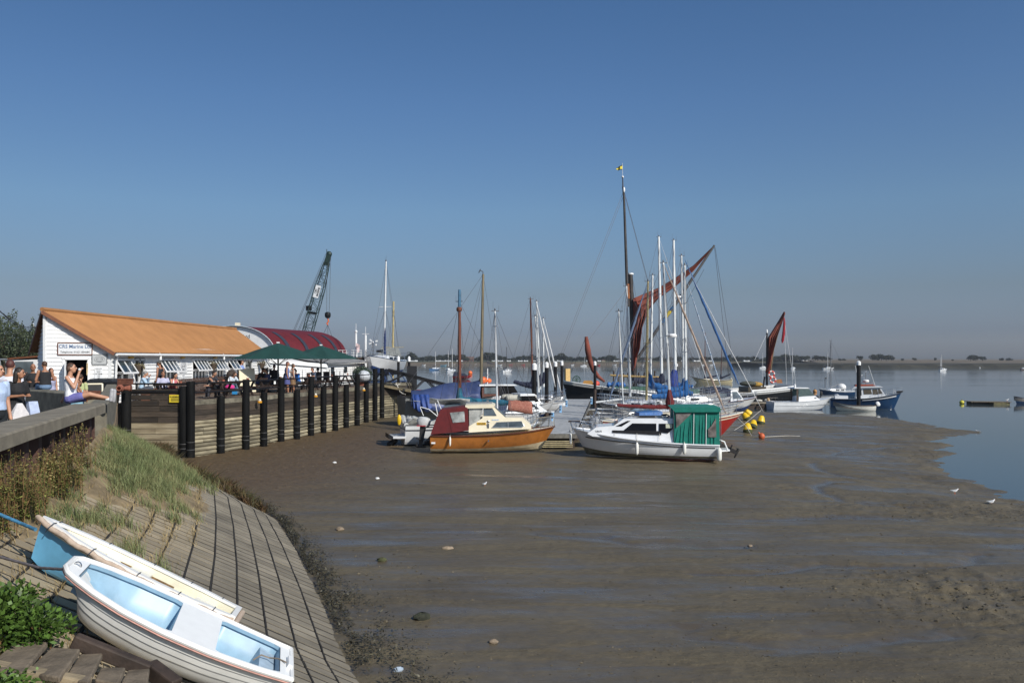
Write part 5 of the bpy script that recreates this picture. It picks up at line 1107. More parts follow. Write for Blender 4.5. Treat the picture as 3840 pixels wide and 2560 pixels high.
outboard(o,(g(590,0)[0],-.1,g(0,755)[1]-.25),0.12,[M('outboard_white_red',(.5,.5,.5),.3,var=.1),rubber],1.15); m=MB(); x,z=g(570,757); m.box((x,-.1,z-.03),(.40,.345,.035)); m.build('cowl_stripe',M('stripe_red',(.4,.02,.03),.4),o)
m=MB(); m.beam((-2.6,-.25,.55),(-3.0,-.2,.45),.4,.05); m.prism([(-2.72,.25,.1),(-2.75,.25,.75),(-3.1,.25,.35)],(0,.06,0)); m.build('stern_bracket',rubber,o)
# ------------------------------------------------------------------ the white cruiser with the green canopy
k_=34.9/F; hB=math.atan2(.7,-6.0)
cB=W(2414,0,34.9); o=thing('motor_cruiser',(cB.x,34.9,H-(1713-HOR)*34.9/F),'white cabin cruiser with dark windows and a green cockpit tent resting on the mud','boat','boats at the moorings',rz=hB)
g=lambda X,Y:((2425-(2050+X/3.136))*k_/.97,(1713-(1480+Y/3.136))*k_)
L_=6.05; sheer=hull(o,L_,2.35,(.64,.80,1.22),[gel,anti],[(.26,.30,1),(1,1,0)],ts=.92,rake=.10,em=.10,eb=.62,rise=.10,deckm=gel,railm=gel,railr=.035,flare=.0)
m=MB()
for s in (1,-1): m.tube([Vector((sheer(t).x-.04*t,s*(sheer(t).y*(.985 if t<.8 else .95)+.005),sheer(t).z*(.83 if t<.6 else .83-.06*(t-.6)/.4))) for t in [k/20*.88+.03 for k in range(21)]],.02,6)
m.build('dark_strake',black,o)
yw=lambda z:.93-.22*max(0,z-.9)
house(o,'cabin',gel,[g(1500,530),g(1490,262),g(1040,262),g(945,268),g(835,348),g(640,366),g(540,440),g(600,470)],yw,.7,smooth=30)
win(o,'side_window',glass,[g(950,400),g(950,392),g(1040,318),g(1305,318),g(1305,412)],yw)
win(o,'side_window',glass,[g(1335,318),g(1490,318),g(1488,372),g(1432,426),g(1335,412)],yw)
win(o,'windscreen_side',glass,[g(856,352),g(985,290),g(1022,290),g(925,352)],yw)
win(o,'dark_stripe',black,[g(820,398),g(1358,402),g(1358,446),g(818,426)],yw,.016)
win(o,'window_sticker',M('paper_pale',(.5,.52,.4),.7),[g(1408,322),g(1478,322),g(1478,368),g(1408,368)],yw,.024,sides=(1,))
m=MB(); x,z=g(990,268); x2,z2=g(845,345)
m.add([(x+.06,-.68,z-.02),(x+.06,.68,z-.02),(x2+.04,.82,z2+.04),(x2+.04,-.82,z2+.04)],[(0,1,2,3)]); m.build('windscreen',glass,o)
Mo=RM[o.name]@Matrix.Translation((g(665,0)[0],yw(g(0,413)[1])+.012-.015,g(0,413)[1]))@Matrix.Rotation(PI,4,'Z')@Matrix.Rotation(PI/2,4,'X'); text('Lukie B',.11,M('sign_dark2',(.03,.025,.02)),o,Mo,name='name_lettering',spx=.8,ext=.012)
m=MB(); 
for s in (1,-1): m.tube([(g(920,0)[0],s*.55,g(0,268)[1]),(g(1000,0)[0],s*.55,g(0,240)[1]),(g(1090,0)[0],s*.55,g(0,235)[1])],.016,5); m.tube([(g(1090,0)[0],s*.5,g(0,258)[1]),(g(1440,0)[0],s*.5,g(0,252)[1])],.018,5)
m.box((g(1215,0)[0],0,g(0,255)[1]),(.62,.6,.06),0); m.build('roof_hatch',rubber,o)
m=MB(); m.tube([(g(1470,0)[0],-.3,g(0,255)[1]),(g(1440,0)[0],-.3,g(0,235)[1]),(g(1380,0)[0],-.3,g(0,238)[1])],.03,6); m.build('horn',rubber,o)
ywc=lambda z:1.02-.06*max(0,z-1.4)
house(o,'cockpit_tent',greenc,[g(1497,548),g(1500,178),g(1985,172),g(1990,556)],ywc,.6,smooth=20)
house(o,'tent_roof',greenc,[g(1505,182),g(1465,136),g(1560,124),g(1900,120),g(1992,124),g(1996,176)],lambda z:1.10,1,smooth=20)
# folds of the curtain
for s in (1,-1):
    m=MB()
    for k in range(11):
        X=1518+k*42+R.uniform(-14,14); zt_=g(0,200 if k>4 else 380-k*42)[1]; xb_,zb_=g(X+R.uniform(-6,6),545); xt,_=g(X+R.uniform(-4,4)+(14 if k<5 else 0),0); m.tube([(xt,s*(ywc(zt_)-.005),zt_),((xt+xb_)/2+R.uniform(-.02,.02),s*(ywc(1)+.002),(zt_+zb_)/2),(xb_,s*(ywc(zb_)+.004),zb_)],[.006,R.uniform(.018,.03),R.uniform(.025,.045)],6)
    m.build('curtain_folds',greenc,o)
tw=M('tent_window',(.16,.14,.13),.12,var=.5,scale=3)
win(o,'tent_window',tw,[g(1515,196),g(1690,190),g(1600,280),g(1520,362)],ywc,.026); win(o,'tent_window',tw,[g(1948,246),g(1950,462),g(1862,460),g(1862,372),g(1900,330)],ywc,.026)
m=MB()
for s in (1,-1):
    for X in (1706,1840): xa,za=g(X+3,195); xb_,zb_=g(X-2,550); m.tube([(xa,s*(ywc(za)+.03),za),(xb_,s*(ywc(zb_)+.035),zb_)],.014,5)
m.build('zip_edge',white,o)
m=MB(); x,z=g(1492,0)
for s in (1,-1): m.tube([(g(1494,0)[0],s*.9,g(0,150)[1]),(g(1490,0)[0],s*.95,g(0,520)[1])],.018,6); m.tube([(g(2000,0)[0],s*.95,g(0,180)[1]),(g(2000,0)[0],s*.98,g(0,540)[1])],.018,6)
m.build('tent_pole',steel,o)
for X,Y,r_,ll in ((1088,598,.07,.44),(1602,592,.075,.40),(1978,655,.10,.50)): fender(o,(g(X,0)[0],1.22 if X<1900 else 1.15,g(0,Y)[1]),ll,r_,.42 if X<1200 else .1)
fender(o,(g(352,0)[0]+.02,.12,g(0,520)[1]),.42,.06,.35)
m=MB(); 
for s in (1,-1): m.tube([(g(605,0)[0],s*.72,g(0,440)[1]),(g(580,0)[0],s*.70,g(0,340)[1]),(g(420,0)[0],s*.42,g(0,320)[1]),(g(345,0)[0],s*.14,g(0,318)[1]),(g(345,0)[0],0,g(0,318)[1])],.018,6)
for X,w_ in ((500,.56),(420,.40),(370,.2)):
    for s in (1,-1): m.tube([(g(X-30,0)[0],s*w_,g(0,322)[1]),(g(X,0)[0],s*w_*1.1,g(0,420)[1])],.016,6)
m.build('pulpit',steel,o); m=MB(); m.box((g(385,0)[0],0,g(0,318)[1]),(.5,.35,.05)); m.build('bow_plank',dwood,o)
m=MB()
for X in (848,1092,1338): x,z=g(X,430); x2,z2=g(X,500); m.tube([(x,yw(z)+.03,z),(x2,yw(z2)+.05,z2)],.008,4)
m.build('side_line',ropew,o)
m=MB(); m.loft([[Vector((-L_/2-.02,y,.34)) for y in (-.7,.7)]+[Vector((-L_/2-.02,y,.40)) for y in (.7,-.7)],[Vector((-L_/2-.48,y,.36)) for y in (-.55,.55)]+[Vector((-L_/2-.48,y,.42)) for y in (.55,-.55)]]); m.build('swim_platform',gel,o)
m=MB(); m.tube([(-L_/2+.02,.6,.85),(-L_/2-.25,.6,.75),(-L_/2-.38,.6,.42)],.03,6); m.build('platform_stay',white,o)
outboard(o,(-L_/2-.25,-.3,.45),1.15,[rubber,rubber],1.1)
# ------------------------------------------------------------------ berthed sailing boats
GM='sailing boats in the marina'
def yacht(label,bow,stern,mast,B=None,sh=(1.15,1.05,1.35),hm=gel,am=antiblue,wl=.34,stripe=None,ch=.42,cm=gel,group=GM,sink=.15,zb=None,rail=True,dm=None,**kw):
    bx,sx_=W(bow[0],HOR,bow[1]),W(stern[0],HOR,stern[1]); mid=(bx+sx_)/2
    if zb is None: zb=max(mudz(mid.x,mid.y),WL-.25)-sink
    o,L=broot('sailing_boat',label,'sailing boat',bow,stern,zb,group); B=B or L*.31
    mats=[hm,am,stripe or hm]; bands=[(wl,wl-.04,1),(.86,.86,0),(.92,.92,2),(1,1,0)]
    s=hull(o,L,B,sh,mats,bands,ts=.72,rake=.16,em=.42,eb=.95,rise=.25,deckm=dm or M('deck_grey',(.5,.5,.48),.6,var=.1),railm=stripe or M('toe_rail',(.35,.33,.3),.5),railr=.025)
    if ch: coach(o,s,.30,.74,ch,.66,cm)
    if rail: rails(o,s)
    if mast: mast_rig(o,L,s,mast,**kw)
    return o,L,s
# right of the pontoon
yacht('red hulled yacht with maroon boom cover and maroon mast coat',(2786,43.5),(2248,42.6),(2514,1553,2487,985,43),2.3,(1.2,1.15,1.55),redh,anti,.14,cream,.45,cream,mat=alu,r=.075,boom=(2308,1521,42.6),cover=maroon,coverr=.12,furl=(2722,1550,43.4,M('furl_beige',(.33,.25,.20),.8,var=.2),.06),spread=(.52,),tmast=.5,radar=.52)
m=MB(); b=W(2512,1512,42.95); 
o=bpy.data.objects[[x.name for x in bpy.data.objects if x.name.startswith('sailing_boat')][-1]]
m.tube([b+Vector((0,0,-.3)),b+Vector((0,0,.1)),b+Vector((-.01,0,.35)),b+Vector((-.03,0,.72))],[.2,.24,.17,.085],10); m.build('mast_coat',maroon,o,world=True)
yacht('white yacht with bright blue boom cover and aluminium mast beside the red one',(2728,48),(2330,47),(2573,1500,2567,995,47.5),2.5,hm=gel,mat=alu,r=.085,boom=(2440,1492,47.2),cover=bluec,coverr=.2,furl=(2862,1543,48.2,rigw,.02,(2583,1015,47.5)),spread=(.36,.72),tmast=.55)
yacht('white yacht with pale blue cabin cover and yellowish wooden mast',(2285,48.5),(2620,50),(2424,1500,2430,1055,49),2.5,hm=gel,cm=M('pale_blue_cabin',(.33,.50,.60),.6,var=.15),mat=M('buff_mast',(.42,.34,.16),.5,var=.15),r=.075,boom=(2560,1502,49.3),boommat=white,furl=(2285,1497,48.5,M('furl_slate',(.10,.14,.22),.8,var=.25),.075),spread=(.48,),tmast=.6)
yacht('small white yacht with a thin bare mast next to the pontoon end',(2410,44.5),(2225,44.8),(2337,1520,2320,1167,44.6),1.8,(.85,.8,1.0),hm=gel,ch=.3,mat=alu,r=.045,boom=(2235,1508,44.8),spread=(),tmast=.55)
yacht('yacht with slender mast and bare white boom sloping down to the right',(2250,57.5),(2570,58),(2363,1486,2349,1073,57.5),2.7,hm=gel,mat=alu,r=.085,boom=(2566,1500,57.7),boommat=white,spread=(.5,),tmast=.6)
yacht('yacht with bright blue boom cover and short aluminium mast in the middle of the group',(2240,56.5),(2560,55),(2438,1466,2447,1032,56),2.6,hm=gel,stripe=blueh,mat=alu,r=.09,boom=(2604,1482,55.5),cover=bluec,coverr=.24,spread=(.45,),tmast=.6)
yacht('large yacht with the tallest mast and black boom bag',(2700,67),(2330,66),(2482,1450,2470,888,66.5),3.0,(1.4,1.3,1.6),hm=gel,mat=alu,r=.125,boom=(2372,1430,66.3),cover=navyc,coverr=.30,spread=(.33,.62),tmast=.58,furl=(2660,1452,66.8,rigw,.025))
yacht('yacht with tall mast wrapped in a blue cover at its foot',(2745,61),(2420,60),(2533,1460,2526,901,60.5),2.8,(1.3,1.2,1.5),hm=gel,mat=alu,r=.12,boom=(2600,1452,60.2),cover=bluec,coverr=.17,radar=.62,spread=(.35,.68),tmast=.6,furl=(2706,1458,60.8,M('spiral_blue_white',(.10,.22,.38),.8,col2=(.5,.52,.55),scale=9),.055,(2572,1040,60.6)))
m=MB(); b=W(2533,1455,60.4); m.tube([b+Vector((-.15,-.05,0)),b+Vector((-.25,-.05,.5)),b+Vector((-.05,-.05,1.35))],[.38,.46,.18],10); o=bpy.data.objects[[x.name for x in bpy.data.objects if x.name.startswith('sailing_boat')][-1]]; m.build('mast_cover',navyc if 0 else M('royal_canvas',(.012,.035,.20),.8,bump=.4,bscale=9),o,world=True)
yacht('white yacht with thick royal blue furled jib sloping down to the right',(2775,54.5),(2440,53.5),(2565,1480,2555,959,54),2.7,hm=gel,mat=alu,r=.09,boom=(2460,1472,53.7),cover=bluec,coverr=.2,furl=(2769,1440,54.4,M('furl_royal',(.02,.085,.24),.75,var=.25),.08,(2567,971,54)),spread=(.40,.7),tmast=.58)
# cream boat with tilted engine, between the pontoon and the white cruiser
o,L=broot('motor_boat','low cream day boat with blue tarpaulin and a tilted grey outboard','boat',(2520,39.3),(2196,39.0),mudz(5,39)-.1,'boats at the moorings')
s=hull(o,L,1.9,(.95,.9,1.1),[M('cream_hull2',(.55,.46,.30),.4,var=.12),anti],[(.2,.25,1),(1,1,0)],ts=.9,em=.3,deckm=cream,railm=dwood); coach(o,s,.35,.78,.38,.7,cream)
outboard(o,(-L/2+.1,0,1.0),-2.0+PI,[M('engine_grey',(.22,.23,.25),.4),M('engine_grey',(.22,.23,.25))],1.3)
m=MB(); m.loft([[(-.9,-.5,1.0),(.5,-.55,1.0),(.5,.5,1.0),(-.9,.5,1.0)],[(-.5,-.1,1.42),(.2,-.1,1.5),(.2,.1,1.5),(-.5,.1,1.42)]]); m.build('cover',M('indigo_canvas',(.03,.025,.18),.8,var=.2),o); rails(o,s,.7,.5,life=False)
m=MB(); m.loft([[(.3,-.75,1.1),(1.6,-.7,1.15),(1.6,.7,1.15),(.3,.75,1.1)],[(.4,-.45,1.75),(1.5,-.45,1.8),(1.5,.45,1.8),(.4,.45,1.75)]]); m.build('blue_tarpaulin',M('bright_tarp',(.02,.12,.36),.5,var=.2,bump=.6,bscale=8),o)
m=MB()
for k in range(14): a=R.uniform(0,PI); m.tube([(-L/2+R.uniform(-.1,.9),R.uniform(-.6,.6),1.0),(-L/2+R.uniform(-.1,1.0),R.uniform(-.6,.6),R.uniform(1.3,2.0))],.014,5)
m.build('stern_frame',steel,o)
# white cruiser with navy canopy, its bow to the right
o,L=broot('motor_boat','white clinker cruiser with navy canopy and blue bottom behind the red yacht','boat',(2838,70),(2556,68.5),mudz(18,70)-.1,'boats at the moorings')
s=hull(o,L,2.3,(1.05,1.0,1.35),[gel,antiblue],[(.3,.45,1),(1,1,0)],ts=.9,em=.35,deckm=gel,railm=mahog); yw=lambda z:.75-.2*max(0,z-1)
house(o,'wheelhouse',gel,[(.5,1.0),(.7,1.95),(1.3,1.95),(1.9,1.1)],yw,1); win(o,'windscreen_side',glassb,[(.85,1.25),(.85,1.82),(1.27,1.82),(1.68,1.25)],yw)
house(o,'canopy',navyc,[(-1.5,1.0),(-1.45,2.1),(-.4,2.25),(.65,2.05),(.6,1.0)],lambda z:.82-.1*max(0,z-1.2),1); win(o,'canopy_window',glassb,[(-.6,1.35),(-.55,1.72),(.25,1.72),(.25,1.35)],lambda z:.82-.1*max(0,z-1.2)); rails(o,s,.66,.4,life=False,stern=False)
outboard(o,(-L/2-.15,0,.85),0,[M('engine_orange',(.30,.07,.03),.4),rubber],1.2)
# ------------------------------------------------------------------ left of the pontoon
o,L=broot('sports_cruiser','white sports cruiser with torn grey canopy and bathing platform beside the orange cruiser','boat',(1880,40.6),(1510,39.2),mudz(-3,39.5)-.03,'boats at the moorings')
s=hull(o,L,1.9,(1.05,1.1,1.35),[gel,gelg],[(.12,.2,1),(1,1,0)],ts=.92,em=.22,deckm=gel,railm=black,railr=.02)
m=MB()
for y in (1,-1): m.tube([Vector((s(t).x,y*(s(t).y*.985+.006),s(t).z*.78)) for t in [k/20*.95 for k in range(21)]],.016,5)
m.tube([(-L/2-.01,-.85,.82),(-L/2-.01,.85,.82)],.016,5); m.build('black_line',black,o)
m=MB(); m.loft([[Vector((-L/2,y,.42)) for y in (-.8,.8)]+[Vector((-L/2,y,.52)) for y in (.8,-.8)],[Vector((-L/2-.55,y,.42)) for y in (-.65,.65)]+[Vector((-L/2-.55,y,.52)) for y in (.65,-.65)]]); m.build('bathing_platform',gel,o)
m=MB(); m.loft([[Vector((-L/2-.5,y,.36)) for y in (-.66,.66)]+[Vector((-L/2-.5,y,.42)) for y in (.66,-.66)],[Vector((-L/2-.75,y,.42)) for y in (-.55,.55)]+[Vector((-L/2-.75,y,.62)) for y in (.55,-.55)]]); m.cap((-L/2-.35,0,.25),(-L/2-.6,0,.1),.12,.16); m.build('stern_drive',rubber,o)
m=MB()
for k in range(3): m.tube([(-L/2-.02,-.35+.1*k,.62),(-L/2-.03,-.3+.1*k,.62)],.022,5)
m.build('transom_vents',M('vent_grey',(.2,.2,.2),.6),o)
m=MB(); P=[(-2.6,1.18),(-2.1,1.5),(-1.6,1.42),(-1.1,1.6)]
for q in range(7):
    y=-.7+1.4*q/6
m.loft([[Vector((-L/2+.1+.28*i,-.78+1.56*q/8,1.12+.18*math.sin(q*1.7+i*.9)+.12*math.sin(i*1.1))) for q in range(9)] for i in range(7)],0,False,False,closed=False); cv=m.build('collapsed_hood',greyc,o,smooth=60); cv.modifiers.new('t','SOLIDIFY').thickness=.02
m=MB(); pts=[Vector((-L/2+.05,y,1.05+.16*math.sin(y*3)+.1)) for y in (-.8,-.4,0,.4,.8)]; m.tube(pts,[.12,.16,.13,.17,.12],8); m.build('rolled_hood',greyc,o)
m=MB(); m.loft([[W(1610+38*i,1492+q*6+4.5*math.sin(i*1.4+q)+i*2.2,39.0+.2*q) for q in range(5)] for i in range(5)],0,False,False,closed=False); cv=m.build('torn_canopy',M('pale_canvas',(.55,.55,.53),.8,var=.2,bump=.4,bscale=8),o,world=True,smooth=60); cv.modifiers.new('t','SOLIDIFY').thickness=.02
for D in (38.8,40.0): m=MB(); m.tube([W(1576,1525,D),W(1608,1534,D),W(1640,1560,D)],.02,5); m.tube([W(1588,1558,D),W(1576,1528,D)],.02,5); m.tube([W(1632,1510,D),W(1641,1555,D)],.022,5); m.tube([W(1640,1500,D),W(1655,1535,D),W(1700,1550,D)],.02,5); m.build('canopy_frame',white,o,world=True)
m=MB(); m.loft([[W(1655,1545,39.2),W(1745,1552,39.2),W(1745,1552,40.4),W(1655,1545,40.4)],[W(1668,1518,39.3),W(1725,1513,39.3),W(1725,1513,40.3),W(1668,1518,40.3)]]); m.build('windscreen',glassb,o,world=True)
m=MB(); q=W(1497,1574,38.9); m.ell((q.x,q.y,q.z),(.10,.06,.26)); m.build('yellow_horseshoe',yel,o,world=True)
# pale blue boat with patterned cover
o,L,s=yacht('pale blue yacht with slim white mast and a red patterned cover over its boom',(2018,41.8),(1800,41),(1866,1570,1856,1166,41.4),1.9,(.95,.85,1.1),pblue,anti,.3,gel,.42,pblue,mat=M('white_mast',(.7,.71,.71),.4,var=.06),r=.055,spread=(.86,),tmast=.5,rail=False,boom=(2005,1530,41.6))
m=MB(); A=[W(1908+12.5*i,1499+i*1.0+2*math.sin(i*2),41.0) for i in range(8)]; Bq=[W(1903+13.5*i,1536+i*2.2+2.5*math.sin(i*1.6),40.7) for i in range(8)]; Cq=[W(1908+12.5*i,1500+i*1.0,41.3) for i in range(8)]; Dq=[W(1903+13.5*i,1538+i*2.2,41.9) for i in range(8)]
m.loft([Bq,[a.lerp(b,.5)+Vector((0,-.06+.04*math.sin(i*3),0)) for i,(a,b) in enumerate(zip(A,Bq))],A,Cq,Dq],0,False,False,closed=False); cv=m.build('patterned_cover',M('red_pattern',(.24,.045,.03),.85,scale=26,col2=(.42,.20,.14),bump=.3),o,world=True,smooth=60); cv.modifiers.new('t','SOLIDIFY').thickness=.015
rails(o,s,.74,.42,life=False,stern=False)
# brown masted gaffer with teal boom cover
o,L,s=yacht('traditional yacht with thick varnished brown mast and blue green boom cover',(1640,45),(1945,43.6),(1723,1530,1723,1130,44),2.4,(1.0,.9,1.2),M('dark_green_hull',(.02,.05,.045),.4,var=.2),anti,.3,cream,.4,cream,mat=M('varnished_mast',(.15,.045,.022),.35,var=.3,scale=3,stretch=(1,1,.2)),r=.10,boom=(1930,1514,43.5),cover=teal,coverr=.20,spread=(),tmast=.7,rail=False)
m=MB(); b,t=W(1723,1168,44),W(1723,1086,44); m.tube([b,t],[.085,.07],8); m.build('mast_head',M('blue_masthead',(.04,.13,.22),.6,var=.2),o,world=True); m=MB(); m.torus((0,0,0),.01,.005); 
m=MB(); q=W(1722,1160,44); m.lathe([(.13,-.1),(.16,0),(.13,.12)],q,10); m.build('mast_band',rust,o,world=True)
# big grey hull under the blue tarpaulin
o,L=broot('tarpaulin_boat','grey hulled boat under a large draped blue tarpaulin beside the gangway','boat',(1880,53),(1505,50.5),mudz(-4,51)-.15,'boats at the moorings')
s=hull(o,L,2.5,(1.95,1.75,2.0),[M('grey_hull',(.15,.16,.16),.55,var=.15,scale=1),anti],[(.25,.3,1),(1,1,0)],ts=.85,em=.3,deckm=dwood,railm=black,railr=.03)
m=MB(); rid=[]; N=16
for i in range(N+1):
    u=i/N; px=1541+u*(1800-1541); yr=1464-u*42+5*math.sin(u*9); yl=1500+40*max(0,math.sin(u*PI))*(1-u*.5)-u*22+6*math.sin(i*2.1); D0=50.7+u*1.8
    rid.append([W(px+6*math.sin(i*1.3),yl+22,D0-1.62),W(px,yl-6,D0-1.55+.08*math.sin(i*2.7)),W(px+3,yr+22,D0-.75+.07*math.sin(i*1.9)),W(px,yr,D0),W(px,yr+20,D0+.9),W(px,yr+45,D0+1.6)])
m.loft(rid,0,False,False,closed=False); cv=m.build('tarpaulin',tarp,o,world=True,smooth=50); cv.modifiers.new('t','SOLIDIFY').thickness=.015
m=MB(); m.loft([[W(1548+q*6,1478,49.1+.1*math.sin(q*2)),W(1551+q*7,1530+4*math.sin(q),48.9+.12*math.sin(q*2.2)),W(1556+q*8,1532+22*math.sin(min(1,q/4)*PI)*.7,49.0)] for q in range(11)],0,False,False,closed=False); cv=m.build('hanging_tarpaulin',M('tarp_dark',(.02,.055,.22),.6,var=.3,bump=.5,bscale=3),o,world=True,smooth=60); cv.modifiers.new('t','SOLIDIFY').thickness=.015
m=MB(); 
mast_rig(o,L,s,(1803,1490,1812,1028,52.3),mat=olivem,r=.105,spread=(),tmast=.55,gear=False); b=W(1811,1030,52.3)
m=MB(); m.tube([b,b+Vector((0,0,.2)),b+Vector((-.22,0,.28)),b+Vector((-.27,0,.12)),b+Vector((-.15,0,.35))],.03,6); m.build('mast_crane',rigm,o,world=True)
m=MB(); m.tube([W(1520,1500,49.4),W(1575,1505,48.8)],.02); m.build('fender_rope',ropew,o,world=True)
# small wheelhouse boat with red roof, behind
o,L=broot('motor_boat','small white wheelhouse boat with red roof behind the blue tarpaulin','boat',(1700,61),(1530,60),WL-.3,'boats at the moorings')
s=hull(o,L,1.8,(1.5,1.4,1.7),[gel,antired],[(.3,.35,1),(1,1,0)],ts=.9,deckm=gel,railm=black); house(o,'wheelhouse',gel,[(-1.1,1.4),(-1.1,2.6),(.35,2.6),(.5,1.4)],lambda z:.7,1); win(o,'window',glassb,[(-.95,2.0),(-.95,2.5),(-.4,2.5),(-.4,2.0)],lambda z:.7); win(o,'window',glassb,[(-.25,2.0),(-.25,2.5),(.22,2.5),(.3,2.0)],lambda z:.7)
house(o,'roof',M('red_cabin_roof',(.38,.03,.03),.5,var=.2),[(-1.2,2.62),(-1.0,2.85),(.2,2.78),(.45,2.62)],lambda z:.8,2)
# brown and white motor cruiser and the white cruiser with inflatable
o,L=broot('motor_cruiser','brown and white cruiser with varnished doors and forward-sloping screen','boat',(1965,53.5),(1790,52.5),mudz(-2,53)-.1,'boats at the moorings')
s=hull(o,L,2.2,(1.35,1.3,1.5),[gel,antired],[(.25,.3,1),(1,1,0)],ts=.9,deckm=gel,railm=mahog); yw=lambda z:.85-.08*(z-1.3)
house(o,'cabin',gel,[(-.9,1.3),(-.9,1.85),(1.0,1.85),(1.45,1.35)],yw,1); house(o,'wheelhouse',mahog,[(-1.5,1.3),(-1.5,2.5),(-.4,2.5),(-.4,1.3)],yw,1); house(o,'roof',gel,[(-1.7,2.5),(-1.7,2.6),(.6,2.58),(.85,2.5)],lambda z:.9,2)
win(o,'windscreen',glass,[(-.4,1.88),(-.4,2.48),(.62,2.48),(1.0,1.88)],lambda z:.78,.0); win(o,'window',glassb,[(-1.35,2.0),(-1.35,2.4),(-.55,2.4),(-.55,2.0)],yw); win(o,'cabin_window',glass,[(-.3,1.5),(-.3,1.75),(.85,1.75),(1.05,1.5)],yw)
m=MB(); m.ell((-1.2,0,2.85),(.28,.2,.22)); m.ell((-.8,.1,2.8),(.2,.2,.16)); m.build('orange_floats',org,o); m=MB(); m.tube([(-.9,0,2.6),(-.9,0,3.6)],.03); m.tube([(-.9,-.3,3.2),(-.9,.3,3.2)],.02); m.build('pole',white,o)
o,L=broot('motor_cruiser','white cruiser with a cream inflatable stowed upside down on its roof','boat',(2035,48.5),(1868,47.6),mudz(-1,48)-.1,'boats at the moorings')
s=hull(o,L,2.2,(1.1,1.1,1.3),[gel,antiblue],[(.25,.3,1),(1,1,0)],ts=.9,deckm=gel,railm=black,railr=.02); yw=lambda z:.9-.12*(z-1.1)
house(o,'cabin',gel,[(-1.25,1.05),(-1.05,1.7),(.55,1.78),(1.35,1.15)],yw,1); win(o,'side_window',glass,[(-.75,1.32),(-.75,1.62),(.45,1.62),(.85,1.32)],yw); house(o,'wheelhouse_roof',gel,[(-.3,2.08),(-.3,2.2),(.55,2.2),(.75,2.08)],lambda z:.8,2); win(o,'windscreen',glass,[(-.2,1.76),(-.2,2.08),(.6,2.08),(.9,1.7)],lambda z:.75,.0)
m=MB()
for y in (-.42,.42): m.cap((-.9,y,1.98),(.7,y,2.0),.17,.15)
m.cap((.7,-.42,2.0),(.7,.42,2.0),.15,.15); m.box((-.1,0,1.98),(1.6,.7,.06)); m.build('inflatable',M('inflatable_cream',(.42,.40,.34),.6,var=.12),o); rails(o,s,.66,.45,life=False,stern=False)
# yachts on the far left of the pontoon
yacht('yacht with thin brown mast and navy boom cover left of the mooring piles',(2080,58.5),(1880,57.5),(1998,1470,1989,1120,58),2.4,hm=gel,mat=M('brown_mast',(.16,.05,.025)),r=.07,boom=(1925,1432,57.8),cover=navyc,coverr=.18,spread=(.4,),tmast=.55)
yacht('white yacht with leaning aluminium mast between the mooring piles',(2100,64.5),(1920,63.5),(2026,1460,2012,1130,64),2.4,hm=gel,mat=alu,r=.08,spread=(.3,.7),tmast=.5,furl=(2082,1450,64.4,rigw,.06),boom=(1945,1440,63.8),cover=navyc,coverr=.2)
yacht('white yacht with short twin-spreader mast by the second mooring pile',(1945,60.5),(2110,61.5),(2020,1470,2007,1186,61),2.2,hm=gel,mat=alu,r=.075,spread=(.45,),tmast=.55,backstay=True)
yacht('white yacht with pale rolled jib dropping toward the third mooring pile',(2120,68),(1965,67),(2039,1450,2037,1194,67.5),2.3,hm=gel,mat=alu,r=.075,spread=(.4,),furl=(2104,1470,67.8,rigw,.06),tmast=.5,cover=navyc,boom=(1990,1440,67.2))
# ------------------------------------------------------------------ yacht ashore
p=W(1441,0,66); o=thing('sailing_boat',(p.x,66,2.25),'white yacht propped ashore with blue bottom and furled navy sail, bow towards us','sailing boat',rz=-PI/2-.16); L=7.2
RM[o.name]=RM[o.name]@Matrix.Translation((0,0,.55)); o.location.z+=.55
s=hull(o,L,2.25,(1.25,1.2,1.55),[gel,antiblue],[(.34,.42,1),(1,1,0)],ts=.75,em=.45,eb=.9,deckm=gel,railm=blueh,railr=.02); coach(o,s,.3,.74,.42,.66,gel); rails(o,s)
m=MB(); m.loft([[(x,y*.09,z) for x,y in ((-.7,0),(0,1),(.7,0),(0,-1))] for z in (-.5,.15)]); m.build('keel',antiblue,o)
mast_rig(o,L,s,(1441,1335,1448,980,66),mat=alu,r=.075,spread=(.52,),tmast=.55,furl=(1443,1335,65.2,M('furl_navy',(.015,.03,.10),.8),.09,(1444,1228,65.4)))
m=MB(); m.loft([[(-2.2,-.75,1.55),(-.7,-.8,1.6),(-.7,.8,1.6),(-2.2,.75,1.55)],[(-2.0,-.6,2.2),(-1.0,-.6,2.25),(-1.0,.6,2.25),(-2.0,.6,2.2)]]); m.build('sprayhood',M('hood_grey',(.22,.23,.22),.7,var=.2),o)
m=MB(); m.box((1.15,0,1.95),(.02,.55,.22)); m.build('forehatch',glass,o)
m=MB(); q=W(1395,1352,65.8); m.ell(q,(.12,.1,.24)); m.build('yellow_horseshoe',yel,o,world=True)
for x in (-1.6,1.4):
    m=MB()
    for y in (-1,1): m.tube([(x,y*.75,.35),(x,y*1.35,-.55)],.05,6)
    m.beam((x,-1.4,-.5),(x,1.4,-.5),.1,.1); m.build('cradle',M('cradle_blue',(.03,.06,.14),.6),o)
m=MB(); b,t=W(1473,1345,68),W(1476,1130,68); m.tube([b,t],[.09,.07],8); m.tube([t.lerp(b,.8)+Vector((-.9,0,0)),t.lerp(b,.8)+Vector((.9,0,0))],.02,5); 
mm_=thing('spare_mast',(b.x,b.y,2.2),'buff wooden mast standing just right of the yacht ashore','mast'); m.tube([(b.x,b.y,2.2),b],.09,8); m.build('spar',M('buff_mast',(.42,.34,.16)),mm_,world=True); m=MB()
for e in (W(1495,1350,68),W(1450,1350,68)): m.tube([t,e],.01,4)
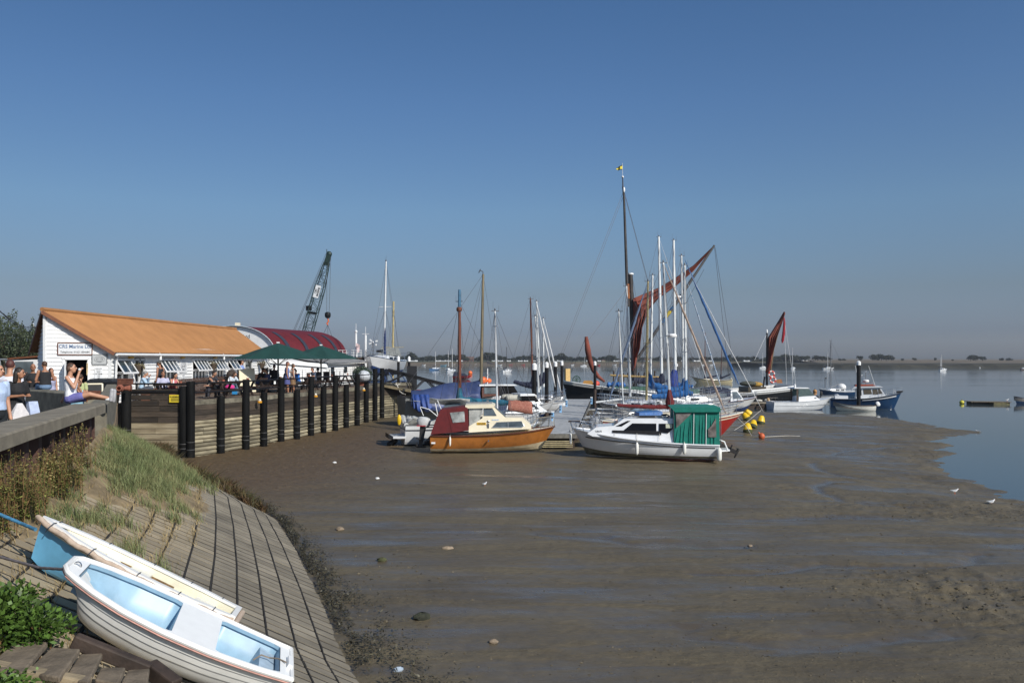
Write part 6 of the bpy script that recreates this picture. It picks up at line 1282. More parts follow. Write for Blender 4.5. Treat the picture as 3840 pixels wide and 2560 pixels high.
m.build('stay',rigm,mm_,world=True)
wg=thing('wind_generator',W(1400,1345,67),'small wind generator with white blades left of the yacht ashore','wind turbine'); m=MB(); c=W(1399,1283,67); m.tube([(c.x,c.y,2.2),c],.03,6); m.build('pole',rigm,wg,world=True); m=MB()
for k in range(6): a=2*PI*k/6+.3; d=Vector((math.cos(a),.1,math.sin(a))); e=Vector((-math.sin(a),.0,math.cos(a))); m.prism([c+d*.06-e*.03,c+d*.06+e*.03,c+d*.36+e*.09,c+d*.38-e*.05],(0,.02,0))
m.cap(c,c+Vector((.1,.3,0)),.08,.05); m.build('rotor',white,wg,world=True)
# ------------------------------------------------------------------ sailing barge
o,L=broot('sailing_barge','large black sailing barge with brailed tan sails lying across the end of the pontoon','barge',(2110,85),(2946,92),WL-.85)
s=hull(o,L,5.4,(2.45,1.98,3.40),[blackhull,M('barge_grey_rail',(.34,.34,.33),.5,var=.12),white],[(.87,.90,0),(.97,.97,1),(1,1,2)],ts=.74,rake=.03,em=.16,eb=.42,rise=.1,kr=.5,n=30,deckm=M('barge_deck',(.20,.17,.13),.8,var=.3),railm=white,railr=.05)
m=MB()
for y in (1,-1): m.loft([[s(t,y,1.0,-.05),s(t,y,.97,.30),s(t,y,.93,.30),s(t,y,.96,-.05)] for t in np.linspace(0,.22,8)])
m.loft([[s(0,k,1.0,-.05)+Vector((.02,0,0)),s(0,k,.98,.30)+Vector((.02,0,0)),s(0,k,.98,.30)+Vector((.1,0,0)),s(0,k,1.0,-.05)+Vector((.1,0,0))] for k in np.linspace(-1,1,6)]); m.build('quarter_board',white,o)
m=MB(); m.loft([[s(t,y,1.005,.20) for y in (1,)]+[s(t,1,1.005,.02)] for t in np.linspace(.0,.21,7)],0,False,False,closed=False); m.build('grey_panel',M('barge_grey_rail',(.34,.34,.33)),o)
Mb=RM[o.name]
m=MB(); 
for t0,t1,hh in ((.42,.58,.5),(.66,.8,.45)): a,b=s(t0,0),s(t1,0); m.box(((a.x+b.x)/2,0,s((t0+t1)/2).z+hh/2-.1),(b.x-a.x,2.6,hh))
m.build('hatch',M('hatch_green',(.03,.10,.07),.6,var=.3),o)
m=MB(); a=s(.16,0); m.box((a.x,0,a.z+.25),(2.2,2,.5)); m.build('wheelhouse_top',M('barge_varnish',(.06,.05,.035),.4,var=.3),o)
m=MB(); m.torus((s(.93).x,-.9,s(.93).z+.35),.42,.05,'Y',18,6); 
for k in range(6): a=PI*k/6; c=Vector((s(.93).x,-.9,s(.93).z+.35)); d=Vector((math.cos(a),0,math.sin(a)))*.42; m.tube([c-d,c+d],.025,5)
m.build('windlass_wheel',M('wheel_green',(.02,.06,.045),.5),o)
m=MB(); a=s(.955); m.box((a.x+.3,-1.1,a.z+.75),(.5,.5,1.4)); m.build('cream_locker',M('cream_wood',(.62,.42,.16),.6,var=.15),o)
m=MB(); m.ell((s(.84).x,-1.2,s(.84).z+.25),(.35,.3,.35)); m.build('red_buoy',ored,o); m=MB(); m.loft([[(s(.9).x,-1.4,s(.9).z),(s(.84).x,-1.4,s(.84).z)],[(s(.9).x-.2,-1.3,s(.9).z+.4),(s(.86).x,-1.3,s(.86).z+.55)]],0,False,False,closed=False); m.build('anchor_gear',M('ochre_canvas',(.38,.20,.05),.7,var=.2),o)
D=87
b0,b1=W(2381,1465,D),W(2364,1026,D); m=MB(); m.tube([b0,b1],[.30,.24],12); m.build('main_mast',darkm,o,world=True)
m=MB(); m.tube([W(2357,1150,D-.3),W(2351,1060,D-.3),W(2340,740,D-.3),W(2336,700,D-.3)],[.17,.17,.12,.10],10); m.tube([W(2336,705,D-.3),W(2335,664,D-.3)],[.07,.05],8); m.build('topmast',darkm,o,world=True)
m=MB(); m.tube([W(2353,1065,D-.32),W(2356,1120,D-.32)],.19,10); m.build('varnished_doubling',M('doubling',(.25,.09,.03),.4),o,world=True); m=MB(); m.lathe([(.30,0),(.32,.1),(.3,.16)],W(2365,1030,D),12); m.ell(W(2335,664,D),(.13,.13,.13)); m.ell(W(2340,712,D-.4),(.12,.12,.3)); m.build('mast_cap',white,o,world=True)
m=MB(); m.tube([W(2335,664,D),W(2334,612,D)],.02,5)
m.build('flag_staff',white,o,world=True)
m=MB(); gg=[W(2335,617,D),W(2325,622,D-.1),W(2317,628,D+.1),W(2310,632,D)]; hh=[W(2335,638,D),W(2326,637,D-.1),W(2318,640,D+.1),W(2311,636,D)]
m.loft([gg,[a.lerp(b,.22) for a,b in zip(gg,hh)]],1,False,False,closed=False); m.loft([[a.lerp(b,.22) for a,b in zip(gg,hh)],[a.lerp(b,.8) for a,b in zip(gg,hh)]],0,False,False,closed=False); m.loft([[a.lerp(b,.8) for a,b in zip(gg,hh)],hh],1,False,False,closed=False); m.build('pennant',[M('pennant_yellow',(.62,.52,.05),.8),M('pennant_dark',(.03,.04,.06),.8)],o,world=True)
def spar(pts,r,mat,nm): m=MB(); m.tube([W(*p) for p in pts],r,9); return m.build(nm,mat,o,world=True)
spar([(2386,1350,D-.4),(2485,1206,D-.6),(2522,1157,D-.7),(2679,920,D-1)],[.16,.17,.17,.11],M('sprit_grey',(.085,.08,.078),.5,var=.3),'sprit')
for a,b,mt in (((2483,1210),(2492,1194),'b'),((2496,1190),(2514,1166),'y'),((2514,1166),(2525,1152),'b')):
    spar([(a[0],a[1],D-.65),(b[0],b[1],D-.7)],[.185,.185],M('sprit_blue',(.02,.14,.33),.5) if mt=='b' else M('sprit_yellow',(.6,.45,.04),.5),'sprit_band')
# brailed mainsail: head cloth along the sprit and the bunched body by the mast
def sheet(name,rows,mat,amp=.12,th=.05):
    m=MB(); N=14; G=[]
    for i in range(len(rows)-1):
        for q in range(5):
            u=q/5; A=[Vector(W(*p)) for p in rows[i]]; Bb=[Vector(W(*p)) for p in rows[i+1]]; a=A[0].lerp(Bb[0],u); b=A[1].lerp(Bb[1],u)
            G.append([a.lerp(b,j/N)+Vector((0,amp*math.sin(j*1.7+i*.8+u*.5)+amp*.6*math.sin(j*3.1+2),0)) for j in range(N+1)])
    A=[Vector(W(*p)) for p in rows[-1]]; G.append([A[0].lerp(A[1],j/N) for j in range(N+1)])
    m.loft(G,0,False,False,closed=False); c=m.build(name,mat,o,world=True,smooth=60); md=c.modifiers.new('t','SOLIDIFY'); md.thickness=th; return c
sheet('mainsail_head',[((2376,1118,D-.5),(2392,1205,D-.5)),((2425,1097,D-.5),(2424,1172,D-.5)),((2470,1078,D-.6),(2470,1119,D-.6)),((2530,1043,D-.7),(2530,1077,D-.7)),((2600,995,D-.9),(2600,1018,D-.9)),((2676,921,D-1),(2679,924,D-1))],sail,.10,.03)
sheet('mainsail_bunt',[((2376,1120,D-.6),(2425,1165,D-.6)),((2380,1202,D-.6),(2418,1190,D-.6)),((2374,1262,D-.7),(2406,1226,D-.7)),((2372,1315,D-.7),(2397,1310,D-.7)),((2374,1345,D-.7),(2386,1340,D-.7)),((2370,1390,D-.7),(2377,1385,D-.7))],sail,.28,.12)
m=MB(); P=[W(2198,1262,82),W(2204,1310,82),W(2210,1345,82.3),W(2224,1385,82.6),W(2243,1412,83),W(2266,1430,83.5)]; m.tube(P,[.16,.30,.28,.24,.2,.12],10); m.build('furled_staysail',sail,o,world=True)
m=MB()
for a,b in (((2337,720,D),(2100,1335,82)),((2338,735,D),(2108,1335,82)),((2342,722,D),(2432,1060,D)),((2345,740,D),(2440,1100,D)),((2357,1075,D),(2125,1385,83)),((2198,1262,82),(2140,1400,84)),((2679,925,86),(2735,1420,91)),((2682,928,86),(2760,1440,91)),((2675,930,86),(2470,1205,86)),((2640,1010,86),(2560,1160,87)),((2400,1110,D),(2480,1300,D)),((2372,1040,D),(2440,1440,86)),((2368,1040,D),(2420,1440,86)),((2360,1040,D),(2330,1445,86)),((2356,1040,D),(2310,1440,86)),((2370,1180,D),(2430,1080,D))): m.tube([W(*a),W(*b)],.022,4)
m.build('rigging',rigm,o,world=True)
m=MB()
for q in range(9): m.tube([W(2300+19*q+R.uniform(-4,4),1395+R.uniform(-5,5),86),W(2300+19*q,1440,86)],[.1,.06],6)
m.build('blocks_and_lanyards',dwood,o,world=True)
spar([(2288,1406,86),(2340,1410,86),(2470,1414,86)],[.09,.14,.10],goldm,'boom_spar')
m=MB(); N=14; m.tube([W(2276+5.2*k,1441+2*math.sin(k*2.3),83.6) for k in range(N)],[.22+.08*math.sin(k*1.7) for k in range(N)],9); m.build('tarpaulin_bundle',M('bright_tarp',(.03,.18,.52)),o,world=True)
# mizzen, ensign, lifebuoys at the stern
D2=91.3
spar([(2876,1445,D2),(2876,1246,D2)],[.13,.09],darkm,'mizzen_mast'); m=MB(); m.ell(W(2876,1244,D2),(.1,.1,.28)); m.build('mizzen_cap',white,o,world=True); spar([(2890,1390,D2-.2),(2900,1310,D2-.2),(2939,1172,D2-.4)],[.09,.09,.05],M('mizzen_sprit',(.16,.11,.05),.5),'mizzen_sprit')
sheet('mizzen_sail',[((2941,1169,D2-.4),(2943,1173,D2-.4)),((2918,1210,D2-.3),(2926,1226,D2-.3)),((2884,1265,D2-.2),(2912,1268,D2-.2)),((2881,1300,D2-.2),(2904,1300,D2-.2)),((2882,1340,D2-.2),(2896,1330,D2-.2)),((2872,1395,D2-.2),(2884,1395,D2-.2))],sail,.14,.06)
m=MB(); P=[W(2940,1192,D2),W(2941,1206,D2)]; m.tube([W(2940,1190,D2),W(2941,1210,D2),W(2939,1250,D2),W(2935,1275,D2),W(2933,1286,D2)],[.06,.12,.17,.16,.05],8); m.build('limp_ensign',M('ensign_red',(.30,.012,.022),.8,var=.2),o,world=True)
m=MB()
for a,b in (((2876,1250,D2),(2830,1350,91)),((2941,1195,D2),(2975,1420,92)),((2941,1200,D2),(2950,1440,92)),((2876,1262,D2),(2905,1272,D2))): m.tube([W(*a),W(*b)],.02,4)
m.build('mizzen_rigging',rigw,o,world=True)
for i,(px,py) in enumerate(((2893,1402),(2898,1424))):
    lb=thing('lifebuoy',W(px,py,90.6),['upper red and white lifebuoy on the barge stern','lower red and white lifebuoy on the barge stern'][i],'lifebuoy','lifebuoys on the barge stern'); m=MB(); m.torus((0,0,0),.30,.095,'Y',24,8,mfun=lambda k:1 if k%6<2 else 0); m.build('ring',[ored,white],lb)
spar([(2862,1450,91),(2868,1412,91)],[.1,.1],rubber,'stern_post'); m=MB(); c=W(2835,1441,90.5); m.ell(c,(.75,.5,.3)); m.build('rope_coil',M('coil_ochre',(.33,.20,.04),.9,bump=.6,var=.4),o,world=True); m=MB(); m.ell(W(2805,1438,90),(.95,.6,.3)); m.build('deck_bundle',M('olive_bundle',(.06,.065,.05),.8,var=.4),o,world=True)
m=MB(); m.loft([[W(2912,1436,90.8),W(2935,1436,90.8)],[W(2910,1422,90.8),W(2931,1422,90.8)]],0,False,False,closed=False); m.build('tiller_box',M('ochre_wood',(.30,.12,.04),.6),o,world=True)
# ------------------------------------------------------------------ pontoon, piles, gangway
po=thing('pontoon',(2,38,.5),'grey grated floating pontoon walkway leading out between the moored boats','pontoon')
A0,A1,B0,B1=Vector((.9,38,.61)),Vector((3.0,38,.61)),Vector((4.85,70.6,.61)),Vector((6.85,70.6,.61))
m=MB(); N=72
for k in range(N):
    u0,u1=k/N+.0012,(k+1)/N-.0012; q=[A0.lerp(B0,u0),A1.lerp(B1,u0),A1.lerp(B1,u1),A0.lerp(B0,u1)]; m.prism(q,(0,0,.05))
m.build('grating',galv,po,world=True,smooth=0)
m=MB(); m.beam(A0+Vector((0,0,-.05)),B0+Vector((0,0,-.05)),.12,.2); m.beam(A1+Vector((0,0,-.05)),B1+Vector((0,0,-.05)),.12,.2); m.beam(A0+Vector((0,.02,-.05)),A1+Vector((0,.02,-.05)),.1,.2); m.build('frame',M('pontoon_frame',(.15,.14,.12),.7,var=.3),po,world=True)
for k in range(9):
    c=((A0+A1)/2).lerp((B0+B1)/2,(k+.25)/9); m=MB(); m.box((c.x,c.y,.22),(1.7,1.6,.5)); m.build('float',dwood,po,world=True)
m=MB()
for k in range(4): m.box((1.95,37.82,.08+.085*k),(1.7,.06,.035))
m.build('end_slats',M('pale_slats',(.42,.36,.20),.8,var=.3,scale=5),po,world=True)
for i,(yy,side,ll) in enumerate(((43.6,1,5),(50.5,1,6),(58,1,7),(46,-1,4.5),(55.5,-1,5),(62,-1,5))):
    u=(yy-38)/32.6; c=(A1 if side>0 else A0).lerp(B1 if side>0 else B0,u); fg=thing('finger_pontoon',c,['first','second','third'][i%3]+(' finger pontoon on the right of the walkway' if side>0 else ' finger pontoon on the left of the walkway'),'pontoon','finger pontoons'); m=MB(); m.box((c.x+side*ll/2,c.y,.55),(ll,.6,.1)); m.build('deck',galv,fg,world=True); m=MB(); m.box((c.x+side*ll*.85,c.y,.25),(1,.5,.45)); m.build('float',dwood,fg,world=True)
for i,(px,py,D) in enumerate(((2073,1560,46),(2102,1529,53),(2124,1511,59.5),(2218,1497,63))):
    p=WZ(px,py,.66); p=W(px,py,D); o=thing('service_pedestal',(p.x,p.y,.66),'light blue power pedestal on the '+['left pontoon edge nearest the orange boat','left pontoon edge, second along','left pontoon edge, third along','right pontoon edge near the dark barge'][i],'pedestal','blue pedestals on the pontoon'); m=MB(); m.box((p.x,p.y,.90),(.15,.15,.48)); m.build('column',M('pedestal_blue',(.22,.42,.66),.5,var=.1),o,world=True); m=MB(); m.box((p.x,p.y,1.17),(.17,.17,.06)); m.build('cap',white,o,world=True); m=MB(); m.box((p.x-.03,p.y-.08,1.04),(.06,.02,.10)); m.box((p.x-.03,p.y-.08,.86),(.06,.02,.10)); m.build('sockets',black,o,world=True)
mpm=M('mooring_pile',(.009,.009,.010),.5,var=.3,scale=2,spec=.2); rustp=M('pile_rust',(.055,.035,.026),.8,var=.4,scale=4,bump=.3)
PL=['left of the pontoon, nearest of the row','left of the pontoon, second of the row','left of the pontoon, third of the row','left of the pontoon, farthest of the row','right of the pontoon against the black barge hull','far off behind the tall masts','standing alone by the blue pilot boat','at the head of the gangway','behind the gangway frame beside a dark panel']
for i,(px,yt,D,r) in enumerate(((2004,1361,48,.137),(2050,1357,58,.135),(2083,1355,65,.135),(2107,1354,77,.137),(2231,1354,80,.138),(2538,1363,112,.14),(3220,1353,78,.185),(1494,1335,60.5,.10),(1534,1336,64,.10))):
    c=W(px,yt,D); zt=c.z; zg=WL-.5
    o=thing('mooring_pile',(c.x,c.y,zg),'tall black pile with white conical cap '+PL[i],'pile','white capped mooring piles'); m=MB(); m.lathe([(r,zg+1.2 if i<6 else zg),(r,zt-.38)],(c.x,c.y,0),16); m.build('shaft',mpm,o,world=True)
    if i<6: m=MB(); m.lathe([(r*1.02,zg),(r*1.02,1.15)],(c.x,c.y,0),16); m.build('rusty_foot',rustp,o,world=True)
    m=MB(); m.lathe([(r*1.06,zt-.40),(r*1.06,zt-.09),(r*.45,zt),(.001,zt+.01)],(c.x,c.y,0),16); m.build('cap',white,o,world=True)
gw=thing('gangway',W(1433,1440,57.6),'black steel lattice gangway sloping down from the quay over the boats','gangway')
for off in (0,1.3):
    m=MB(); G=lambda px,py,D:W(px,py,D)+Vector((0,off,0))
    T=[(1446,1384,57.5),(1518,1402,58.2),(1590,1421,59),(1690,1446,60),(1800,1474,61.2)]; Bt=[(1433,1441,57.5),(1545,1463,58.4),(1655,1487,59.5),(1740,1508,60.3),(1830,1530,61.3)]
    m.tube([G(*p) for p in T],.045,6); m.tube([G(p[0],p[1]+7,p[2]) for p in T],.03,6)
    for a,b in ((Bt[0],T[1]),(T[1],Bt[1]),(Bt[1],T[2]),(T[2],Bt[2]),(Bt[2],T[3]),(T[3],Bt[3]),(Bt[3],T[4]),(T[4],Bt[4]),(Bt[0],T[0])): m.tube([G(*a),G(*b)],.035,5); m.tube([G(a[0]+5,a[1],a[2]),G(b[0]+5,b[1],b[2])],.02,5)
    m.build('side_truss',black,gw,world=True)
m=MB(); m.loft([[W(*p)+Vector((0,-.06,0)),W(*p)+Vector((0,1.36,0)),W(*p)+Vector((0,1.36,-.16)),W(*p)+Vector((0,-.06,-.16))] for p in Bt]); m.build('deck',M('gangway_deck',(.15,.12,.07),.9,var=.4,scale=4),gw,world=True)
m=MB(); a=W(1545,1385,63); m.box((a.x,a.y,2.7),(.75,.08,1.75)); o=m.build('dark_panel',M('panel_black',(.02,.02,.022),.5)); tag(o,'dark rounded notice panel at the quay end behind the gangway','panel')
m=MB(); m.tube([W(1485,1437,58.2),W(1492,1450,58),W(1500,1468,58),W(1512,1476,58),W(1520,1478,57.8)],.03,6); m.tube([W(1480,1440,58.1),W(1489,1445,58),W(1500,1438,58.2)],.03,6); o=m.build('mooring_rope',ropew); tag(o,'white rope looped over the quay pile under the gangway','rope')
# ------------------------------------------------------------------ boats to the right
GR='boats on the water to the right'
o,L=broot('motor_boat','white fishing cruiser with green tinted wheelhouse lying at the mud edge','boat',(3118,78),(2888,77.4),WL-.25,GR)
s=hull(o,L,2.1,(1.05,1.08,1.42),[gel,antiblue],[(.25,.2,1),(1,1,0)],ts=.92,rake=.16,em=.14,eb=.7,deckm=gel,railm=gelg,railr=.02); yw=lambda z:.7-.1*max(0,z-1.2)
house(o,'cabin',gel,[(-.55,1.0),(-.5,1.5),(.6,1.62),(1.1,1.58),(1.6,1.2)],yw,1); house(o,'roof',gel,[(-1.0,2.28),(-.95,2.38),(.3,2.38),(.55,2.28)],lambda z:.75,2); win(o,'side_window',M('green_glass',(.06,.10,.10),.08,spec=.8),[(-.5,1.55),(-.55,2.26),(.45,2.26),(.98,1.62)],lambda z:.68); win(o,'bulkhead',dwood,[(-.75,1.1),(-.75,2.28),(-.58,2.28),(-.55,1.1)],lambda z:.66); win(o,'porthole',black,[(1.0,1.34),(1.0,1.42),(1.2,1.42),(1.2,1.36)],yw)
m=MB(); m.tube([(-.5,0,2.38),(-.65,.0,3.9)],.014,5); m.cap((-.5,.2,2.4),(-.5,.2,2.6),.09,.09); m.build('aerial',white,o); m=MB()
for k in range(6): m.tube([(-L/2+.2+.35*k,.9,1.05),(-L/2+.2+.35*k,.9,1.35)],.015,5)
m.tube([(-L/2+.2,.9,1.35),(-.8,.9,1.35)],.02,5); m.build('cockpit_rail',M('rail_dark',(.1,.09,.08),.5),o); m=MB(); 
for y in (1,-1): m.tube([Vector((s(t).x-.12*t*t,y*(s(t).y*.96+.01),s(t).z*(.66+.02*t))) for t in np.linspace(.02,.93,16)],.014,5)
m.build('spray_strake',gelg,o); m=MB(); m.ell((-L/2+.1,.7,1.2),(.16,.14,.16)); m.build('orange_fender',M('fender_ochre',(.4,.25,.12),.6),o)
o,L=broot('pilot_boat','dark blue launch with white wheelhouse, red roof, radar and whip aerials','boat',(3380,79.5),(3112,81.5),WL-.45,GR)
s=hull(o,L,2.5,(1.35,1.42,2.0),[blueh,M('pink_bottom',(.30,.14,.12),.7,var=.2),M('launch_rail',(.02,.03,.05),.5)],[(.24,.16,1),(.93,.93,0),(1,1,2)],ts=.85,rake=.12,em=.3,eb=.9,rise=.1,deckm=gel,railm=M('launch_rail',(.02,.03,.05)),railr=.04,flare=.2); yw=lambda z:.92-.12*max(0,z-1.6)
house(o,'wheelhouse',gel,[(-.9,1.4),(-.75,2.40),(1.25,2.52),(1.75,1.75),(1.75,1.5)],yw,1.4); house(o,'roof',gel,[(-1.15,2.42),(-1.1,2.55),(1.3,2.62),(1.5,2.52)],lambda z:1.0,2); house(o,'red_roof_top',M('launch_red',(.36,.07,.025),.55,var=.15),[(-1.0,2.60),(-.9,2.74),(.6,2.76),(.9,2.66)],lambda z:.8,2)
for x0,x1 in ((-.25,.42),(.56,.98)): win(o,'window',M('amber_glass',(.10,.075,.04),.1,spec=.7),[(x0+.05,1.83),(x0,2.34),(x1,2.37),(x1+.12,1.85)],yw)
win(o,'window',M('amber_glass',(.10,.075,.04)),[(1.10,1.9),(1.08,2.38),(1.22,2.4),(1.48,1.92)],yw); win(o,'aft_window',glass,[(-.85,1.7),(-.80,2.3),(-.42,2.32),(-.40,1.72)],yw)
m=MB(); m.lathe([(.26,2.98),(.3,3.02),(.3,3.16),(.24,3.22)],(.05,0,0),14); m.build('radar',white,o); m=MB(); m.tube([(.05,0,2.7),(.05,0,3.9)],.03,6); m.tube([(-.35,0,3.32),(.2,0,3.34)],.03,5); m.tube([(-.3,0,3.58),(.25,0,3.58)],.015,5); m.ell((-.33,0,3.6),(.07,.07,.07)); m.ell((.3,0,3.8),(.05,.05,.07)); m.ell((.05,0,3.95),(.05,.05,.12)); m.tube([(-.35,-.4,2.7),(-.3,0,2.96),(.6,0,2.96),(.75,-.4,2.7)],.03,5); m.tube([(-.35,.4,2.7),(-.3,0,2.96)],.03,5); m.tube([(.75,.4,2.7),(.6,0,2.96)],.03,5); m.build('gantry',steel,o)
m=MB(); m.tube([(-.5,.6,2.6),(-.85,.6,4.6)],.016,5); m.tube([(.85,-.6,2.6),(.25,-.6,4.6)],.016,5); m.build('whip_aerial',white,o); rails(o,s,.62,.5,life=False,stern=False)
m=MB()
for y in (1,-1): m.loft([[Vector((s(t).x-.05,y*(s(t).y*.975+.02),s(t).z*.86)),Vector((s(t).x-.05,y*(s(t).y*.985+.02),s(t).z*.92))] for t in np.linspace(.45,.93,10)],0,False,False,closed=False)
m.build('pale_stripe',gelg,o); m=MB(); a=s(1,0); m.cap((a.x-.35,0,a.z+.05),(a.x+.1,0,a.z+.12),.10,.07); m.build('anchor',rubber,o); m=MB(); m.box((-2.2,0,1.5),(1.2,1.3,.3)); m.build('engine_box',gel,o)
def rowboat(name,label,bow,stern,zb,B,mats,bands,sh,inner,group=GR,em=.26,eb=.7,ts=.7):
    o,L=broot(name,label,'boat',bow,stern,zb,group); s=hull(o,L,B,sh,mats,bands,ts=ts,rake=.1,em=em,eb=eb,rise=.12,n=16)
    m=MB(); n=16; m.loft([[s(i/n,1,.94,-.01),s(i/n,1,.8,-sh[1]*.55),s(i/n,-1,.8,-sh[1]*.55),s(i/n,-1,.94,-.01)] for i in range(n+1)],0,False,False,closed=False); m.build('inside',inner,o)
    m=MB(); m.tube([s(i/n,1,.98) for i in range(n+1)]+[s(i/n,-1,.98) for i in range(n,-1,-1)],.025,6); m.build('gunwale',dwood,o)
    for t in (.3,.6): m=MB(); m.box((s(t).x,0,s(t).z-.16),(.22,s(t).y*1.8,.03)); m.build('thwart',inner,o)
    return o,L,s
o,L,s=rowboat('rowing_boat','white clinker dinghy with grey inside moored below the lone black pile',(3124,76.2),(3278,76),WL-.12,1.5,[M('dinghy_white',(.76,.74,.66),.5,var=.1),anti],[(.12,.1,1),(1,1,0)],(.62,.60,.95),M('grey_inside',(.20,.18,.16),.8,var=.3)); outboard(o,(-L/2-.05,.1,.62),-1.0+.0,[white,rubber],.9)
o,L,s=yacht('small blue sloop with white sprayhood and furled boom anchored off the pilot boat',(3068,108),(3202,109),(3115,1462,3116,1279,108.5),1.9,(.95,.9,1.25),blueh,anti,.3,gel,.35,gel,group=GR,zb=WL-.35,mat=M('mast_grey',(.25,.26,.27),.5),r=.05,boom=(3158,1436,108.5),spread=(.55,),tmast=.55); m=MB(); m.ell((-.75,0,1.4),(.6,.7,.5)); m.build('sprayhood',white,o); m=MB(); m.tube([(L/2-1,0,1.3),(L/2-1,0,2.6)],.03); m.box((L/2-1.1,0,2.6),(.25,.03,.18)); m.build('bow_staff',rubber,o)
o=thing('inflatable_boat',W(3100,0,95).xy.to_3d()+Vector((0,0,WL)),'grey inflatable tender afloat between the white cruiser and the blue launch','boat',GR); 
m=MB(); c=W(3070,0,95); d_=W(3138,0,95); 
for dy in (-.6,.6): m.tube([(c.x,95+dy,WL+.3),(d_.x-.5,95+dy,WL+.34),(d_.x,95+dy*.4,WL+.55)],[.24,.26,.18],10)
m.cap((d_.x-.1,94.7,WL+.5),(d_.x-.1,95.3,WL+.5),.22,.22); m.box(((c.x+d_.x)/2,95,WL+.2),(d_.x-c.x-.4,1,.1)); m.build('tubes',M('rib_grey2',(.11,.12,.13),.5,var=.2),o,world=True)
m=MB(); m.cap((d_.x-.05,94.72,WL+.52),(d_.x-.05,95.28,WL+.52),.235,.235); m.build('bow_patch',gelg,o,world=True); m=MB(); m.cap((c.x+.3,95,WL+.6),(c.x+.3,95,WL+.95),.16,.14); m.build('outboard_cowl',rubber,o,world=True)
o=thing('work_jetty',W(2840,0,80).xy.to_3d(),'low weathered jetty with coiled gear between the barge and the white cruiser','jetty'); m=MB(); a,b=W(2765,0,79),W(2892,0,80.5); m.beam((a.x,a.y,WL+.55),(b.x,b.y,WL+.55),1.5,.12); m.build('deck',M('jetty_wood',(.20,.17,.13),.85,var=.35,scale=3),o,world=True)
for k in range(4): p=a.lerp(b,(k+.5)/4); m=MB(); m.box((p.x,p.y,WL+.2),(.8,1.2,.55)); m.build('float',dwood,o,world=True)
m=MB(); q=b; m.ell((b.x-.4,b.y,WL+.75),(.3,.25,.16)); m.ell((b.x-1.2,b.y,WL+.72),(.35,.25,.12)); m.build('coiled_gear',ropew,o,world=True)
# raft, buoy, edge boat
o=thing('raft',W(3702,0,87).xy.to_3d(),'low wooden raft on black floats with a gull, on the open water at right','raft'); a,b=W(3627,0,87.5),W(3778,0,86.6); m=MB()
for k in range(16): p=a.lerp(b,(k+.5)/16); m.box((p.x,p.y,WL+.27),((b.x-a.x)/16-.02,1.5,.06))
m.build('deck',M('raft_wood',(.14,.11,.075),.85,var=.35,scale=4),o,world=True); m=MB(); m.box((a.x+1.2,a.y,WL+.1),(1.9,1.2,.27)); m.build('float',black,o,world=True); m=MB(); m.box((b.x-.95,b.y,WL+.1),(1.7,1.2,.27)); m.build('float',M('float_yellowish',(.09,.08,.03),.7,var=.5,scale=4),o,world=True)
def buoy(px,py,D,r,mat,label,name='mooring_buoy',grp=None):
    c=W(px,py,D); o=thing(name,(c.x,c.y,WL),label,'buoy',grp); m=MB(); m.ell((c.x,c.y,WL+r*.55),(r,r,r*.95),14,10); m.build('float',mat,o,world=True); m=MB(); m.torus((c.x,c.y,WL+r*1.6),.06,.02,'Y',10,5); m.build('eye',rubber,o,world=True)
buoy(3607,1500,88,.25,M('buoy_lime',(.55,.5,.04),.5,var=.2),'round yellow buoy floating at the left end of the raft')
buoy(3056,1468,118,.28,M('buoy_tan',(.42,.20,.05),.6,var=.4,scale=5),'orange brown buoy ahead of the small blue sloop'); buoy(1763,1402,255,.7,org,'distant orange buoy right of the covered red dinghy'); buoy(3674,1383,420,.3,white,'tiny white buoy far off right of the moored ketch')
o,L,s=rowboat('open_boat','white and blue open boat cut by the right edge of the picture',(3802,88),(3905,88.5),WL-.15,1.4,[M('open_white',(.6,.6,.6),.4),M('open_blue',(.08,.16,.32),.4)],[(.55,.4,1),(1,1,0)],(.75,.7,.95),M('grey_inside',(.20,.18,.16)))
o,L,s=yacht('old cream ketch with navy sail covers moored beyond the barge',(2593,163),(2738,165),None,2.4,(1.2,1.0,1.75),M('ketch_cream',(.50,.43,.27),.5,var=.1),anti,.3,dwood,.25,cream,group='moored yachts on the river',zb=WL-.5,rail=False)
L2=L; mast_rig(o,L,s,(2644,1425,2644,1248,164),mat=brownm,r=.09,boom=(2695,1408,164),cover=navyc,coverr=.22,spread=(),tmast=.6,rigr=.014); mast_rig(o,L,s,(2703,1425,2707,1306,164.3),mat=brownm,r=.08,boom=(2740,1403,164),cover=navyc,coverr=.2,spread=(),tmast=.2,rigr=.014,backstay=False); m=MB(); m.tube([s(1,0),s(1,0)+Vector((2,0,.35))],.06); m.build('bowsprit',dwood,o); m=MB(); m.ell((-L/2-.2,0,.9),(.2,.5,.6)); m.build('rudder',cream,o)
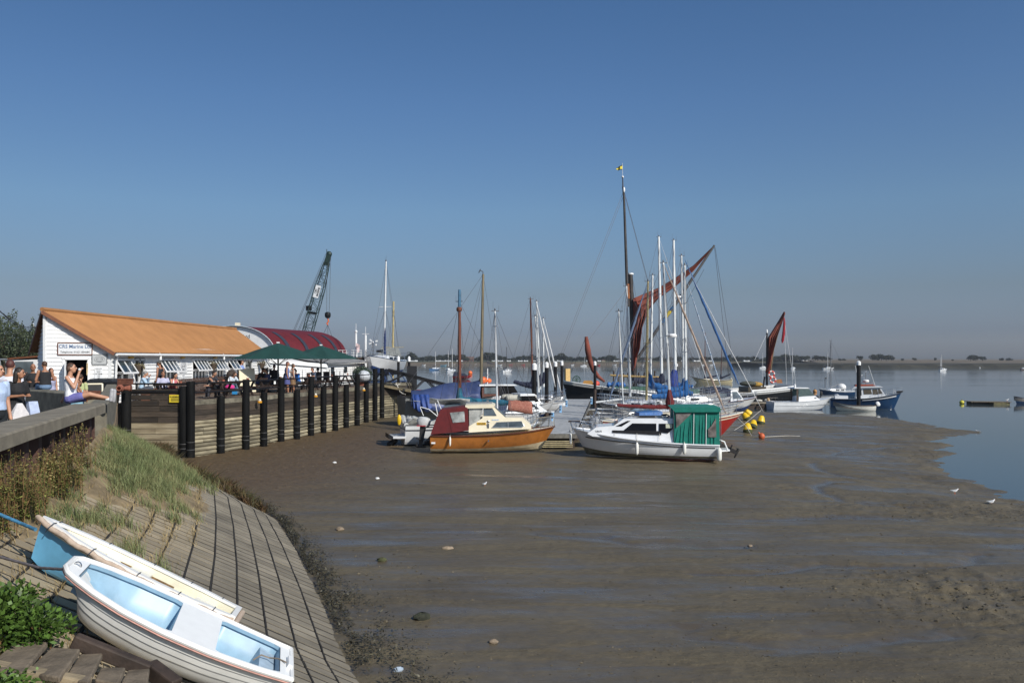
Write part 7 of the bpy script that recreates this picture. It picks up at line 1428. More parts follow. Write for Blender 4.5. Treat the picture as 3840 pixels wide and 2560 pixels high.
# moored yachts far off
GF='moored yachts on the river'
def far_yacht(px,py,wpx,label,mtop=None,hm=gel,rz=.3,mx=0,mmat=rigw,cabin=True,m2=None):
    D=(H-WL)*F/(py-HOR); Lr=max(wpx*D/F/ max(.35,abs(math.cos(rz))),3.0); c=W(px,py,D); o=thing('moored_yacht',(c.x,c.y,WL-.35),label,'yacht',GF,rz)
    s=hull(o,Lr,Lr*.34,(1.05,1.0,1.25),[hm,antiblue],[(.3,.3,1),(1,1,0)],ts=.75,em=.4,n=10,deckm=gel)
    if cabin: coach(o,s,.3,.72,.5,.62,gel,nwin=1)
    for q in ([(mx,mtop)] if mtop else [])+([m2] if m2 else []):
        dx,yt=q; a=W(px+dx,py-10,D); b=W(px+dx,yt,D); m=MB(); m.tube([a,b],[.10,.07],6); m.build('mast',mmat,o,world=True); m=MB(); m.tube([b,Mx(o)@s(1,0)],.02,4); m.tube([b,Mx(o)@s(0,0)],.02,4); m.build('stay',rigm,o,world=True)
        m=MB(); e=a+(Mx(o).to_3x3()@Vector((-Lr*.33,0,0))); m.tube([a+Vector((0,0,.6)),e+Vector((0,0,.5))],[.16,.10],6); m.build('boom_cover',navyc,o,world=True)
Mx=lambda o:RM[o.name]
far_yacht(1633,1388,26,'distant blue and white yacht left of the brown mast, stern towards us',1318,M('far_blue',(.1,.22,.42),.5),1.2); far_yacht(1681,1391,18,'distant white yacht behind another, the left one of a close pair',1314,gel,1.9); far_yacht(1696,1396,24,'distant white yacht with dark cover, the right one of a close pair',1307,gel,1.3)
far_yacht(1902,1396,36,'distant white sloop with dark mast between the aluminium and brown masts',1300,gel,.5,-2,darkm); far_yacht(2190,1374,26,'distant white sloop left of the brailed staysail',1337,gel,.1,2); far_yacht(2975,1385,22,'distant white yacht with thin mast just right of the barge mizzen',1304,gel,.9,-3); far_yacht(2862,1381,30,'distant white yacht behind the barge mizzen mast',1322,gel,.2,-2); far_yacht(3107,1385,44,'distant white catamaran off the salt marsh point',1318,gel,.1,-3); far_yacht(3537,1391,34,'distant ketch with two thin masts off the salt marsh',1330,gel,.3,-6,rigw,True,(-10,1342)); far_yacht(3838,1388,26,'distant boat at the right edge off the salt marsh',None,M('far_dark',(.08,.06,.06),.5),.2)
o=thing('covered_dinghy',WZ(1735,1421,WL),'red dinghy under a dark blue cover moored beyond the blue tarpaulin','boat'); s=hull(o,4.6,1.9,(.8,.75,.95),[M('far_red',(.42,.02,.03),.5),anti],[(.1,.1,1),(1,1,0)],ts=.8,em=.4,n=10); o.rotation_euler=(0,0,-.15); m=MB(); m.loft([[(-2.3,-.9,.7),(1.2,-.9,.75),(1.2,.9,.75),(-2.3,.9,.7)],[(-2.0,-.1,1.75),(.4,-.1,1.3),(.4,.1,1.3),(-2.0,.1,1.75)]]); m.build('cover',navyc,o)
for i,(px,py,w_,c) in enumerate(((1665,1373,26,'pb'),(1590,1372,14,'w'),(1727,1371,16,'r'),(1700,1371,14,'w'),(1775,1371,26,'w'),(1797,1371,12,'w'),(1874,1372,20,'w'),(1915,1370,14,'r'),(1962,1371,14,'r'),(2148,1371,14,'w'),(2245,1372,12,'r'),(2305,1370,16,'w'),(2410,1370,12,'w'),(2640,1370,18,'w'),(2668,1371,14,'w'),(2902,1368,14,'w'),(3056,1366,15,'w'),(3076,1366,12,'w'))):
    D=(H-WL)*F/(py-HOR); c_=W(px,py,min(D,552)); o=thing('moored_dinghy',(c_.x,c_.y,WL-.1),{'w':'small white boat moored close under the far shore','r':'small red boat moored close under the far shore','pb':'pale blue boat moored under the far shore at left'}[c],'boat','small boats under the far shore ('+c+')',R.uniform(-.3,.3)); hull(o,w_*min(D,552)/F,1.6,(.9,.85,1.2),[{'w':gel,'r':M('far_red',(.42,.02,.03)),'pb':M('far_paleblue',(.25,.45,.55),.5)}[c],anti],[(.1,.1,1),(1,1,0)],n=8,deckm=gel)
# ------------------------------------------------------------------ yellow buoys stranded on the mud
for i,(px,py,lab) in enumerate(((2811,1564,'yellow cone buoy on the mud, rearmost of the five'),(2801,1580,'yellow cone buoy on the mud, left of the rearmost one'),(2853,1592,'yellow cone buoy on the mud, the one farthest right'),(2823,1608,'yellow cone buoy on the mud, in the middle of the five'),(2804,1624,'yellow cone buoy on the mud, nearest us with green weed'))):
    c=WZ(px,py,-.18); zz=mudz(c.x,c.y); o=thing('cone_buoy',(c.x,c.y,zz+.14),lab,'buoy','yellow buoys stranded on the mud',rot=Euler((R.uniform(-.25,.25)-.3,R.uniform(-.25,.25)+.5*(1 if i!=1 else -.6),R.uniform(0,3)))); o.scale=(.78,)*3; o.location.z-=.03
    m=MB(); m.lathe([(.01,.56),(.17,.55),(.23,.45),(.33,.10),(.34,.03)],(0,0,0),18); m.build('top',yel,o); m=MB(); m.lathe([(.34,.03),(.35,-.05),(.28,-.2),(.1,-.26)],(0,0,0),18); m.build('weedy_base',M('weed_green',(.05,.055,.015),.8,var=.5,scale=8),o); m=MB(); m.torus((0,0,.6),.05,.015,'Y',10,5); m.build('eye',rubber,o)
c=WZ(2856,1638,-.1); o=thing('round_buoy',(c.x,c.y,mudz(c.x,c.y)+.12),'small orange round buoy lying alone on the mud','buoy'); m=MB(); m.ell((0,0,0),(.17,.17,.19),14,10); m.build('ball',M('buoy_orange',(.5,.10,.03),.6,var=.3,scale=6),o); m=MB(); m.cap((-.1,0,.12),(-.15,0,.2),.05,.04); m.build('neck',M('buoy_orange',(.5,.10,.03)),o)
m=MB(); 
for P in (((2760,1560,44.5),(2800,1600,46),(2822,1640,44)),((2855,1537,58),(2790,1590,50),(2745,1618,45)),((2862,1640,45),(2950,1648,46),(3010,1652,46))):
    pts=[]
    for a,b in zip(P[:-1],P[1:]):
        for k in range(6): q=W(*a).lerp(W(*b),k/6); q.z=max(q.z,mudz(q.x,q.y)+.03); pts.append(q)
    m.tube(pts,.014,5)
o=m.build('mooring_line',ropew); tag(o,'thin mooring lines trailing over the mud by the yellow buoys','rope')
# gulls
def gull(p,rz,label,fly=False):
    o=thing('gull',p,label,'bird','gulls on the shore',rz); m=MB(); m.loft([[Vector((x,ry*math.cos(a),zc+rz_*math.sin(a))) for a in [2*PI*k/10 for k in range(10)]] for x,ry,rz_,zc in ((-.21,.012,.01,.17),(-.12,.05,.045,.165),(0,.07,.07,.17),(.1,.06,.06,.185),(.15,.035,.04,.22),(.17,.03,.035,.25),(.205,.036,.038,.27),(.235,.02,.02,.268),(.25,.004,.004,.265))]); m.build('body',M('gull_white',(.75,.75,.75),.7,var=.04),o)
    m=MB()
    for s_ in (-1,1): m.loft([[Vector((x,s_*(.055+w_*.02),.18+z*.03)),Vector((x,s_*(.072),.21+z*.02)),Vector((x,s_*.045,.235))] for x,w_,z in ((.08,1,0),(-.05,1,0),(-.16,.4,.2),(-.25,0,.4))])
    m.build('wings',M('gull_grey',(.36,.38,.40),.7),o); m=MB()
    for s_ in (-1,1): m.tube([(.01,s_*.025,.11),(.0,s_*.025,0),(.04,s_*.025,0)],.007,5)
    m.build('legs',org,o); m=MB(); m.cap((.245,0,.265),(.29,0,.255),.009,.004); m.build('bill',org,o); return o
for px,py,rz,l_ in ((3668,1622,2.6,'white gull standing at the tip of the mud spit'),(3580,1851,.2,'white gull on the mud left of the one near the right edge'),(3717,1893,.3,'white gull on the mud nearest the right edge'),(1818,1822,1.0,'small pale bird on the mud in front of the orange cruiser')):
    d0=30
    for _ in range(25): q=W(px,py,d0); zz=mudz(q.x,q.y); d0=d0*.5+.5*(H-zz)*F/(py-HOR)
    q=W(px,py,d0); G_=gull((q.x,q.y,mudz(q.x,q.y)-.0),rz,l_); G_.scale=((.62,)*3 if px>3000 else (.45,)*3)
q=W(3777,0,86.7); gull((q.x,q.y,WL+.30),.4,'white gull perched on the right end of the raft')
# stones and litter on the mud
stm=M('mud_stone',(.26,.20,.14),.85,var=.3,scale=9,bump=.4)
for i,(px,py,r,mt,l_) in enumerate(((1275,1987,.10,stm,'tan stone on the mud beyond the revetment foot'),(1415,1795,.07,white,'small white shell on the mud left of the gull'),(1680,2059,.09,stm,'pale driftwood piece in the middle of the mud'),(1432,2104,.10,M('weed_stone',(.07,.075,.03),.9,bump=.6),'weed covered stone on the mud'),(1582,2322,.14,M('weed_dark',(.035,.038,.022),.9,bump=.8,var=.5),'dark clump of weed on the near mud'),(1850,2412,.07,stm,'pale angular stone on the near mud'),(1494,2518,.07,M('litter_blue',(.35,.42,.5),.4),'pale crumpled litter on the mud near the bottom edge'),(2812,2040,.06,stm,'small grey stone on the mud below the white cruiser'),(1255,1737,.08,white,'small white litter on the mud below the quay'))):
    q=WZ(px,py,0); z=mudz(q.x,q.y); m=MB(); n0=len(m.v); m.ell((q.x,q.y,z+r*.22),(r*(1+.5*(i==2)),r*.8,r*.5),10,8); m.v=[(a+R.uniform(-1,1)*r*.12,b+R.uniform(-1,1)*r*.12,c+R.uniform(-1,1)*r*.1) for a,b,c in m.v]; o=m.build('stone' if i not in (2,6) else ('driftwood','','litter')[i//3] if i!=2 else 'driftwood',mt); tag(o,l_,'stone' if i not in (2,6) else 'debris')
# ================================================================== dinghies on the slope
def slope_root(name,label,st,bw,roll=0):
    st,bw=Vector(st),Vector(bw); x=(bw-st).normalized(); y=Vector((0,0,1)).cross(x).normalized(); z=x.cross(y); m=Matrix((x,y,z)).transposed(); m=m@Matrix.Rotation(roll,3,'X')
    o=thing(name,st,label,'boat','dinghies pulled up on the stone slope',rot=m.to_euler()); return o,(bw-st).length
def interp(t,T,V): return float(np.interp(t,T,V))
# white clinker dinghy
o,L=slope_root('dinghy','white clinker fibreglass dinghy with light blue inside, in front of the blue dinghy',W(1091,2489,8.45),W(258,2117,7.9))
fb=lambda t:interp(t,[0,.15,.35,.55,.72,.85,.93,.975,1],[.435,.50,.56,.57,.53,.44,.35,.28,.17]); sz=lambda t:-.045*4*t*(1-t)+.02*t; dp=lambda t:interp(t,[0,.3,.6,.8,.92,1],[.37,.42,.43,.40,.33,.20])
cl=M('clinker_white',(.74,.73,.69),.35,var=.06,scale=4,coat=.2); laps=[.42,.58,.74,.9]
rows=[(0,0),(.02,0),(.08,0),(.18,0),(.30,0)]
off=0
for q in laps: rows+=[(q,off),(q+.004,off+.010)]; off+=.010; rows.append((q+.07,off))
rows.append((1,off)); n=40
m=MB(); Gp=[]
ST=lambda i:(i/n)
for s in (1,-1):
    g=[]
    for i in range(n+1):
        t=ST(i); b=fb(t); d=dp(t); g.append([Vector((L*t-.16*L*(1-v)*max(0,(t-.82)/.18)**2+.02*(1-v)*(t<.02),s*max(0,b*(v**.20)*(1-.02)+(of-off)*min(1,(1-t)*8+.1)),sz(t)-d*(1-v))) for v,of in rows])
    Gp.append(g); nr=len(rows)
    m.add([p for r_ in g for p in r_],[((i*nr+j,i*nr+j+1,(i+1)*nr+j+1,(i+1)*nr+j) if s>0 else (i*nr+j,(i+1)*nr+j,(i+1)*nr+j+1,i*nr+j+1)) for i in range(n) for j in range(nr-1)],0,.5)
for e in (0,n):
    for j in range(nr-1): m.add([Gp[0][e][j],Gp[0][e][j+1],Gp[1][e][j+1],Gp[1][e][j]],[(0,1,2,3)],0,.5)
m.build('hull',cl,o,smooth=25)
rim=[Vector((L*ST(i),fb(ST(i)),sz(ST(i)))) for i in range(n+1)]; rim=rim+[Vector((p.x,-p.y,p.z)) for p in reversed(rim)]; rim.append(rim[0])
m=MB(); m.tube([p+Vector((0,0,.004)) for p in rim],.027,8); m.build('gunwale',M('dinghy_gunwale',(.80,.79,.76),.3,var=.03),o)
m=MB(); m.tube([p+Vector((0,.004*(1 if p.y>0 else -1),-.03)) for p in rim],.012,6); m.build('rubbing_strip',M('salmon_strip',(.52,.28,.23),.6,var=.2),o)
TOP=M('dinghy_top',(.82,.82,.80),.35,var=.03)
op=[(.52,.935),(.055,.335)]
def edge(t,k):   # half width of an opening
    a,b=op[k]; u=(t-a)/(b-a); base=max(.05,fb(t)-.085); return base*(1 if .07<u<.93 else (.97 if .02<u<.98 else .93))
m=MB(); NT=96
for i in range(NT):
    t0,t1=i/NT,(i+1)/NT; tm=(t0+t1)/2; k=next((k for k,(a,b) in enumerate(op) if a<tm<b),None)
    zz=lambda t:sz(t)+.012
    if k is None: m.add([(L*t0,-fb(t0),zz(t0)),(L*t1,-fb(t1),zz(t1)),(L*t1,fb(t1),zz(t1)),(L*t0,fb(t0),zz(t0))],[(0,1,2,3)])
    else:
        for s in (1,-1):
            e0,e1=edge(t0,k),edge(t1,k); q=[(L*t0,s*e0,zz(t0)),(L*t1,s*e1,zz(t1)),(L*t1,s*fb(t1),zz(t1)),(L*t0,s*fb(t0),zz(t0))]; m.add(q if s>0 else q[::-1],[(0,1,2,3)])
m.build('moulded_top',TOP,o,smooth=30)
ins=MB(); wl=MB()
for k,(a,b) in enumerate(op):
    N=26; G=[]
    for i in range(N+1):
        t=a+(b-a)*i/N; tt=min(max(t,a+1e-4),b-1e-4); e=edge(tt,k); z0=sz(t)+.012; fz=-.27-.03*(k==0)
        if t>.80: fz=-.27+.12*(t-.80)/.13
        sec=[]
        for s in (1,-1):
            c=[Vector((L*t,s*e,z0)),Vector((L*t,s*e,z0-.035)),Vector((L*t,s*(e+.03),z0-.05)),Vector((L*t,s*e*.93,z0-.16)),Vector((L*t,s*e*.78,z0+fz+.03)),Vector((L*t,s*e*.66,z0+fz)),Vector((L*t,s*e*.30,z0+fz)),Vector((L*t,s*e*.27,z0+fz+.02)),Vector((L*t,s*e*.12,z0+fz+.02))]
            sec+=c if s>0 else c[::-1]
        G.append(sec)
    ins.loft(G,0,False,False,closed=False)
    for e_ in (0,N): wl.add(G[e_],[tuple(range(len(G[e_])))])
ins.build('inside',lblue,o,smooth=40); wl.build('thwart_face',lblue,o,smooth=0)
m=MB(); m.loft([[(L*.06,-.36,-.30),(L*.06,.36,-.30),(L*.06,.36,-.10),(L*.06,-.36,-.10)],[(L*.15,-.40,-.31),(L*.15,.40,-.31),(L*.13,.40,-.09),(L*.13,-.40,-.09)]]); m.build('stern_seat',M('seat_blue',(.36,.46,.55),.45),o)
m=MB(); m.box((L*.012,.05,-.02),(.05,.26,.14)); m.build('transom_pad',white,o); m=MB(); m.tube([(L*.03,.1,.03),(L*.06,.0,.0),(L*.09,-.1,-.06),(L*.13,-.05,-.05),(L*.16,.12,-.07)],.008,5); m.build('string',M('string_brown',(.25,.2,.15),.9),o)
m=MB(); m.torus((L*.97,.0,.03),.03,.01,'Y',10,5); m.build('mooring_eye',steel,o)
E1=RM[o.name]@Vector((L*.985,.12,.0))
# blue dinghy with rope fender
o,L=slope_root('dinghy','light blue dinghy with white gunwale and thick rope fender, behind the white one',W(890,2299,9.55),W(156,1948,9.25),.14)
fb=lambda t:interp(t,[0,.2,.45,.65,.8,.9,.96,1],[.32,.40,.42,.37,.27,.16,.08,.015]); sz=lambda t:-.012*4*t*(1-t)+.03*t*t; dp=lambda t:interp(t,[0,.4,.7,.9,1],[.40,.46,.50,.50,.44])
m=MB(); n=30; vs=[0,.06,.15,.3,.45,.6,.72,.84,.86,1]; mi_=[0,0,0,0,0,0,0,2,2]; G=[]
for s in (1,-1):
    g=[[Vector((L*t-.05*L*(1-v)*t**6,s*fb(t)*(v**(.34+.5*t*t)),sz(t)-dp(t)*(1-v))) for v in vs] for t in [i/n for i in range(n+1)]]; G.append(g); nr=len(vs)
    for j in range(nr-1): m.add([g[i][jj] for i in range(n+1) for jj in (j,j+1)],[((2*i,2*i+1,2*i+3,2*i+2) if s>0 else (2*i,2*i+2,2*i+3,2*i+1)) for i in range(n)],mi_[j],.5)
for j in range(nr-1): m.add([G[0][0][j],G[0][0][j+1],G[1][0][j+1],G[1][0][j]],[(0,1,2,3)],mi_[j],.5)
m.build('hull',[dblue,anti,M('dinghy_cream',(.70,.66,.52),.4,var=.06)],o,smooth=35)
R2=[Vector((L*i/n,fb(i/n),sz(i/n))) for i in range(n+1)]; ring_=R2+[Vector((p.x,-p.y,p.z)) for p in reversed(R2)]
m=MB(); 
for s in (1,-1): m.loft([[Vector((p.x,s*(p.y+.012),p.z-.03)),Vector((p.x,s*(p.y+.012),p.z+.02)),Vector((p.x,s*max(0,p.y-.075),p.z+.02)),Vector((p.x,s*max(0,p.y-.075),p.z-.01))] for p in R2])
m.box((.02,0,.0),(.06,.62,.05)); m.build('gunwale',M('dinghy_gunwale',(.80,.79,.76)),o)
def twist(m,pts,r,n=9,k=26.):
    P=[Vector(p) for p in pts]; D_=[];acc=0;fin=[]
    for a,b in zip(P[:-1],P[1:]):
        q=max(1,int((b-a).length/.010))
        for i in range(q): fin.append(a.lerp(b,i/q))
    fin.append(P[-1]); rings=[];u=None;L_=0
    for i,p in enumerate(fin):
        d=(fin[min(i+1,len(fin)-1)]-fin[max(i-1,0)]).normalized()
        u=d.orthogonal().normalized() if u is None else (u-d*u.dot(d)).normalized(); w_=d.cross(u); L_+=.010
        rings.append([p+(u*math.cos(a)+w_*math.sin(a))*r*(1+.17*abs(math.sin(1.5*a+L_*k))) for a in [2*PI*j/12 for j in range(12)]])
    m.loft(rings)
m=MB(); 
pr=[Vector((p.x,p.y+.035,p.z-.018-.016*math.sin(i/n*PI*7)**2)) for i,p in enumerate(R2)]
twist(m,pr+[Vector((L+.05,0,sz(1)-.02))],.027); twist(m,[Vector((-.04,y,-.03)) for y in np.linspace(-.33,.36,6)],.027); m.build('rope_fender',M('pinkish_rope',(.46,.36,.28),.9,var=.12,scale=30),o,smooth=60)
m=MB(); twist(m,[Vector((p.x,-p.y-.045,p.z-.05)) for p in R2],.03); m.build('rope_fender',M('pinkish_rope',(.46,.36,.28)),o,smooth=60)
m=MB(); N=24; G=[]
for i in range(N+1):
    t=.02+.86*i/N; e=max(.02,fb(t)-.06); z0=sz(t); fz=-dp(t)*(1-.45*max(0,(t-.5)/.5))+.12; q_=1-.72*max(0,(t-.45)/.55); sec=[]
    for s in (1,-1):
        c=[Vector((L*t,s*e,z0)),Vector((L*t,s*e*(.6+.38*q_),z0-.12)),Vector((L*t,s*e*.80*q_,z0-.14)),Vector((L*t,s*e*.74*q_,z0+fz+.02)),Vector((L*t,s*e*.2,z0+fz))]; sec+=c if s>0 else c[::-1]
    G.append(sec)
m.loft(G,0,True,True,closed=False); m.build('inside',M('cream_inside',(.72,.68,.53),.45,var=.08,scale=4),o,smooth=30)
for t,w_ in ((.72,.18),(.50,.24),(.16,.26)): e=fb(t)-.07; m=MB(); m.box((L*t,0,sz(t)-.09),(w_,2*e,.03)); m.build('thwart',M('dinghy_thwart',(.74,.72,.64),.4,var=.05),o)
for tt,zz in ((.40,-.13),(.62,-.12)): m=MB(); m.box((L*tt,-fb(tt)+.075,zz),(.32,.02,.05)); m.build('side_slot',M('slot_brown',(.20,.12,.05),.7,var=.5,scale=6),o)
m=MB()
for t in (.93,.70,.47,.27,.10):
    for s in (1,-1): p=Vector((L*t,s*fb(t),sz(t))); m.tube([p+Vector((0,-s*.07,.026)),p+Vector((0,s*.03,.028)),p+Vector((.01,s*.092,-.03)),p+Vector((.02,s*.05,-.085))],.006,5)
m.build('lashing',M('lashing_dark',(.04,.05,.07),.8),o)
E2=RM[o.name]@Vector((L*1.0,0,-.12))
m=MB(); twist(m,[W(-150,1893,9.2),W(0,1928,9.45),W(80,1962,9.4),E2],.018); o=m.build('painter_rope',M('blue_rope',(.045,.17,.30),.85,var=.3,scale=40),smooth=60); tag(o,'twisted blue rope tying the blue dinghy to the wall','rope')
m=MB(); twist(m,[W(-200,2060,8.9),W(0,2087,8.5),W(150,2128,8.15),E1],.013); o=m.build('painter_rope',M('grey_rope',(.12,.11,.12),.9,var=.3,scale=40),smooth=60); tag(o,'thin dark grey rope tying the white dinghy to the wall','rope')
# ================================================================== timber steps at the bottom left
stp=thing('slope_steps',WZ(280,2500,1.6),'weathered timber and slab steps at the bottom left corner below the white dinghy','steps'); slab=M('step_slab',(.145,.115,.082),.9,var=.35,scale=5,bump=.5,bscale=25)
for k,(poly,z) in enumerate((([(-60,2505),(60,2398),(178,2404),(84,2512)],1.74),([(98,2512),(196,2428),(300,2432),(226,2534)],1.68),([(242,2534),(314,2424),(392,2432),(332,2552)],1.62),([(352,2548),(380,2500),(470,2496),(442,2556)],1.52),([(452,2560),(486,2494),(562,2496),(548,2575)],1.46))):
    m=MB(); P=[WZ(x,y,z) for x,y in poly]; P=[p+Vector((R.uniform(-.008,.008),R.uniform(-.008,.008),R.uniform(-.012,.012))) for p in P]; m.prism([p-Vector((0,0,.055)) for p in P],(0,0,.055)); ob=m.build('slab',slab,stp,world=True,smooth=0); bv=ob.modifiers.new('worn_edge','BEVEL'); bv.width=.012; bv.segments=2
for k,(a,b,z0,z1,w_,h,mt) in enumerate((((276,2398),(560,2512),1.72,1.42,.10,.12,dwood),((-40,2500),(335,2566),1.72,1.55,.11,.10,M('step_beam',(.24,.19,.12),.9,var=.3,scale=6,bump=.5,stretch=(.3,1,1))),((560,2500),(660,2575),1.42,1.30,.12,.14,dwood))):
    m=MB(); m.beam(WZ(*a,z0),WZ(*b,z1),w_,h); ob=m.build('beam',mt,stp,world=True,smooth=0); bv=ob.modifiers.new('worn_edge','BEVEL'); bv.width=.015; bv.segments=2
# ================================================================== vegetation on the slope
def leafmat(nm,c,c2,attr=.45,rough=.6): return M(nm,c,rough,var=.1,scale=1.5,col2=c2,attr=attr,spec=.25)
gblue=leafmat('marram_grass',(.125,.16,.065),(.185,.19,.085)); gdry=leafmat('dry_grass',(.27,.20,.095),(.33,.25,.12)); purs=leafmat('saltmarsh_shrub',(.045,.058,.018),(.105,.055,.030),.6)
def blades(name,mat,label,cat,gen,n):
    co=[];fc=[];rr=[]
    for _ in range(n):
        g=gen()
        if g is None: continue
        p,h,w_,lean,r=g; a=R.uniform(0,2*PI); sd=Vector((math.cos(a),math.sin(a),0))*w_; d=Vector((R.gauss(0,1),R.gauss(0,1),0))*lean+Vector((-.18*lean/.3,.0,0)); k=len(co)
        m1=p+Vector((0,0,h*.55))+d*h*.35; t_=p+Vector((0,0,h*.92))+d*h
        co+=[p-sd,p+sd,m1+sd*.75,m1-sd*.75,t_]; fc+=[(k,k+1,k+2,k+3),(k+3,k+2,k+4,k+4)]; rr+=[r,r]
    me=bpy.data.meshes.new(name); me.from_pydata([tuple(c) for c in co],[],[f if f[2]!=f[3] else f[:3] for f in fc]); at=me.attributes.new('r','FLOAT','FACE'); at.data.foreach_set('value',rr); me.materials.append(mat); ob=bpy.data.objects.new(name,me); COL.objects.link(ob); return stuff(ob,label,cat)
nz=lambda s,t,k=1.:float(fbm(np.array([s*.8*k+3]),np.array([t*6*k+1]),3)[0])
tus=[]
for _ in range(4000):
    s=R.uniform(_S[2]+.8,_S[8]+.8); t_=R.uniform(.16,1.0); far=(s-_S[4])/(_S[7]-_S[4])
    core=math.exp(-((t_-.76)/.17)**2)
    dens=min(1,max(0,(s-_S[3]-.2)/2.5))*core*1.25
    if far>.25 and t_>.30: dens=max(dens,.95*math.exp(-((t_-.70)/.24)**2))
    if s<_S[3]+.6: dens=.12*(t_>.55)
    if R.random()<dens*max(0,nz(s,t_)-.22)*2.6: tus.append((s,t_))
tus=tus[:1500]
def gen_b():
    s,t_=R.choice(tus); p=bank(s+R.gauss(0,.10),min(1.0,t_+R.gauss(0,.014)),.02); h=R.uniform(.14,.36); return p,h,R.uniform(.0035,.007),.30,R.random()
blades('slope_grass',gblue,'blue green tufts of coarse grass covering the upper stone slope','grass',gen_b,52000)
def gen_d():
    if R.random()<.6: s,t_=R.choice(tus); s+=R.gauss(0,.25); t_+=R.gauss(0,.04)
    else: s=R.uniform(.5,_S[7]); t_=R.choice([k/NROW for k in range(6,13)])+R.gauss(0,.012); 
    if s<_S[3] and t_<.52: return None
    return bank(s,min(1.,t_),.02),R.uniform(.05,.22),R.uniform(.003,.006),.6,R.random()
blades('dry_grass',gdry,'straw coloured dry grass in the joints of the upper slope','grass',gen_d,26000)
def gen_p():
    s=R.uniform(_S[5]+1.0,_S[9]-.2); c=.05+.30*max(0,min(1,(s-_S[5]-1)/4)); t_=R.gauss(c,.07)
    if t_<-.02 or nz(s,t_,2.5)<.33: return None
    return bank(s,t_,.0),R.uniform(.12,.46)*(.6+nz(s,t_,2.)),R.uniform(.010,.024),.5,R.random()
blades('saltmarsh_plants',purs,'dark green and reddish salt plants along the foot of the timber panel','plants',gen_p,26000)
# tall weeds against the sheet piles
weedm=leafmat('tall_weed_leaf',(.12,.15,.035),(.21,.20,.06),.5); stemm=M('weed_stem',(.16,.09,.035),.8,var=.3); seedm=leafmat('weed_seed',(.19,.16,.055),(.26,.21,.09),.4)
def weed_meshes():
    lf=MB(); st=MB(); sd=MB()
    for k in range(24):
        x,y=R.gauss(0,.17),R.gauss(0,.10); h=R.uniform(.35,1.0); dx,dy=R.gauss(0,.07),R.gauss(0,.05); P=lambda u:Vector((x+dx*u*u,y+dy*u*u,h*u)); st.tube([P(0),P(.5),P(1)],[.006,.005,.003],4)
        for q in range(int(62*h)):
            u=R.uniform(.08,.96); a=R.uniform(0,2*PI); d=Vector((math.cos(a),math.sin(a),R.uniform(-.5,.5)))*R.uniform(.035,.085)*(1.2-u*.6); p=P(u); w_=d.cross(Vector((0,0,1))).normalized()*.012; lf.add([p,p+d*.5+w_,p+d,p+d*.5-w_],[(0,1,2,3)])
        for q in range(5):
            u=R.uniform(.80,1.03); p=P(u)+Vector((R.gauss(0,.03),R.gauss(0,.03),0)); d=Vector((R.gauss(0,1),R.gauss(0,1),R.gauss(0,1))).normalized()*.022; w_=d.orthogonal().normalized()*.013; lf.add([p-d,p+w_,p+d,p-w_],[(0,1,2,3)],1)
    return lf,st,sd
protos=[]
wl_='tall yellowing weed growing against the rusty sheet piles'
pos=[]
cl_=[(i,u) for i in range(1,5) for u in np.linspace(0,1,9)]
for (i,u) in cl_:
    a,b=Vector(CF[i]),Vector(CF[i+1]); p=a.lerp(b,u); nrm=Vector((b.y-a.y,-(b.x-a.x))).normalized(); q=p+nrm*R.uniform(-.10,.22)
    if p.y<9.4 or p.y>15.0 or R.random()<(.30 if p.y<13 else .5): continue
    pos.append(q)
for k,q in enumerate(pos):
    zz,s_,t_=bank_at(q.x,q.y); z=bank(s_,min(1,t_)).z; sc=R.uniform(.7,1.0)
    if k<4:
        o=thing('tall_weed',(q.x,q.y,z),wl_,'weed','tall weeds along the sheet piles',R.uniform(0,6)); lf,st,sd=weed_meshes(); lf.build('foliage',[weedm,seedm],o,smooth=0); st.build('stems',stemm,o); protos.append(o)
    else: dup(R.choice(protos),(q.x,q.y,z),R.uniform(0,6),scale=(1,1,sc))
# leafy green bush bottom left
bl=leafmat('broad_leaf',(.040,.085,.014),(.075,.13,.025),.5,.45); bu=thing('leafy_bush',WZ(90,2300,1.75),'bright green broad leaved bush at the left edge beside the white dinghy','bush'); m=MB(); st=MB()
cs_=[WZ(-30,2330,1.95),WZ(60,2300,1.95),WZ(120,2330,1.9),WZ(150,2350,1.85),WZ(10,2260,2.05),WZ(-80,2290,2.0),WZ(100,2390,1.75),WZ(190,2350,1.8),WZ(0,2400,1.8),WZ(70,2245,2.0)]
for _ in range(3000):
    c=R.choice(cs_); v=Vector((R.gauss(0,1),R.gauss(0,1),R.gauss(0,1))).normalized(); p=c+Vector((v.x*.20,v.y*.20,v.z*.15))*R.uniform(.35,1); d=(Vector((v.x,v.y,v.z*.5+.3))+Vector((R.gauss(0,.5),R.gauss(0,.5),R.gauss(0,.4)))).normalized()*R.uniform(.035,.075); w_=d.cross(Vector((R.gauss(0,1),R.gauss(0,1),1))).normalized()*R.uniform(.012,.022); m.add([p,p+d*.5+w_,p+d,p+d*.5-w_],[(0,1,2,3)])
for c in cs_: st.tube([Vector((c.x,c.y,1.3)),c],.008,4)
m.build('leaves',bl,bu,world=True,smooth=0); st.build('stems',stemm,bu,world=True)
bu2=thing('leafy_bush',WZ(20,2560,1.5),'small dark green plant at the bottom left corner under the step beam','bush'); m=MB()
for _ in range(500):
    c=WZ(10,2575,1.68); p=c+Vector((R.gauss(0,.10),R.gauss(0,.08),R.gauss(0,.05))); d=Vector((R.gauss(0,1),R.gauss(0,1),R.gauss(0,.6))).normalized()*R.uniform(.03,.07); w_=d.orthogonal().normalized()*.012; m.add([p,p+d*.5+w_,p+d,p+d*.5-w_],[(0,1,2,3)])
m.build('leaves',bl,bu2,world=True,smooth=0)
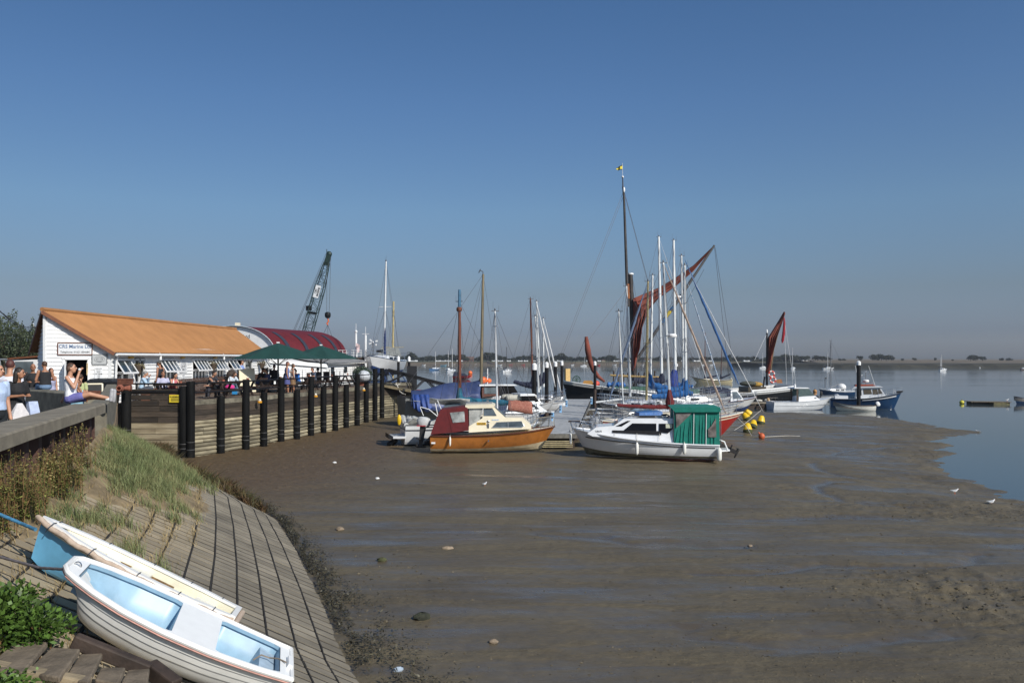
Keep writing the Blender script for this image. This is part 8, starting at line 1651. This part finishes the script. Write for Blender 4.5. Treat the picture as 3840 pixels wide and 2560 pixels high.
# seaweed wrack along the revetment foot
co=[];fc=[];rr=[]
for _ in range(15000):
    s=R.uniform(1.0,_S[7]); a=bank(s,0); b=bank(s,.1); nrm=Vector((a.x-b.x,a.y-b.y,0)).normalized(); w_=.30+.55*max(0,1-abs(s-4.5)/8); dd=abs(R.gauss(0,1))*w_*.8; 
    if nz(s*2,dd,1.)<.36: continue
    p=Vector((a.x,a.y,0))+nrm*dd; p.z=mudz(p.x,p.y)+R.uniform(.0,.05)+.03; d=Vector((R.gauss(0,1),R.gauss(0,1),R.gauss(0,.45))).normalized()*R.uniform(.012,.045); e=d.cross(Vector((R.gauss(0,.4),R.gauss(0,.4),1))).normalized()*R.uniform(.005,.016); k=len(co); co+=[p-d,p+e,p+d,p-e]; fc.append((k,k+1,k+2,k+3)); rr.append(R.random())
wr_=npmesh('seaweed_wrack',[tuple(c) for c in co],fc,M('wrack',(.030,.028,.016),.6,var=.5,scale=6,attr=.7,col2=(.07,.062,.035)),{'r':('FACE',rr)},smooth=False); stuff(wr_,'dark seaweed wrack strewn along the foot of the stone slope','seaweed')
# worm casts, crumbs and shells on the mud surface
PM=WZ(3640,2230,0); QM=WZ(3720,1900,-.2)
co=[];fc=[];rr=[]
lY=math.log(118/3.2)
def mud_h(x,y):
    i=int(round(math.log(y/3.2)/lY*(MR-1))); j=int(round((x/(y+2.5)+1)/2*(MC-1))); return float(MUDZ[min(max(i,0),MR-1),min(max(j,0),MC-1)]) if 0<=j<MC else None
def crumb(x,y,r,c,fl=.5):
    h=mud_h(x,y)
    if h is None or h<WL+.01: return
    k=len(co); a0=R.uniform(0,6)
    for q in range(5): a=a0+q*1.2566; rq=r*R.uniform(.6,1.2); co.append((x+rq*math.cos(a),y+rq*math.sin(a),h+r*fl*R.uniform(-.3,.25)))
    co.append((x+r*R.uniform(-.3,.3),y+r*R.uniform(-.3,.3),h+r*fl*R.uniform(.7,1.2))); fc.extend([(k+q,k+(q+1)%5,k+5) for q in range(5)]); rr.extend([c]*5)
for _ in range(9000):
    y=9.5*(62/9.5)**R.random(); x=R.uniform(-.62,.66)*y
    g_=float(fbm(np.array([x*.35+7]),np.array([y*.8+2]),4)[0])
    if R.random()>max(.06,(g_-.40)*5): continue
    crumb(x,y,R.uniform(.009,.028)*(1+y*.014),R.random(),.35)
for cx,cy,sx,sy,nn in ((PM.x,PM.y,1.5,.9,420),(QM.x,QM.y,3.0,1.2,320),(-8.5,40,2.5,9,900),(-3.5,12.5,1.0,2.2,400),(27,56,3,2,350),(20.5,40,1.2,2,250)):
    for _ in range(nn): crumb(R.gauss(cx,sx),max(9,R.gauss(cy,sy)),R.uniform(.012,.05),R.random()*.8,.45)
mc=npmesh('mud_crumbs',co,fc,M('mud_crumb',(.062,.050,.031),.8,var=.3,scale=5,attr=.6,col2=(.115,.094,.060)),{'r':('FACE',rr)},smooth=False); stuff(mc,'small crumbs, worm casts and shell bits scattered over the mudflat','mud')
# ================================================================== trees, shore buildings, wires
farleaf=M('far_foliage',(.018,.026,.014),.8,var=.3,scale=.25,attr=.5,col2=(.035,.042,.020)); bark=M('bark',(.06,.045,.03),.9,var=.3)
def crown(m,c,r,n,size,lob=6):
    L_=[(Vector(c)+Vector((R.gauss(0,.42)*r[0],R.gauss(0,.42)*r[1],R.uniform(-.35,.45)*r[2])),R.uniform(.40,.62)) for _ in range(lob)]
    for _ in range(n):
        b,k=R.choice(L_); v=Vector((R.gauss(0,1),R.gauss(0,1),R.gauss(0,1))).normalized()*R.uniform(.55,1.05)*k; p=b+Vector((v.x*r[0],v.y*r[1],v.z*r[2])); d=(v.normalized()+Vector((R.gauss(0,.6),R.gauss(0,.6),R.gauss(0,.6)))).normalized()*size*R.uniform(.6,1.3); w_=d.orthogonal().normalized()*size*.55; w_=Matrix.Rotation(R.uniform(0,6.28),3,d.normalized())@w_; m.add([p-d,p+w_,p+d,p-w_],[(0,1,2,3)])
TP=[]
for k in range(5):
    o=thing('far_tree',(0,5000,0),'tree','tree','trees along the far shore'); m=MB(); w_=R.uniform(.8,1.25); crown(m,(0,0,.55),(.55*w_,.55*w_,.46),620,.085,8); m.build('crown',farleaf,o,smooth=0); m=MB(); m.tube([(0,0,-.05),(.01,0,.3),(.03,0,.55)],[.035,.028,.015],6); 
    for q in range(3): a=q*2.1; m.tube([(0.01,0,.28),(.2*math.cos(a),.2*math.sin(a),.6)],[.018,.008],5)
    m.build('trunk',bark,o); TP.append(o)
used=0
def ftree(px,ytop,D,label,wf=1.0,zb=1.6):
    global used
    h=(H-(ytop-HOR)*D/F)-zb; x=W(px,0,D).x; rz=R.uniform(0,6); sc=(h*wf,h*wf,h)
    if used<len(TP): o=TP[used]; o.location=(x,D,zb); o.rotation_euler=(0,0,rz); o.scale=sc; o['label']=label
    else: o=dup(TP[R.randrange(len(TP))],(x,D,zb),rz,label,sc)
    used+=1
TL='dark rounded tree in the line along the far shore'
prof_=[(1380,1328),(1500,1340),(1545,1325),(1570,1336),(1640,1330),(1690,1326),(1720,1328),(1760,1340),(1790,1336),(1820,1326),(1850,1324),(1880,1334),(1920,1340),(1960,1332),(2000,1330),(2040,1340),(2105,1326),(2150,1336),(2180,1332),(2205,1333),(2240,1338),(2280,1336),(2330,1338),(2440,1338),(2480,1335),(2560,1336),(2620,1338),(2665,1336),(2720,1337),(2760,1332),(2790,1334),(2830,1331),(2860,1338),(2930,1330),(2960,1332)]
px=1375.
while px<3010:
    yt=float(np.interp(px,[a for a,b in prof_],[b for a,b in prof_]))+R.uniform(-1.5,3.5); ftree(px,yt,R.uniform(600,660),TL,R.uniform(.9,1.5)); px+=R.uniform(11,19)
for px,yt,w_,l_ in ((1548,1319,1.2,'broad dark tree standing tallest left of the brown mast'),(1838,1320,1.5,'wide dark tree standing high above the far shore behind the masts'),(2107,1322,.9,'tall narrow tree rising alone above the far hedge near the mooring piles'),(2282,1329,1.4,'broad round tree above the far shore behind the barge mast'),(2733,1328,.5,'slim pointed tree above the far hedge right of the rigging')): ftree(px,yt,610,l_,w_)
for px,yt,w_,l_ in ((2920,1332,1.2,'left end tree of the dense clump right of the barge mizzen'),(2938,1326,1.5,'tallest bushy tree of the clump right of the barge mizzen'),(2962,1330,1.5,'middle bushy tree of the clump right of the barge mizzen'),(2985,1334,1.4,'right end tree of the clump right of the barge mizzen'),(3018,1334,1.0,'round tree alone right of the dense clump'),(3065,1331,1.3,'left tree of the small hedge beyond the catamaran'),(3085,1334,1.3,'middle tree of the small hedge beyond the catamaran'),(3104,1336,1.3,'right tree of the small hedge beyond the catamaran'),(3150,1341,1.0,'small bush left of a pair on the far bank'),(3166,1343,1.2,'small bush right of a pair on the far bank'),(3229,1333,1.0,'round tree right of the lone black pile'),(3272,1326,.8,'leaning open tree on the far bank'),(3288,1334,1.0,'low tree between the leaning tree and the big grove'),(3305,1325,1.2,'left tree of the big grove on the far bank'),(3325,1324,1.2,'middle tree of the big grove on the far bank'),(3342,1329,1.1,'right tree of the big grove on the far bank'),(3384,1343,1.2,'low bush right of the big grove'),(3430,1341,1.2,'small rounded bush in the open stretch of far bank'),(3507,1340,.7,'small upright bush on the far bank above the ketch'),(3571,1345,1.0,'tiny bush right of the ketch'),(3640,1329,1.2,'left tree of the long hedge at right'),(3660,1331,1.3,'middle tree of the long hedge at right'),(3684,1335,1.5,'right tree of the long hedge at right'),(3757,1341,1.6,'low bush near the right edge, the left of two'),(3783,1341,1.5,'low bush near the right edge, the right of two')): ftree(px,yt,580,l_,w_,2.4)
for i in range(26):
    px=R.uniform(1390,3060); D=R.uniform(582,596); x=W(px,0,D).x; o=thing('caravan',(x,D,1.75),'tiny white caravan parked along the far shore','caravan','white caravans along the far shore',R.uniform(-.2,.2)); w_=R.uniform(2,5); m=MB(); m.loft([[(-w_/2,-1,.3),(w_/2,-1,.3),(w_/2,1,.3),(-w_/2,1,.3)],[(-w_/2,-1,1.0),(w_/2,-1,1.0),(w_/2,1,1.0),(-w_/2,1,1.0)],[(-w_/2+.4,-.7,1.2),(w_/2-.4,-.7,1.2),(w_/2-.4,.7,1.2),(-w_/2+.4,.7,1.2)]]); m.build('body',gel,o); m=MB(); m.box((0,-1.01,.95),(w_*.6,.03,.4)); m.build('window',glassb,o)
def fhouse(px0,px1,yt,yb,D,label,wall,roof,gab=False):
    a,b=W(px0,yb,D),W(px1,yb,D); zt=W(0,yt,D).z; w_=b.x-a.x; c=(a.x+b.x)/2; o=thing('far_house',(c,D,1.5),label,'house'); h=zt-1.5; e=h*.5; m=MB(); m.box((0,4,e/2),(w_,8,e)); m.build('wall',wall,o)
    m=MB()
    if gab: m.prism([(-w_/2-.3,-.3,e),(w_/2+.3,-.3,e),(0,-.3,h)],(0,8.6,0))
    else: m.prism([(-w_/2-.3,-.4,e),(-w_/2-.3,8.4,e),(-w_/2-.3,4,h)],(w_+.6,0,0))
    m.build('roof',roof,o); m=MB()
    for k in range(3): m.box((-w_/2+w_*(k+.5)/3,-.03,e*.5),(w_*.14,.05,e*.35))
    m.build('windows',glassb,o)
rf=M('far_tile',(.13,.075,.055),.85,var=.2); fhouse(1730,1775,1337,1356,615,'long brown roofed boathouse on the far shore',M('far_brick',(.16,.08,.06),.9),rf); fhouse(2256,2270,1347,1356,605,'tiny cream gabled house on the far shore behind the barge',cream,rf,True); fhouse(2420,2438,1344,1356,605,'small white house on the far shore seen between the masts',white,rf); fhouse(2806,2818,1352,1357,600,'white hut on the far shore left of the barge mizzen',white,white)
o=thing('far_slipway',W(1838,1362,566),'dark timber slipway running down the far beach','slipway'); m=MB(); m.beam(W(1825,1357,575),W(1850,1367,556),2,.6); m.build('ramp',dwood,o,world=True); o=thing('far_slipway',W(3050,1358,420),'dark timber hulk lying on the far right beach','slipway'); m=MB(); m.beam(W(3042,1353,560),W(3062,1361,552),2,.8); m.build('ramp',dwood,o,world=True)
# near trees at the left edge
nleaf=M('near_foliage',(.028,.042,.016),.65,var=.2,scale=.5,attr=.6,col2=(.055,.070,.028))
for i,(px,py,D,r,h,l_) in enumerate(((10,1320,52,(2.6,2.2,2.4),0,'dark leafy tree at the left edge behind the promenade railing'),(75,1320,56,(2.6,2.4,2.2),0,'dark leafy tree just left of the cafe gable'),(-60,1300,58,(3.2,2.6,2.8),0,'tall leafy tree cut by the left edge of the picture'),(128,1352,58,(2.2,2,1.7),0,'low dark tree half hidden behind the cafe corner'))):
    c=W(px,py,D); o=thing('tree',(c.x,c.y,2.2),l_,'tree'); m=MB(); crown(m,c,r,5200,.085,16)
    for _ in range(26):
        a=Vector((c.x+R.gauss(0,.5)*r[0],c.y+R.gauss(0,.4)*r[1],c.z+r[2]*R.uniform(.3,.75))); 
        for q in range(26): p=a+Vector((R.gauss(0,.06),R.gauss(0,.06),R.uniform(0,.75))); d=Vector((R.gauss(0,1),R.gauss(0,1),R.gauss(0,1))).normalized()*.07; w_=d.orthogonal().normalized()*.04; m.add([p-d,p+w_,p+d,p-w_],[(0,1,2,3)])
    m.build('crown',nleaf,o,world=True,smooth=0); m=MB(); m.tube([(c.x,c.y,2.1),(c.x+.1,c.y,c.z-.5),(c.x-.1,c.y,c.z+.8)],[.22,.16,.05],8)
    for q in range(6): a=q*1.05; m.tube([(c.x+.08,c.y,c.z-.7+q*.1),(c.x+r[0]*.55*math.cos(a),c.y+r[1]*.5*math.sin(a),c.z+.3+q*.15)],[.08,.02],6)
    m.build('trunk',bark,o,world=True)
tp=thing('telegraph_pole',W(141,1400,57),'thin telegraph pole with insulators behind the cafe gable','pole'); a=W(141,1222,57); m=MB(); m.tube([(a.x,a.y,2.2),a],.09,8); m.tube([a+Vector((-.35,0,-.1)),a+Vector((.35,0,-.1))],.05,5); m.build('pole',dwood,tp,world=True); m=MB()
for dx in (-.3,0,.3): m.cap(a+Vector((dx,0,-.05)),a+Vector((dx,0,.12)),.05,.05)
m.build('insulators',white,tp,world=True)
m=MB()
for dx,dy in ((-.3,0),(.3,14)): 
    b=W(-20,1146+dy*.4,28); e=a+Vector((dx,0,.1)); m.tube([e.lerp(b,k/10)-Vector((0,0,.45*math.sin(PI*k/10))) for k in range(11)],.018,4)
m.build('cables',rubber,tp,world=True)

# ------------------------------------------------------------------ thin summer haze over the estuary
m=MB(); m.box((0,480,12.2),(2600,1100,29.6)); hz=m.build('haze',M('haze',(1,1,1)),smooth=0)
hm=bpy.data.materials.new('haze_air'); hm.use_nodes=True; n=hm.node_tree.nodes; n.remove(n['Principled BSDF']); v=n.new('ShaderNodeVolumePrincipled'); v.inputs['Color'].default_value=(.82,.88,.96,1); v.inputs['Density'].default_value=.00022; v.inputs['Anisotropy'].default_value=.2
hm.node_tree.links.new(v.outputs[0],n['Material Output'].inputs['Volume']); hz.data.materials.clear(); hz.data.materials.append(hm); hz['kind']='stuff'; hz['label']='thin pale summer haze hanging over the estuary and far shore'; hz['category']='haze'
